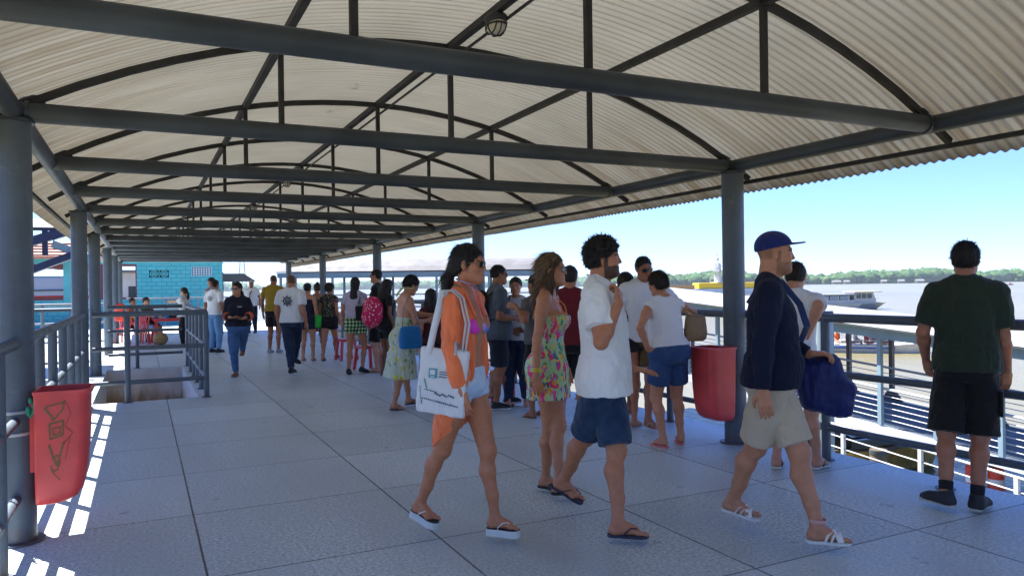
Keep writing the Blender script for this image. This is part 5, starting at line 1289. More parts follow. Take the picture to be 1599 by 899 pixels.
# ================================================================== LITTER BINS
def bin_(x, y, out, lab, graffiti=True):
    th = atan2(out[1], out[0]); e = empty('litter_bin', (x, y, 0), th, lab, 'litter bin', 'red litter bins strapped to the columns')
    # local: +x outwards from the column, y width, z up
    prof = [(0, .895), (.375, .905), (.37, .66), (.345, .42), (.315, .335), (.25, .27), (.16, .238), (0, .232)]
    def ring(x0, x1, w_, z, r_=.06, n=5):
        pts = []
        for cx, cy, a0 in ((x1-r_, w_-r_, 0), (x0+.02, w_-.02, pi/2), (x0+.02, -w_+.02, pi), (x1-r_, -w_+r_, 3*pi/2)):
            rr = r_ if cx > (x0+x1)/2 else .02
            for k in range(n+1): a = a0+pi/2*k/n; pts.append((cx+rr*cos(a), cy+rr*sin(a), z))
        return pts
    zs = [.232, .240, .27, .32, .42, .55, .70, .86, .895]; def_x = [.13, .17, .22, .25, .268, .28, .287, .290, .290]; wy = [.11, .125, .142, .15, .155, .158, .162, .166, .168]
    R = [ring(0, a, w_, z) for z, a, w_ in zip(zs, def_x, wy)]
    R += [ring(-.005, .306, .180, .895), ring(-.005, .306, .180, .915), ring(.012, .290, .166, .915), ring(.016, .275, .15, .60), ring(.016, .23, .13, .32)]
    n = len(R[0]); b = MB(); vs = [p for r in R for p in r]; fs = [(i*n+k, i*n+(k+1) % n, (i+1)*n+(k+1) % n, (i+1)*n+k) for i in range(len(R)-1) for k in range(n)]; fs += [tuple(range(n))[::-1], tuple((len(R)-1)*n+k for k in range(n))]
    b.add(vs, fs); body = b.build('bin_body', RED_BIN, e, 50)
    b = MB(); b.box2((-.035, -.05, .42), (-.002, .05, .84)); b.build('bracket', RED_BIN, e, bevel=.004)
    for zz in (.66, .79):
        b = MB(); b.path([(-.125+.103*cos(a), .103*sin(a), zz) for a in np.linspace(0, 2*pi, 33)[:-1]], .007, 6, closed=True, flat=1.4); b.build('cable_tie', mat('zip_tie', (.45, .46, .47), .5), e, 50)
    if graffiti:
        gm = mat('faded_green_marker', (.20, .12, .05), .7); g2 = mat('faint_marker', (.28, .05, .03), .6); b = MB()
        def surf(u_, z): # side facing the viewer
            return (u_*.80, -(.1585+(z-.42)*.019)-.0015, z)
        def stroke(pts, w_, m=0):
            b.m = m
            for p, q in zip(pts, pts[1:]):
                d = Vector((q[0]-p[0], q[1]-p[1])); 
                if d.length < 1e-5: continue
                nn = Vector((-d.y, d.x)).normalized()*w_/2
                vs = [surf(p[0]+nn.x, p[1]+nn.y), surf(q[0]+nn.x, q[1]+nn.y), surf(q[0]-nn.x, q[1]-nn.y), surf(p[0]-nn.x, p[1]-nn.y)]
                b.add(vs+[(v[0], v[1]+.0012, v[2]) for v in vs], [(0, 1, 2, 3), (7, 6, 5, 4), (0, 4, 5, 1), (1, 5, 6, 2), (2, 6, 7, 3), (3, 7, 4, 0)])
        stroke([(.07, .82), (.12, .76), (.125, .74)], .016); stroke([(.075, .825), (.20, .845), (.205, .855)], .009); stroke([(.20, .855), (.185, .80), (.13, .745)], .011)
        stroke([(.10, .72), (.19, .735), (.185, .65), (.105, .63), (.10, .72)], .012); stroke([(.12, .69), (.17, .70), (.165, .66), (.125, .655), (.12, .69)], .008)
        stroke([(.095, .60), (.12, .52), (.145, .465)], .014); stroke([(.19, .61), (.165, .53), (.15, .47)], .012); stroke([(.12, .52), (.165, .53)], .008)
        stroke([(.105, .47), (.115, .43), (.15, .45), (.165, .50)], .010); stroke([(.12, .425), (.16, .38)], .005); stroke([(.21, .84), (.24, .78), (.20, .70), (.25, .66), (.19, .60)], .004, 1); stroke([(.19, .60), (.235, .64), (.215, .58), (.20, .50)], .004, 1)
        b.build('scribble', [gm, g2], body)
    return e
RED_BIN = mat('red_bin_plastic', (.75, .075, .075), .42, var=.22, scale=4, bump=.06, bscale=30)
bin_(-.685+.10, 5.36, hd(1, .5), 'red plastic litter bin with green scribble strapped to the near left column')
bin_(4.89, 5.39, hd(-1, -.5), 'clean red plastic litter bin strapped to the river side column', False)
b = MB(); rnd = random.Random(4)
for k in range(16): b.sphere((-.60+rnd.uniform(-.02, .02), 5.26+rnd.uniform(-.03, .02), .82+rnd.uniform(-.05, .05)), (.014, .014, .02), 6, 4)
tag(b.build('green_rag', mat('green_plastic', (.01, .22, .12), .5), smooth=60), 'crumpled green plastic scrap stuck behind the scribbled red bin', 'scrap')
# ================================================================== PLASTIC TABLE, CHAIRS, STOOLS
def plastic_chair(x, y, rz, lab, m, sc=1):
    e = empty('plastic_chair', (x, y, 0), rz, lab, 'chair', 'red plastic chairs at the table'); e.scale = (sc,)*3
    b = MB(); b.box((0, 0, .43), (.42, .40, .03)); b.build('seat', m, e, bevel=.012)
    for sx in (-1, 1):
        for sy in (-1, 1): b = MB(); b.bar((sx*.22, sy*.21-.02, 0), (sx*.17, sy*.15, .42), .05, .035); b.build('leg', m, e)
        b = MB(); b.path([(sx*.20, -.18, .42), (sx*.235, -.15, .64), (sx*.235, .1, .66), (sx*.20, .17, .42)], .022, 8, flat=.6); b.build('armrest', m, e, 50)
    b = MB(); b.path([(-.20, -.19, .42), (-.20, -.26, .75), (-.12, -.275, .86), (.12, -.275, .86), (.20, -.26, .75), (.20, -.19, .42)], .022, 8, flat=.8)
    for k in range(5): b.bar((-.12+.06*k, -.20, .46), (-.10+.05*k, -.265, .84), .03, .012)
    b.build('backrest', m, e, 50); return e
def stool(x, y, rz, lab, m):
    e = empty('plastic_stool', (x, y, 0), rz, lab, 'stool', 'red plastic stools in the crowd')
    b = MB(); b.box((0, 0, .435), (.32, .32, .03)); b.build('seat', m, e, bevel=.014); b = MB(); b.box((0, 0, .405), (.30, .30, .045)); b.build('skirt', m, e, bevel=.01)
    for sx in (-1, 1):
        for sy in (-1, 1): b = MB(); b.bar((sx*.175, sy*.175, 0), (sx*.135, sy*.135, .41), .055, .04); b.build('leg', m, e)
    return e
RPL = mat('faded_red_plastic', (.60, .05, .06), .4, var=.15, scale=4)
plastic_chair(-.15, 23.5, 2.4, 'red plastic chair on the left of the table, empty, nearer one', RPL); plastic_chair(.08, 24.3, 2.0, 'red plastic chair carrying the seated person at the table', RPL); plastic_chair(-.45, 24.6, 2.7, 'red plastic chair set back at the far left of the table', RPL)
e = empty('plastic_table', (.72, 24.0, 0), .1, 'red plastic table piled with drinks and goods beyond the stair opening', 'table')
b = MB(); b.box((0, 0, .70), (.95, .85, .035)); b.build('table_top', RPL, e, bevel=.01); b = MB(); b.box((0, 0, .66), (.87, .77, .05)); b.build('apron', RPL, e)
for sx in (-1, 1):
    for sy in (-1, 1): b = MB(); b.bar((sx*.44, sy*.39, 0), (sx*.40, sy*.35, .66), .07, .05); b.build('leg', RPL, e)
rnd = random.Random(9)
for k, (col, l) in enumerate([((.02, .15, .4), 'blue bottle on the red table, leftmost'), ((.6, .6, .6), 'white cup on the red table next to the blue bottle'), ((.02, .2, .5), 'blue bottle in the middle of the red table'), ((.01, .01, .012), 'black box at the right of the red table'), ((.55, .57, .6), 'pale tub on the red table'), ((.1, .3, .5), 'blue tub near the rear of the red table')]):
    o = empty('goods', (.72-.38+.15*k, 23.95+rnd.uniform(-.2, .2), .718), 0, l, 'goods', 'goods on the red table'); b = MB()
    if k == 3: b.box((0, 0, .09), (.26, .2, .18)); b.build('box', mat('goods%d' % k, col, .5), o, bevel=.01)
    else: b.lathe([(.045, 0), (.05, .02), (.05, .13), (.02, .18), (.02, .21)] if k % 2 == 0 else [(.05, 0), (.065, .10)], n=12); b.build('container', mat('goods%d' % k, col, .4), o, 50)
o = soft('bag_body', [P_ell((0, 0, .17), (.2, .16, .18))], mat('straw', (.30, .19, .08), .9, var=.4, scale=20), None, .03, .02, .01); o.name = 'straw_bag'; o.location = (.45, 23.2, 0); tag(o, 'brown straw bag on the floor in front of the red table', 'bag')
o = soft('life_vest', [P_box((0, 0, 0), (.14, .06, .26), None, .05)], ORB, None, .02, .02, .01); o.location = (-.60, 24.55, .90); tag(o, 'orange life vest hung on a left column behind the chairs', 'life vest')
stool(4.26, 8.62, .3, 'near red plastic stool carrying the child in pink', RPL); stool(3.95, 9.4, .5, 'red plastic stool standing behind the grey tee man', RPL)
stool(3.72, 13.6, .2, 'red plastic stool by the woman in plaid shorts', RPL); stool(4.35, 13.9, .9, 'red plastic stool by the pink backpack', RPL); stool(3.86, 15.7, .1, 'red plastic stool behind the plaid shorts, partly hidden', RPL)

# ================================================================== AIR
hz = bpy.data.materials.new('haze_air'); hz.use_nodes = True; t_ = hz.node_tree; t_.nodes.clear()
pv = t_.nodes.new('ShaderNodeVolumePrincipled'); pv.inputs['Color'].default_value = (.74, .90, .97, 1); pv.inputs['Density'].default_value = HAZE; pv.inputs['Anisotropy'].default_value = .2
mo = t_.nodes.new('ShaderNodeOutputMaterial'); t_.links.new(pv.outputs[0], mo.inputs['Volume'])
b = MB(); b.box2((-4100, -900, WZ-2), (5300, 5300, 70)); o = b.build('haze', hz); tag(o, kind='stuff')
# ================================================================== FABRICS
def fabric(name, col, rough=.85, var=.18, weave=.25, sc=350, sheen=.15, c2=None, nscale=7):
    if name in _mats: return _mats[name]
    m, t, N, L, B = nodes_of(name, rough, .25); g = NG(t); co = g.coord(); B.inputs['Sheen Weight'].default_value = sheen; cr = g.math('ABSOLUTE', g.math('SUBTRACT', g.noise(g.map(co, (1, 1, .45), rot=(.3, .2, 0)), 11, 4, .55, 1.2), .5))
    n = g.noise(co, nscale, 5, .6); L.new(g.mix(g.rng(n, .3, .7), col, c2 or tuple(c*(1-var) for c in col)), B.inputs['Base Color'])
    nb = N.new('ShaderNodeBump'); nb.inputs['Strength'].default_value = .55; nb.inputs['Distance'].default_value = .03; L.new(cr, nb.inputs['Height'])
    n2 = N.new('ShaderNodeBump'); n2.inputs['Strength'].default_value = weave; n2.inputs['Distance'].default_value = .002; L.new(g.noise(co, sc, 2, .5), n2.inputs['Height']); L.new(nb.outputs[0], n2.inputs['Normal']); L.new(n2.outputs[0], B.inputs['Normal']); return m
def denim(name, c1, c2):
    if name in _mats: return _mats[name]
    m, t, N, L, B = nodes_of(name, .9, .2); g = NG(t); co = g.coord()
    n = g.noise(co, 6, 6, .65); k = g.noise(g.map(co, (1, 1, .15)), 260, 2, .5)
    c = g.mix(g.rng(n, .35, .68), c1, c2); c = g.mix(g.math('MULTIPLY', g.rng(k, .4, .65), .3), c, tuple(min(1, q*1.8+.05) for q in c2))
    L.new(c, B.inputs['Base Color']); L.new(g.bump(k, .3, .002), B.inputs['Normal']); return m
def parrot_print():
    m, t, N, L, B = nodes_of('parrot_print', .75, .3); g = NG(t); co = g.coord(); wn = N.new('ShaderNodeTexNoise'); wn.inputs['Scale'].default_value = 9; wn.inputs['Detail'].default_value = 2; L.new(co, wn.inputs[0])
    vm = N.new('ShaderNodeVectorMath'); vm.operation = 'MULTIPLY_ADD'; L.new(wn.outputs['Color'], vm.inputs[0]); vm.inputs[1].default_value = (.12, .12, .12); L.new(co, vm.inputs[2]); wp = vm.outputs[0]
    base = g.mix(g.rng(g.noise(co, 5, 3), .4, .6), (.38, .62, .30), (.52, .72, .48))
    def leaf(rot, sc, seed, col, lo, hi, thr):      # elongated cells at an angle: leaves, wings, tails
        nonlocal base
        mp = g.map(wp, (sc, sc, sc*.34), (seed, seed*2, seed), (rot*.4, rot, 0)); v = g.voro(mp, 1)
        f = g.rng(v['Distance'], lo, hi, 1, 0); sel = g.rng(g.xyz(v['Color'])[0], thr, thr+.02, 0, 1); base = g.mix(g.math('MULTIPLY', f, sel), base, col)
    leaf(.9, 33, 1.3, (.03, .20, .13), .34, .38, .45); leaf(-.8, 36, 4.1, (.04, .30, .20), .32, .36, .5)
    leaf(.5, 21, 7.7, (.80, .05, .20), .38, .42, .42); leaf(-.6, 24, 2.2, (.78, .10, .42), .34, .38, .5); leaf(-1.1, 27, 9.2, (.85, .30, .03), .33, .37, .5)
    leaf(.7, 40, 5.5, (.9, .62, .04), .32, .36, .62); leaf(1.2, 34, 8.8, (.10, .12, .55), .30, .34, .66); leaf(.2, 38, 3.1, (.10, .45, .60), .28, .33, .68)
    st = g.math('FRACT', g.math('MULTIPLY', g.xyz(g.map(wp, (1, 1, 1), rot=(.5, .7, 0)))[2], 70)); base = g.mix(g.rng(st, .80, .86, 0, .35), base, (.25, .02, .08))
    L.new(base, B.inputs['Base Color']); return m
def floral(name, base, cols, sc=14, n2=True):
    m, t, N, L, B = nodes_of(name, .8, .25); g = NG(t); co = g.coord(); c = g.mix(g.rng(g.noise(co, 4, 3), .3, .7), base, tuple(q*.85 for q in base))
    for i, col in enumerate(cols):
        v = g.voro(g.map(co, (1, 1, .75), (i*3.1, i*1.7, i)), sc*(1+.25*i)); d = g.math('ADD', v['Distance'], g.math('MULTIPLY', g.noise(co, 60, 2), .25))
        c = g.mix(g.math('MULTIPLY', g.rng(d, .42, .48, 1, 0), g.rng(g.xyz(v['Color'])[0], .42, .45)), c, col)
    L.new(c, B.inputs['Base Color']); return m
def plaid(name, a, b, c_, sc=38):
    m, t, N, L, B = nodes_of(name, .8, .25); g = NG(t); x, y, z = g.xyz(g.coord())
    def w_(v): return g.math('LESS_THAN', g.math('FRACT', g.math('MULTIPLY', v, sc)), .5)
    h = g.math('ADD', w_(g.math('ADD', x, g.math('MULTIPLY', y, .6))), w_(z)); L.new(g.ramp(g.math('DIVIDE', h, 2), [(0, a), (.34, b), (.8, c_)]), B.inputs['Base Color']); return m
WHITE_LINEN = fabric('white_linen', (.86, .87, .85), .9, .08, .4, 260); WHITE_TEE = fabric('white_cotton', (.76, .76, .78), .9, .06); NAVY = fabric('navy_jersey', (.006, .010, .034), .85, .3, sheen=.03)
NAVY_SHORT = fabric('navy_shorts_cloth', (.014, .028, .075), .85, .35, c2=(.03, .07, .13), nscale=9); BEIGE = fabric('beige_chino', (.56, .46, .33), .85, .12)
GREEN_TEE = fabric('dark_green_cotton', (.028, .042, .026), .9, .25); BLACK = fabric('black_cloth', (.010, .010, .011), .85, .3)
ORANGE = fabric('orange_gauze', (.92, .21, .07), .75, .12, .35, 240, sheen=.3); CANVAS = fabric('white_canvas', (.68, .69, .70), .9, .05, .4, 500)
LIGHT_DENIM = denim('light_denim', (.36, .54, .78), (.55, .70, .88)); DENIM = denim('blue_denim', (.035, .085, .20), (.07, .15, .30)); DARK_DENIM = denim('dark_denim', (.010, .018, .045), (.022, .035, .075))
MID_DENIM = denim('mid_denim', (.02, .045, .12), (.035, .075, .18))
SK1, SK2, SK3, SK4 = (.37, .185, .115), (.43, .25, .17), (.27, .135, .08), (.16, .075, .045)
RED_PL = mat('red_plastic', (.55, .03, .028), .4, var=.15, scale=5)

# ---- 1 woman in the orange shirt
def bikini_mat():
    m, t, N, L, B = nodes_of('bikini_gradient', .5, .3); g = NG(t); x, y, z = g.xyz(g.coord()); f = g.math('ADD', g.math('MULTIPLY', x, -6), .45)
    L.new(g.ramp(f, [(.0, (.75, .06, .55)), (.33, (.8, .12, .6)), (.47, (.80, .50, .45)), (.60, (.45, .35, .75)), (.75, (.12, .22, .75))], 'EASE'), B.inputs['Base Color']); return m
loc = gp(733, 868)[:2]; loc = gp(728, 848)[:2]
p = Person('woman striding in an open orange shirt over a bikini top and denim shorts', loc, hd(.93, -.37), H=1.67, sex='f', h=.0052, skin=(.40, .20, .12), hair_c='black', sole=.04,
    feet=[(787, 846, 0, .1, 0), (662, 838, .035, .15, .28)], kpole=[(0, 1, 0), (0, 1, .1)], hip=(0, .01, .955), lean=.02, twist=.0, head=(.10, .02, 0), bust=.9,
    hands=[dict(at=('x', 752, 612, -.24), pole=(-.4, -1, 0), curl=.4), dict(at=('x', 722, 628, .24), pole=(.5, -1, 0), dir=(.0, .25, -1), curl=.45)])
ORW = p
p.bottoms(LIGHT_DENIM, legs=.20, e=.008, e2=.016, rise=.085, name='denim_shorts', amp=.004)
u = p.u; tr = p.TR @ Rz(p.tw)
# bikini cups and neck ties
cups = [(*P_ell(p.t(sg*.066, .080, .340, .7), v3(.066, .046, .056)*u), .004) for sg in (-1, 1)]
o = soft('bikini_top', cups, bikini_mat(), p.root, .005, .004, .001, cuts=[P_ell(p.t(0, .02, .46), v3(.10, .2, .08))], planes=[(p.t(0, .02, .3), p.TR @ v3(0, -1, 0))])
b = MB(); tie = mat('bikini_tie', (.70, .25, .35), .6); nk = p.neck0
for sg in (-1, 1):
    b.path([p.t(sg*.045, .135, .375, .7), p.t(sg*.03, .10, .46), nk+p.Rt @ v3(sg*.03, .065, .02), nk+p.Rt @ v3(sg*.052, .02, .055)], .0035, 6)
    b.path([p.t(sg*.115, .08, .325, .7), p.t(sg*.142, .0, .325, .7), p.t(sg*.08, -.09, .33, .7), p.t(0, -.10, .33, .7)], .0035, 6)
b.build('bikini_ties', tie, o, 50)
b = MB(); b.path([nk+p.Rt @ v3(.053*cos(a), .053*sin(a)*1.02+.010, .058-.016*sin(a)) for a in np.linspace(0, 2*pi, 22)[:-1]], .010, 8, closed=True, flat=.35); b.build('choker', mat('lilac_band', (.62, .52, .74), .6), p.root, 50)
# open shirt: sleeves, back and two hanging fronts; carved open in front
V = p.V; Ps = []
secs = [(-.42, .10, .06, -.15), (-.30, .135, .08, -.12), (-.18, .155, .10, -.075), (0, .185, .145, -.03), (.12, .165, .125, -.015), (.30, .165, .125, -.01), (.40, .165, .115, -.01), (.46, .15, .085, -.016), (.50, .115, .068, -.016), (.53, .08, .06, -.014)]
Ps.append(P_loft(p.hip, p.R, [(a*u, b_*u, c*u, d*u) for a, b_, c, d in secs], 2.2, p.tw))
for i, sg in enumerate((-1, 1)): Ps.append((*P_cone(p.t(sg*.05, -.02, .52), p.sh[i]+p.Rt @ v3(-sg*.01, 0, .006), .045*u, .056*u), .03))
D = V.group(Ps, .03)
V.cut(D, (*P_loft(p.hip, p.R, [(-.6, .10, .40, .34), (.05, .09, .40, .40), (.30, .105, .40, .40), (.46, .085, .40, .40), (.60, .06, .40, .38)], 2.2, p.tw)[:3],), .01)
V.plane(D, p.hip+v3(0, -.1, -.33*u), (0, .9, -1))
for i in range(2):
    sh_, el, wr = p.sh[i], p.el[i], p.wr[i]; A = V.group([P_cone(sh_, el, .058*u, .062*u), P_cone(el, el+(wr-el)*.55, .066*u, .062*u), P_cone(el+(wr-el)*.55, wr, .062*u, .036*u)], .03)
    V.plane(A, el+(wr-el)*.90, unit(wr-el)); h = np.maximum(.02-np.abs(D-A), 0)/.02; D = np.minimum(D, A)-h*h*.005
nb = p.neck0+p.Rt @ v3(0, .03, .05)*u
p.garment('open_shirt', None, ORANGE, D0=D, cuts=[P_cone(nb+p.Rt @ v3(0, -.01, -.02), nb+p.Rt @ v3(0, .02, .25), .062, .10)], amp=.012, freq=(20, 20, 7), seed=5, min_body=.003)
# shirt collar and cloth tail below
b = MB()
b.path([p.t(-.075, .10, .40), p.t(-.082, .05, .50), nk+p.Rt @ v3(-.055, .0, .04), nk+p.Rt @ v3(0, -.06, .048), nk+p.Rt @ v3(.055, .0, .04), p.t(.082, .05, .50), p.t(.08, .10, .40)], .02, 8, flat=.45); b.build('collar', ORANGE, p.root, 60)
p.hair('pony', 'black', line=(.058, .036), th=.010, tail=[(0, -.115, -.045), (0, -.14, -.09), (0, -.135, -.15), (.01, -.115, -.19)], tr=(.022, .034, .032, .012), extra=[((0, -.09, -.02), (0, -.115, -.045), .04, .025)], seed=3)
p.glasses((.03, .025, .022), (.45, .28, .16), .0016, .029, .025, mets=1)
p.sandals((.62, .64, .60), (.80, .82, .83), .042, 'flip', 'platform_sandal', insole=(.05, .05, .05))
b = MB(); b.path([p.wr[0]*0+q for q in [p.t(-.06, .11, .105, .2), p.t(.0, .125, .10, .2)]], .004, 5)
# tote bag on her near shoulder
def tote():
    sh_ = p.sh[1]; e = empty('tote_bag', p.world(v3(0, 0, 0)), p.root.rotation_euler.z, 'flat white canvas tote hanging from the shoulder of the woman in the orange shirt', 'tote bag')
    c = p.pl('x', 690, 595, .30); T = np.array([[0.05, -.999, 0], [.999, .05, 0], [0, 0, 1]])
    c = p.pl('x', 691, 596, .235)
    hw, hh = .150, .185; P = [P_box(c, (.016, hw, hh), Ry(.0) @ Rx(.10), .013)]
    bag = soft('bag_body', P, CANVAS, e, .007, .02, .006, (9, 16, 9), 4)
    b = MB(); top = c+v3(0, 0, hh-.01)
    for x_, dy in ((.026, .0), (.008, .012)):
        b.path([top+v3(x_, -.075, -.02), top+v3(x_-.02, -.05, .12), sh_+v3(.02+x_, -.035+dy, .062), sh_+v3(.0+x_, .012+dy, .066), sh_+v3(-.02+x_, .058+dy, .02), p.t(.192, .105, .36)+v3(x_, dy, 0), p.t(.232, .10, .20)+v3(x_, dy, 0), top+v3(x_+.01, .10, .05), top+v3(x_, .095, -.02)], .017, 8, flat=.32, up=(1, 0, 0))
    b.build('strap', CANVAS, e, 60)
    # printed emblem, street map lines and caption on the outside
    R = Rx(.10)
    def fp(y, z): return c+R.T @ v3(.0225, y, z)
    ink = mat('teal_ink', (.10, .33, .36), .7); gi = mat('grey_ink', (.10, .14, .18), .7)
    def flat(y, z, w_, h_, rot=0, m=0, out=0): 
        b.m = m; cc, s_ = cos(rot), sin(rot); cs = [(-w_/2, -h_/2), (w_/2, -h_/2), (w_/2, h_/2), (-w_/2, h_/2)]; vs = [fp(y+a*cc-d_*s_, z+a*s_+d_*cc)+v3(out, 0, 0) for a, d_ in cs]+[fp(y+a*cc-d_*s_, z+a*s_+d_*cc)+v3(-.012, 0, 0) for a, d_ in cs]
        b.add(vs, [(0, 1, 2, 3), (0, 4, 5, 1), (1, 5, 6, 2), (2, 6, 7, 3), (3, 7, 4, 0)])
    b = MB(); flat(-.055, .045, .048, .052, .03); flat(-.055, .05, .030, .026, .03, 2, .001); flat(-.055, .026, .020, .006, .03, 2, .001)
    flat(.012, .058, .05, .004, .02, 1); flat(.02, .045, .07, .004, .02, 1); flat(.01, .030, .05, .005, .02, 1)
    flat(-.095, -.02, .006, .06, .35, 0); flat(-.06, -.055, .08, .003, -.1, 1); flat(-.12, -.085, .004, .10, .2, 0)
    rnd = random.Random(3)
    for k in range(9): flat(.0+.014*k-.03, -.066-.004*(k % 3), .006+.004*rnd.random(), .010, .1, 1)
    for k in range(20): flat(-.118+.012*k, -.100-.0012*k, .004+.003*rnd.random(), .006+.003*rnd.random(), .05, 1)
    b.build('print', [ink, gi, CANVAS], bag)
tote()

# ---- 2 woman in the parrot print dress
loc = gp(860, 772)[:2]
p = Person('blond woman in sunglasses and a short sleeveless dress printed with parrots, in black sandals', loc, hd(.97, -.25), H=1.70, sex='f', h=.006, skin=(.42, .225, .14), hair_c='brown',
    feet=[(884, 782, .0, .15, 0), (862, 768, .01, .1, .1)], head=(-.02, -.02, 0), hip=(0, .0, .925), sole=.015,
    hands=[dict(at=('x', 885, 585, -.25)), dict(at=('x', 836, 594, .25), pole=(.6, -1, 0), dir=(0, .12, -1), curl=.4)])
PARROT = parrot_print()
p.skirt(PARROT, dress=.375, hem=-.245, w=(.178, .195), d=(.145, .165), name='parrot_dress', amp=.0045, seed=9, legs=False)
b = MB(); u = p.u
for sg in (-1, 1): b.path([p.t(sg*.065, .125, .355), p.t(sg*.075, .095, .45), p.sh[(sg+1)//2]+p.Rt @ v3(-sg*.062, .01, .05), p.t(sg*.075, -.085, .46), p.t(sg*.06, -.112, .35)], .005, 6)
b.build('dress_strap', mat('orange_strap', (.75, .25, .06), .7), p.root, 60)
p.hair('long', 'brown', line=(.056, .038), len=.30, th=.011, seed=6, wd=.07, fr=-.01)
p.hair('longback', 'blond', name='highlighted_hair', line=(.02, .06), len=.315, th=.0125, seed=8, wd=.066)
p.glasses((.015, .012, .012), (.4, .33, .25), .0015, .026, .020, mets=1); p.sandals((.015, .015, .015), (.02, .018, .018), .012, 'slide', 'black_sandal')
b = MB()
for k in range(2): w_ = p.wr[1]+(p.el[1]-p.wr[1])*(.10+.06*k); d_ = unit(p.el[1]-p.wr[1]); uu = unit(np.cross(d_, v3(0, 1, 0))); vv = np.cross(d_, uu); b.path([w_+.031*(uu*cos(a)+vv*sin(a)) for a in np.linspace(0, 2*pi, 15)[:-1]], .0045, 6, closed=True)
b.build('bracelet', mat('yellow_bracelet', (.75, .6, .03), .4), p.root, 60)

# ---- 3 man in the white linen shirt
loc = gp(946, 830)[:2]
p = Person('bearded curly haired man in a loose white shirt and navy shorts, hand at chin', loc, hd(.97, -.25), H=1.77, sex='m', h=.0056, fat=.25, skin=(.40, .205, .125), hair_c='black', beard=.85,
    feet=[(980, 848, 0, .12, 0), (886, 800, .055, .1, .45)], kpole=[(0, 1, 0), (0, 1, 0)], hip=(0, .0, .945), lean=-.01, head=(.15, -.02, 0), sole=.014,
    hands=[dict(at=('x', 985, 575, -.12), pole=(-.6, -1, 0), dir=(.1, 1, -.1), palm=(0, 0, -1), curl=.3), dict(at=('x', 966, 474, .235), pole=(.35, -.35, -1), dir=(-.75, -.05, 1), palm=(-.4, -.9, 0), curl=1.0)])
p.bottoms(NAVY_SHORT, legs=.93, e=.014, e2=.030, name='navy_shorts')
p.shirt(WHITE_LINEN, e=.024, hem=-.10, hemw=.20, hemd=.165, sleeve=.68, sl_e=.026, sl_e2=.042, amp=.008, seed=11, name='linen_shirt', neckv=.10, yoff=.01)
b = MB(); nk = p.neck0
b.path([p.t(-.03, .115, .44), nk+p.Rt @ v3(-.06, .05, .03), nk+p.Rt @ v3(-.064, .0, .055), nk+p.Rt @ v3(0, -.066, .062), nk+p.Rt @ v3(.064, .0, .055), nk+p.Rt @ v3(.06, .05, .03), p.t(.03, .115, .44)], .022, 8, flat=.3); b.build('collar', WHITE_LINEN, p.root, 60)
p.hair('curly', 'black', line=(.062, .055), th=.020, seed=12, amp=.009)
p.sandals((.02, .03, .06), (.015, .02, .04), .014, 'flip', 'navy_flip_flop', insole=(.04, .045, .06))

# ---- 4 man in the navy cap
loc = gp(1210, 848)[:2]
p = Person('bearded man striding in a blue cap, navy long sleeved top and beige shorts', loc, hd(.95, -.31), H=1.76, sex='m', h=.0056, fat=.45, skin=(.42, .235, .155), hair_c='brown', beard=.5, stubble=.4,
    feet=[(1297, 864, 0, .1, 0), (1153, 823, .02, .2, .18)], hip=(0, -.01, .955), lean=.02, head=(.12, .02, 0), sole=.012,
    hands=[dict(at=('x', 1262, 552, -.22), pole=(-.7, -1, -.3), dir=(.2, 1, .05), palm=(.0, .1, -1), curl=.9), dict(at=('x', 1190, 622, .27), pole=(.5, -1, 0), dir=(0, .15, -1), curl=.4)])
p.bottoms(BEIGE, legs=.88, e=.012, e2=.026, name='beige_shorts')
p.shirt(NAVY, e=.014, hem=-.045, hemw=.172, hemd=.158, long=True, sl_e=.014, sl_e2=.016, amp=.006, seed=21, name='long_sleeved_top', neck=.066)
CAPB = fabric('royal_blue_cap_cloth', (.012, .022, .14), .8, .15)
def cap(p, m, brim=.075, name='cap', lift=.0, tilt=0, back=False):
    q = p.q; RR = p.HR.T; K = p.hs
    P = [P_ell(q(0, -.014, .042+lift), v3(.090, .108, .096)*K, RR)]
    o = soft(name, P, m, p.root, .0055, .01, .0008, planes=[(q(0, .05, .050+lift), p.HR @ unit(v3(0, .24, -1)))])
    b = MB(); pts = []; n = 12
    for k in range(n+1):
        a = -1.15+2.3*k/n; y0 = -.014+.098*cos(a); x0 = .083*sin(a); y1 = y0+brim*(cos(a*1.05)**.6 if cos(a*1.05) > 0 else 0)+.004; x1 = x0*1.02
        pts.append((q(x0, y0-.012, .052+lift), q(x1, y1, .050+lift-(x1/.09)**2*.014+brim*.22)))
    vs = [p_ for a in pts for p_ in a]+[p_+p.HR @ v3(0, 0, .008) for a in pts for p_ in a]; N2 = 2*(n+1); fs = []
    for k in range(n): i = 2*k; fs += [(i, i+1, i+3, i+2), (N2+i, N2+i+2, N2+i+3, N2+i+1), (i+1, N2+i+1, N2+i+3, i+3), (i, i+2, N2+i+2, N2+i)]
    fs += [(0, N2, N2+1, 1), (2*n, 2*n+1, N2+2*n+1, N2+2*n)]
    b.add(vs, fs); b.build('brim', m, o, 60); b = MB(); b.sphere(q(0, -.014, .131+lift), .007*K, 8, 5); b.build('button', m, o, 50); return o
cap(p, CAPB, .078)
p.sandals((.70, .71, .68), (.74, .75, .72), .014, 'cross', 'white_sandal', insole=(.55, .55, .5))
b = MB(); an = p.an[0]; b.path([an+v3(.041*cos(a), .004+.043*sin(a), .035) for a in np.linspace(0, 2*pi, 17)[:-1]], .006, 6, closed=True, flat=1.6); b.build('anklet', mat('pink_band', (.6, .35, .32), .7), p.root, 50)
b = MB()   # thin elastic cord on the other wrist is hidden; shoulder strap of the bag belongs to the bag
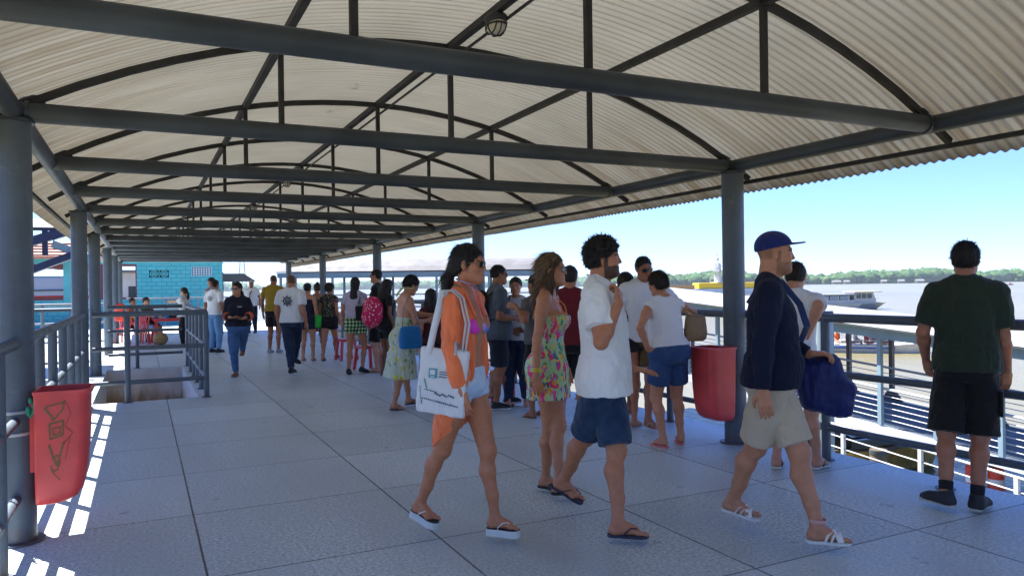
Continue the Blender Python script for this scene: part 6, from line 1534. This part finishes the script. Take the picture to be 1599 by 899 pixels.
# blue duffel bag
BAGB = fabric('bright_blue_nylon', (.010, .018, .12), .5, .25, .1)
e = empty('duffel_bag', p.world(v3(0, 0, 0)), p.root.rotation_euler.z, 'bright blue bag slung in front of the man with the blue cap', 'bag')
c = p.pl('x', 1282, 602, -.30)
soft('bag_body', [P_box(c+v3(0, .0, .02), (.09, .14, .155), Rx(-.25), .06), (*P_box(c+v3(0, .045, -.055), (.11, .14, .11), Rx(.25), .055), .03), (*P_ell(c+v3(0, -.05, .11), (.06, .07, .07)), .03)], BAGB, e, .008, .03, .009, (22, 22, 14), 5)
b = MB(); sh_ = p.sh[0]
b.path([c+v3(.0, -.09, .12), c+v3(.03, -.12, .25), p.t(.02, .19, .30), p.t(-.06, .155, .42), p.t(-.095, .05, .555), p.t(-.09, -.05, .55), p.t(-.08, -.13, .42)], .019, 8, flat=.22, up=(1, 0, 0)); b.build('strap', fabric('blue_webbing', (.02, .05, .16), .7), e, 60)
b = MB(); b.path([c+v3(0, -.08, .13), c+v3(0, -.05, .19), c+v3(0, .01, .20), c+v3(0, .05, .12)], .012, 8, flat=.4); b.build('handle', fabric('dark_webbing', (.02, .022, .025), .7), e, 60)
b = MB(); b.path([c+v3(.06, -.05, .15), c+v3(.07, .02, .165), c+v3(.06, .1, .09)], .006, 6); b.build('zip', BLACK, e, 60)

# ---- 5 man in the green tee seen from behind
loc = gp(1512, 786)[:2]
p = Person('man seen from behind in a dark green tee and black shorts, facing the river', loc, hd(.56, .83), H=1.75, sex='m', h=.0058, fat=.12, shw=.94, skin=(.34, .175, .115), hair_c='black', stubble=0,
    feet=[(1466, 796, 0, .95, 0), (1530, 797, 0, .25, 0)], lean=.03, head=(0, .06, 0), hip=(0, 0, .93),
    hands=[dict(at=('y', 1446, 560, .10), pole=(-.3, -1, 0), dir=(.15, .25, -1), palm=(.6, .6, 0), curl=.6), dict(at=('y', 1573, 582, .08), pole=(.3, -1, 0), dir=(-.1, .1, -1), palm=(-.5, .6, 0), curl=.7)])
p.bottoms(BLACK, legs=1.0, e=.016, e2=.042, name='black_shorts')
p.shirt(GREEN_TEE, e=.022, hem=-.035, hemw=.20, hemd=.155, sleeve=.80, sl_e=.020, sl_e2=.034, amp=.007, seed=31, name='green_tee')
b = MB(); b.path([p.neck0+p.Rt @ v3(.064*cos(a), .062*sin(a)-.004, .032-.012*sin(a)) for a in np.linspace(0, 2*pi, 24)[:-1]], .009, 8, closed=True, flat=1.4); b.build('collar', GREEN_TEE, p.root, 60)
b = MB(); hp = p.hj[1]+(p.kn[1]-p.hj[1])*.5; b.box(hp+v3(.115, -.01, 0), (.02, .13, .17)); b.build('cargo_pocket', BLACK, p.root, bevel=.008)
p.hair('short', 'black', line=(.05, .05), th=.011, napez=-.06, seed=14, amp=.004)
p.shoes((.022, .024, .030), (.50, .46, .38), sock=(.01, .01, .012))

# ---- 6 the couple by the rail
loc = gp(1047, 697)[:2]
p = Person('woman in a white tank top and pink flip flops leaning in to kiss a man', loc, hd(-.30, .95), H=1.62, sex='f', h=.0075, fat=.65, skin=(.44, .24, .16), hair_c='darkbrown',
    feet=[(1030, 697, 0, .35, 0), (1062, 691, 0, .35, 0)], lean=.14, side=-.04, head=(.35, .10, -.25), sole=.015,
    hands=[dict(at=('y', 1012, 545, -.02), pole=(-1, -.6, 0), dir=(.8, -.3, -.3), curl=.5), dict(at=('y', 1055, 480, .38), pole=(1, -.3, -.4), dir=(-.3, 1, .2), curl=.5)])
p.bottoms(MID_DENIM, legs=.66, e=.014, e2=.035, rise=.13, name='denim_shorts')
p.shirt(WHITE_TEE, e=.014, hem=.07, hemw=.165, hemd=.15, nosleeve=True, name='tank_top', amp=.005, seed=41, neck=.085)
p.hair('bun', 'darkbrown', bun=(0, -.10, .03), line=(.05, .045), th=.012, seed=15)
p.sandals((.72, .16, .17), (.72, .16, .17), .016, 'flip', 'pink_flip_flop')
e = empty('handbag', (0, 0, 0), 0, 'tan leather shoulder bag on the woman in the white tank top', 'handbag'); e.location = p.world(v3(0, 0, 0)); e.rotation_euler = p.root.rotation_euler
c = p.pl('y', 1086, 512, -.02); TAN = mat('tan_leather', (.26, .16, .07), .55, var=.25, scale=8, bump=.15, bscale=90)
soft('bag_body', [P_loft(c+v3(0, 0, -.12), np.eye(3), [(0, .10, .05, 0), (.08, .115, .06, 0), (.20, .105, .045, 0), (.245, .095, .03, 0)], 3)], TAN, e, .009, .02, .004, seed=3)
b = MB(); b.path([c+v3(-.06, .0, .10), p.sh[1]+v3(-.03, -.04, .03), p.sh[1]+v3(-.045, .0, .055), p.sh[1]+v3(-.02, .05, .03), c+v3(.06, .03, .11)], .010, 8, flat=.4); b.build('strap', TAN, e, 60)
loc = gp(1004, 664)[:2]
p = Person('man in sunglasses and olive shorts bending toward the woman in the white tank', loc, hd(.22, -.97), H=1.80, sex='m', h=.0085, fat=.15, skin=(.30, .155, .10), hair_c='black', stubble=.85,
    feet=[(1017, 672, 0, .2, 0), (985, 655, 0, .2, 0)], lean=.12, head=(.0, .18, .12), sole=.014,
    hands=[dict(at=('y', 1050, 500, .38), pole=(-1, -.2, .1), dir=(.6, .5, -.4), curl=.5), None])
p.bottoms(fabric('olive_cloth', (.13, .085, .03), .9), legs=.72, e=.018, e2=.04, name='olive_shorts')
p.shirt(WHITE_TEE, e=.018, hem=-.04, sleeve=.7, sl_e=.018, sl_e2=.03, seed=42, amp=.006)
p.hair('short', 'black', line=(.055, .055), th=.006, seed=16, napez=-.03); p.glasses(w=.027, hh=.02); p.sandals((.55, .42, .38), (.6, .5, .45), .014)
loc = gp(978, 664)[:2]
p = Person('mostly hidden woman in black reaching both hands toward the face of the kissing man', loc, hd(.75, .65), H=1.62, sex='f', h=.010, skin=SK1, hair_c='darkbrown',
    hands=[dict(at=('x', 1000, 465, -.05), pole=(-.4, -.2, -1), dir=(.1, .6, 1), palm=(.2, 1, 0), curl=.25), dict(at=('x', 1008, 480, .12), pole=(.4, -.2, -1), dir=(.1, .8, .6), palm=(0, 1, .2), curl=.3)])
p.skirt(BLACK, dress=.36, hem=-.08, name='swimsuit'); p.hair('long', 'darkbrown', len=.32)

# ---- 7 person behind the blue cap man
loc = gp(1246, 733)[:2]
p = Person('person in a white tee half hidden behind the man with the blue cap', loc, hd(.62, .78), H=1.66, sex='m', h=.0075, fat=.1, skin=(.45, .26, .19), hair_c='darkbrown',
    feet=[(1214, 728, 0, .2, .1), (1281, 730, 0, .2, 0)], lean=.12, head=(.1, .3, 0), sole=.012, hip=(-.02, -.04, .885),
    hands=[None, dict(at=('x', 1262, 520, .16), pole=(.3, -1, -.2), dir=(-.2, 1, .1))])
p.bottoms(fabric('lavender_cloth', (.55, .50, .68), .9), legs=.55, e2=.03, name='pale_shorts'); p.shirt(WHITE_TEE, e=.02, hem=-.02, sleeve=.75, sl_e=.02, sl_e2=.032, seed=51, amp=.006)
p.hair('short', 'darkbrown', th=.008); p.sandals((.65, .63, .58), (.05, .04, .04), .014)
# ================================================================== THE CROWD BEHIND
FLORAL = floral('pale_floral', (.50, .56, .44), [(.55, .50, .06), (.18, .30, .08), (.62, .6, .5)], 13); DARKFL = floral('dark_floral', (.03, .03, .03), [(.35, .10, .12), (.30, .25, .1), (.1, .2, .08)], 22)
PINKF = floral('pink_print', (.62, .02, .10), [(.75, .6, .6)], 30); PLAID = plaid('green_plaid', (.55, .60, .42), (.10, .24, .08), (.01, .03, .015), 16)
def bagof(p, name, label, cat, prims, m, strap=None, sm=None, h=None, sr=.012, **k):
    e = empty(name, p.world(v3(0, 0, 0)), p.root.rotation_euler.z, label, cat); soft('bag_body', prims, m, e, h or .012, .02, k.get('amp', .005))
    if strap: b = MB(); [b.path(s_, sr, 8, flat=.4) for s_ in strap]; b.build('strap', sm or m, e, 60)
    return e
# green-yellow dress, blue bag, head bowed over a phone
p = Person('bare backed woman in a pale floral dress looking down at her phone', gp(631, 640)[:2], hd(.85, .50), H=1.66, sex='f', h=.009, skin=SK2, hair_c='black', lean=.10, head=(0, .45, 0), fat=.2,
    feet=[(643, 633, 0, .2, 0), (621, 640, 0, .1, .1)], hands=[dict(at=('x', 678, 492, -.10), pole=(-.3, -.4, -1), dir=(.2, 1, .2), curl=.7), dict(at=('x', 668, 500, .08), pole=(.4, -.4, -1), dir=(-.2, 1, .2), curl=.7)])
p.skirt(FLORAL, dress=.27, hem=-.52, w=(.18, .25), d=(.13, .22), name='floral_dress', amp=.012, seed=5); p.hair('bun', 'black', bun=(0, -.09, .0)); p.sandals((.08, .05, .05), (.1, .05, .05), .012)
b = MB(); b.path([p.q(-.07, .02, -.03), p.q(-.06, -.07, -.07), p.q(0, -.105, -.09), p.q(.06, -.07, -.07), p.q(.07, .02, -.03)], .022, 8, flat=.5); b.path([p.q(0, -.1, -.09), p.q(.03, -.13, -.16), p.q(.01, -.13, -.22)], .02, 8, flat=.4); b.build('headscarf', fabric('lime_scarf', (.50, .58, .25), .8), p.root, 60)
bagof(p, 'shoulder_bag', 'bright blue shoulder bag on the woman in the pale floral dress', 'bag', [P_loft(p.pl('x', 641, 544, .24), np.eye(3), [(0, .05, .14, 0), (.12, .06, .15, 0), (.27, .04, .12, 0)], 3)], fabric('cobalt_leather', (.01, .16, .42), .5), [[p.pl('x', 628, 512, .24), p.pl('x', 630, 480, .22), p.sh[1]+v3(0, -.02, .06), p.pl('x', 655, 510, .24)]], fabric('grey_strap', (.15, .16, .2), .7))
o = empty('phone', p.world((p.wr[0]+p.wr[1])/2+v3(0, .10, .04)), p.root.rotation_euler.z, 'dark phone held by the woman in the pale floral dress', 'phone'); b = MB(); b.box((0, 0, 0), (.075, .012, .14)); b.build('phone_body', DARKM, o, bevel=.003)
# grey tee, black backpack
GREYT = fabric('slate_grey_cotton', (.085, .10, .125), .85)
p = Person('man in sunglasses and a slate grey tee with a black backpack and navy shorts', gp(778, 640)[:2], hd(.85, .25), H=1.76, sex='m', h=.009, skin=SK3, hair_c='black', stubble=.8, fat=.4,
    feet=[(800, 633, 0, .1, 0), (781, 639, 0, .2, 0)], hands=[dict(at=('x', 800, 520, -.1), pole=(-.5, -1, -.2), dir=(.4, 1, .2), curl=.5), dict(at=('x', 806, 497, .16), pole=(.4, -1, -.5), dir=(-.5, 1, .2), curl=.5)])
p.bottoms(fabric('navy_cloth_short', (.01, .014, .03), .85), legs=.85, e=.016, e2=.04, name='navy_shorts'); p.shirt(GREYT, e=.02, hem=-.07, hemw=.19, hemd=.18, sleeve=.75, sl_e=.02, sl_e2=.034, seed=61); p.hair('short', 'black', th=.004, napez=-.03); p.glasses(w=.028, hh=.019)
p.shoes((.012, .012, .014), (.6, .6, .6))
bagof(p, 'backpack', 'black backpack on the man in the slate grey tee', 'backpack', [P_box(p.t(0, -.24, .30), (.15, .09, .22), p.R, .07)], BLACK, [[p.t(sg*.11, -.16, .44), p.t(sg*.13, -.02, .555), p.t(sg*.12, .12, .45), p.t(sg*.14, .06, .25), p.t(sg*.14, -.15, .15)] for sg in (-1, 1)], sr=.02)
p = Person('mostly hidden woman in a white and blue tee beside the slate grey tee man', gp(808, 634)[:2], hd(-.1, -1), H=1.60, sex='f', h=.012, skin=SK2, hair_c='darkbrown')
p.bottoms(DARK_DENIM, calf=.9, name='jeans'); p.shirt(floral('white_blue_print', (.6, .62, .66), [(.1, .15, .4)], 12), sleeve=.6, seed=63); p.hair('bun', 'darkbrown'); p.sandals()
p = Person('short dark haired woman in a maroon top beside the woman with the phone', gp(676, 622)[:2], hd(-.6, .8), H=1.46, sex='f', h=.012, skin=SK1, hair_c='black', hands=[None, dict(at=(.12, .30, 1.0))])
p.bottoms(BLACK, calf=.9, name='black_trousers'); p.shirt(fabric('dark_maroon', (.06, .012, .016), .85), sleeve=.6, seed=62); p.hair('long', 'black'); p.sandals((.05, .04, .04), (.05, .04, .04))
# child on the stool
p = Person('small child in a pink top and blue shorts sitting on the near red stool', (4.26, 8.62), hd(-.7, .2), H=1.12, sex='f', h=.010, skin=SK2, hair_c='black', hip=(0, -.02, .50), hsz=1.25,
    feet=[(-.10, .26, .08, .1, .3), (.10, .24, .08, .1, .3)], hands=[dict(at=(-.10, .18, .58)), dict(at=(.10, .18, .58))])
p.bottoms(fabric('royal_blue_cloth', (.01, .03, .25), .8), legs=.55, e=.012, e2=.025, name='blue_shorts'); p.shirt(fabric('pink_cotton', (.65, .28, .38), .85), e=.012, hem=.02, sleeve=.3, seed=64); p.hair('curly', 'black', th=.02); p.sandals((.2, .1, .08), (.2, .1, .08), .01)
# maroon tee man, hat person
p = Person('man in a maroon tee between the parrot dress and the white shirt', gp(893, 668)[:2], hd(.1, 1), H=1.70, sex='m', h=.011, skin=SK1, hair_c='black'); p.bottoms(BLACK, legs=.8); p.shirt(fabric('maroon_cotton', (.16, .012, .02), .85), seed=66); p.hair('short', 'black'); p.sandals((.1, .05, .04), (.08, .04, .03))
p = Person('person in a dark cap with an arm out, behind the parrot dress', gp(842, 650)[:2], hd(-.6, .6), H=1.62, sex='m', h=.011, skin=SK3, hair_c='black',
    hands=[dict(at=('x', 806, 478, -.30), pole=(-.4, -.6, -.8), dir=(-.2, 1, .1)), None]); p.bottoms(BLACK, legs=.9); p.shirt(fabric('olive_grey', (.10, .10, .09), .85), seed=67); p.hair('short', 'black'); cap(p, fabric('charcoal_felt', (.02, .02, .024), .9), .06, 'hat'); p.sandals((.08, .05, .04), (.1, .06, .05))
# plaid shorts woman
p = Person('woman with long black hair in green plaid shorts and a pale tee', gp(556, 583)[:2], hd(.12, 1), H=1.69, sex='f', h=.011, skin=SK1, hair_c='black', feet=[(545, 584, 0, .2, 0), (569, 582, .02, .6, .2)])
p.bottoms(PLAID, legs=.38, e=.018, e2=.035, rise=.14, name='plaid_shorts'); p.shirt(fabric('lilac_cotton', (.50, .45, .56), .85), hem=.09, sleeve=.5, seed=71); p.hair('longback', 'black', len=.42, wd=.07, seed=4); p.shoes((.012, .012, .012), (.02, .02, .02), 'slip_on_shoe')
bagof(p, 'shoulder_bag', 'black shoulder bag beside the woman in plaid shorts', 'bag', [P_box(p.pl('y', 559, 489, -.06)+v3(.12, -.05, 0), (.14, .06, .13), None, .03)], BLACK, [[p.pl('y', 553, 475, -.06)+v3(.1, -.06, .0), p.sh[1]+v3(-.04, -.05, .06), p.pl('y', 566, 475, -.06)+v3(.12, -.03, 0)]])
# tall man in black and the pink backpack
p = Person('tall man in sunglasses and a black tee facing left behind the pink backpack', gp(592, 580)[:2], hd(-1, .1), H=1.84, sex='m', h=.011, skin=SK2, hair_c='black', stubble=.6); p.bottoms(BLACK, legs=.9, name='black_shorts'); p.shirt(BLACK, seed=72, amp=.006); p.hair('short', 'black', th=.008); p.glasses(w=.028); p.sandals((.05, .04, .03), (.04, .03, .03))
p = Person('woman with long wavy black hair carrying a big pink backpack', gp(603, 586)[:2], hd(.75, .65), H=1.64, sex='f', h=.011, skin=SK4, hair_c='black', head=(.2, .25, 0)); p.bottoms(BLACK, legs=.5, name='black_shorts'); p.shirt(BLACK, sleeve=.5, seed=73); p.hair('long', 'black', len=.40, wd=.10, th=.02, seed=5); p.sandals((.05, .03, .03), (.05, .03, .03))
bagof(p, 'backpack', 'big pink and white patterned backpack in the crowd', 'backpack', [P_ell(p.t(0, -.26, .24), (.18, .17, .27)), (*P_ell(p.t(0, -.34, .14), (.15, .12, .15)), .04)], PINKF, [[p.t(sg*.10, -.18, .44), p.t(sg*.12, -.02, .56), p.t(sg*.12, .12, .42), p.t(sg*.15, -.1, .15)] for sg in (-1, 1)], BLACK, sr=.02, amp=.012)
# green bag woman and neighbours
p = Person('woman in a patterned top and black shorts with a bright green bag', gp(515, 562)[:2], hd(.25, 1), H=1.60, sex='f', h=.012, skin=SK1, hair_c='darkbrown', fat=.5, feet=[(505, 563, 0, .2, 0), (528, 560, .02, .5, .1)]); p.bottoms(BLACK, legs=.42, e2=.03, name='black_shorts'); p.shirt(DARKFL, sleeve=.3, hem=.08, seed=75); p.hair('curly', 'darkbrown', th=.03, amp=.012); p.sandals((.03, .03, .03), (.03, .03, .03))
bagof(p, 'shoulder_bag', 'bright green shoulder bag in the crowd', 'bag', [P_loft(p.pl('y', 497, 511, -.04)+v3(-.03, -.1, 0), np.eye(3), [(0, .13, .06, 0), (.15, .17, .07, 0), (.27, .16, .05, 0)], 3)], fabric('lime_green_cloth', (.03, .48, .05), .6), [[p.pl('y', 490, 492, -.1), p.sh[0]+v3(.02, -.04, .06), p.pl('y', 506, 492, -.1)]], sr=.012)
p = Person('woman in a navy dress next to the man with the ship wheel tee', gp(481, 563)[:2], hd(.1, 1), H=1.62, sex='f', h=.013, skin=SK2, hair_c='black', fat=.4); p.skirt(fabric('navy_dress_cloth', (.014, .017, .035), .85), dress=.46, hem=-.22, w=(.19, .2), d=(.15, .17), name='navy_dress'); p.hair('bun', 'black'); p.sandals((.3, .14, .08), (.3, .14, .08))
p = Person('woman in a dark floral dress with a top knot in the crowd', gp(497, 555)[:2], hd(-.5, 1), H=1.62, sex='f', h=.014, skin=SK3, hair_c='darkbrown'); p.skirt(DARKFL, dress=.44, hem=-.35, w=(.18, .22), d=(.14, .19), name='dark_dress'); p.hair('bun', 'darkbrown', bun=(0, -.05, .13)); p.sandals((.05, .04, .04), (.05, .04, .04))
# ship wheel tee
p = Person('man walking away in a white tee with a ship wheel emblem and dark jeans', gp(456, 584)[:2], hd(.15, 1), H=1.76, sex='m', h=.010, skin=SK1, hair_c='black', stubble=.75, fat=.3, feet=[(457, 586, .0, .1, 0), (463, 578, .05, .2, .35)], kpole=[(0, 1, 0), (0, 1, 0)], hip=(-.0, 0, .935))
p.bottoms(DARK_DENIM, calf=.94, e=.012, e2=.022, rise=.13, name='dark_jeans'); WS = p.shirt(WHITE_TEE, e=.02, hem=-.02, hemw=.185, sleeve=.7, sl_e=.02, sl_e2=.034, seed=81, amp=.004); p.shoes((.012, .012, .012), (.02, .02, .02))
b = MB(); c = p.t(.0, -.17, .36); ink = mat('navy_ink', (.012, .02, .045), .7)
def on_back(x, z): return c+v3(x, -.0, z)
T = [on_back(.066*cos(a), .066*sin(a)) for a in np.linspace(0, 2*pi, 25)[:-1]]; b.path(T, .0085, 6, closed=True); b.path([on_back(.028*cos(a), .028*sin(a)) for a in np.linspace(0, 2*pi, 17)[:-1]], .006, 6, closed=True)
for k in range(8): a = k*pi/4; b.bar(on_back(.03*cos(a), .03*sin(a)), on_back(.088*cos(a), .088*sin(a)), .010, .010, up=(0, 1, 0)); b.sphere(on_back(.094*cos(a), .094*sin(a)), .010, 8, 5)
b.bar(on_back(0, -.02), on_back(0, .022), .006, .008, up=(0, 1, 0)); b.bar(on_back(-.012, -.012), on_back(.012, -.012), .006, .008, up=(0, 1, 0)); b.build('wheel_emblem', ink, WS)
p = Person('man in a mustard yellow tee and black shorts seen from behind', gp(428, 551)[:2], hd(.1, 1), H=1.86, sex='m', h=.013, skin=SK3, hair_c='black', stubble=.8, fat=.2); p.bottoms(BLACK, legs=.72, e2=.035, name='black_shorts'); p.shirt(fabric('mustard_cotton', (.30, .19, .015), .85), sleeve=.6, hem=.0, seed=82); p.shoes((.3, .3, .3), (.5, .5, .5))
# navy woman with orange flashes
NV = fabric('dark_navy_uniform', (.012, .014, .026), .85)
p = Person('woman in sunglasses walking forward in a dark uniform shirt with orange stripes and jeans', gp(373, 588)[:2], hd(.12, -1), H=1.63, sex='f', h=.010, skin=SK2, hair_c='black', fat=.75, head=(-.3, .0, 0), feet=[(378, 578, .03, .1, .2), (367, 588, 0, .1, 0)],
    hands=[dict(at=('y', 379, 497, .24), pole=(-.8, -.8, -.6), dir=(.9, .5, 0), palm=(0, .2, 1), curl=.4), dict(at=('y', 361, 496, .24), pole=(.8, -.8, -.6), dir=(-.9, .5, 0), palm=(0, .2, 1), curl=.4)])
p.bottoms(DENIM, calf=.94, e=.010, e2=.018, rise=.13, name='jeans'); sh = p.shirt(NV, e=.02, hem=.02, hemw=.20, hemd=.18, long=.62, sl_e=.022, sl_e2=.026, seed=83); p.hair('pony', 'black', tail=[(0, -.1, -.02), (-.03, -.11, -.08), (-.06, -.08, -.14), (-.07, -.05, -.2)]); p.glasses(); p.shoes((.30, .13, .07), (.2, .1, .06))
b = MB(); om = mat('safety_orange', (.85, .16, .08), .5)
for i in range(2):
    el, wr = p.el[i], p.wr[i]; d_ = unit(wr-el); uu = unit(np.cross(d_, v3(0, 0, 1))); vv = np.cross(d_, uu)
    for t_ in (.22, .40): c = el+(wr-el)*t_; b.path([c+.066*(uu*cos(a)+vv*sin(a)) for a in np.linspace(0, 2*pi, 17)[:-1]], .008, 6, closed=True, flat=1.8)
b.build('orange_stripe', om, sh, 60); b = MB(); b.box(p.t(-.075, .175, .385), (.07, .012, .016)); b.build('pocket_badge', mat('grey_badge', (.4, .42, .45), .6), sh)
o = empty('booklet', p.world((p.wr[0]+p.wr[1])/2+v3(0, .08, .0)), p.root.rotation_euler.z, 'dark booklet held in both hands by the woman in the striped uniform', 'booklet'); b = MB(); b.box((0, 0, 0), (.17, .11, .012)); b.build('cover', DARKM, o)
# white cap man at the far end, men by the turquoise wall
p = Person('man in a white cap and white shirt, farthest down the pier', gp(394, 520)[:2], hd(.05, -1), H=1.84, sex='m', h=.018, skin=SK3, hair_c='black'); p.bottoms(fabric('navy_trousers', (.014, .018, .04), .85), calf=.95, name='navy_trousers'); p.shirt(WHITE_TEE, e=.03, hemw=.22, seed=84, amp=.01); cap(p, fabric('cream_cap', (.45, .40, .35), .8), .06); p.shoes()
b = MB(); b.path([p.t(-.05, .13, .49), p.t(.0, .17, .40), p.t(.02, .17, .25)], .016, 6); b.build('neck_strap', BLACK, p.root, 60)
p = Person('man in a white tee and light jeans seen from behind', gp(336, 550)[:2], hd(.4, 1), H=1.76, sex='m', h=.013, skin=SK3, hair_c='black', stubble=.9); p.bottoms(denim('pale_jeans', (.08, .20, .38), (.16, .30, .48)), calf=.95, e2=.025, name='jeans'); WT = p.shirt(WHITE_TEE, seed=85, sleeve=.7); p.hair('short', 'black', th=.012); p.shoes((.012, .012, .012), (.02, .02, .02))
b = MB(); c = p.t(.0, -.165, .37); b.path([c+v3(.05*cos(a), 0, .06*sin(a)) for a in np.linspace(0, 2*pi, 17)[:-1]], .009, 6, closed=True); b.box(c, (.03, .014, .06)); b.build('round_emblem', mat('grey_print', (.2, .22, .25), .7), WT)
p = Person('man in a dark cap standing just beyond the man in light jeans', gp(333, 543)[:2], hd(-.8, .3), H=1.84, sex='m', h=.015, skin=SK3, hair_c='black'); p.bottoms(DARK_DENIM, calf=.95, name='dark_jeans'); p.shirt(fabric('grey_blue_cotton', (.35, .38, .45), .85), seed=86); cap(p, fabric('black_cap', (.012, .012, .014), .8), .08); p.shoes((.012, .012, .012), (.02, .02, .02))
p = Person('woman with a ponytail in a white shirt by the red table', gp(290, 541)[:2], hd(-1, .15), H=1.58, sex='f', h=.013, skin=SK2, hair_c='darkbrown', fat=.35, hands=[dict(at=('x', 268, 470, .05), pole=(.3, -.3, -1), dir=(0, 1, .1)), dict(at=('x', 268, 472, .15), pole=(.3, -.3, -1), dir=(0, 1, .1))]); p.bottoms(fabric('black_trousers', (.010, .010, .012), .85), calf=.95, name='black_trousers'); p.shirt(fabric('ivory_cotton', (.60, .58, .56), .85), e=.02, hemw=.19, sleeve=.8, seed=87); p.hair('pony', 'darkbrown'); p.glasses(); p.shoes((.012, .012, .012), (.02, .02, .02))
p = Person('person in a patterned top and pale shorts sitting at the red plastic table', (.08, 24.25), hd(1, -.1), H=1.65, sex='m', h=.015, skin=SK2, hair_c='darkbrown', hip=(0, 0, .55), fat=.4, feet=[(-.12, .42, 0, 0, 0), (.12, .40, 0, 0, 0)], hands=[dict(at=(-.12, .42, .78), dir=(0, 1, 0)), dict(at=(.12, .40, .78), dir=(0, 1, 0))])
p.bottoms(denim('pale_jeans2', (.10, .20, .34), (.16, .28, .42)), legs=.85, name='denim_shorts'); p.shirt(DARKFL, seed=88); p.hair('short', 'darkbrown'); p.glasses(); p.sandals()
p = Person('person in an orange top sitting behind the red table, face half hidden', (-.28, 24.75), hd(1, -.25), H=1.6, sex='f', h=.017, skin=SK3, hair_c='darkbrown', hip=(0, 0, .55), feet=[(-.12, .40, 0, 0, 0), (.12, .40, 0, 0, 0)], hands=[dict(at=(-.12, .35, .7)), dict(at=(.12, .35, .7))])
p.bottoms(BLACK, legs=.8); p.shirt(fabric('orange_cotton', (.5, .12, .04), .85), seed=89); p.hair('bun', 'darkbrown'); p.sandals()
# passengers in the launches
VEST = [fabric('vest_orange', (.65, .12, .03), .7), fabric('dark_jacket', (.03, .035, .05), .8), fabric('white_top', (.6, .6, .6), .8), fabric('red_top', (.4, .03, .04), .8)]
k = 0
for (bx, by_, rz, n) in ((46.2, 36.0, yaw_face(1, -.3), 6), (44.4, 40.6, yaw_face(1, -.25), 4)):
    for j in range(n):
        o_ = Matrix.Rotation(rz, 3, 'Z') @ Vector((-2.2+.62*j, (-1)**j*.35, 0))
        where = 'in the nearer launch' if n == 6 else 'in the upper left launch'
        lab = ['sternmost passenger %s', 'second passenger from the stern %s', 'third passenger from the stern %s', 'fourth passenger from the stern %s', 'fifth passenger from the stern %s', 'foremost passenger %s'][j if n == 6 else min(j, 5)] % where
        c_ = ['orange vest', 'dark jacket', 'white top', 'red top'][k % 4]
        p = Person(lab+' wearing %s' % ('an '+c_ if c_[0] == 'o' else 'a '+c_), (bx+o_.x, by_+o_.y), hd(sin(k), -.6), H=1.65, sex='mf'[k % 2], h=.03, skin=SK3, hair_c='black', z0=WZ+.25, hip=(0, 0, .50), feet=[(-.1, .4, 0, 0, 0), (.1, .4, 0, 0, 0)], hands=[dict(at=(-.15, .3, .6)), dict(at=(.15, .3, .6))], group='passengers in the launches')
        p.shirt(VEST[k % 4], seed=k, e=.04); p.hair('short', 'black', th=.015); k += 1
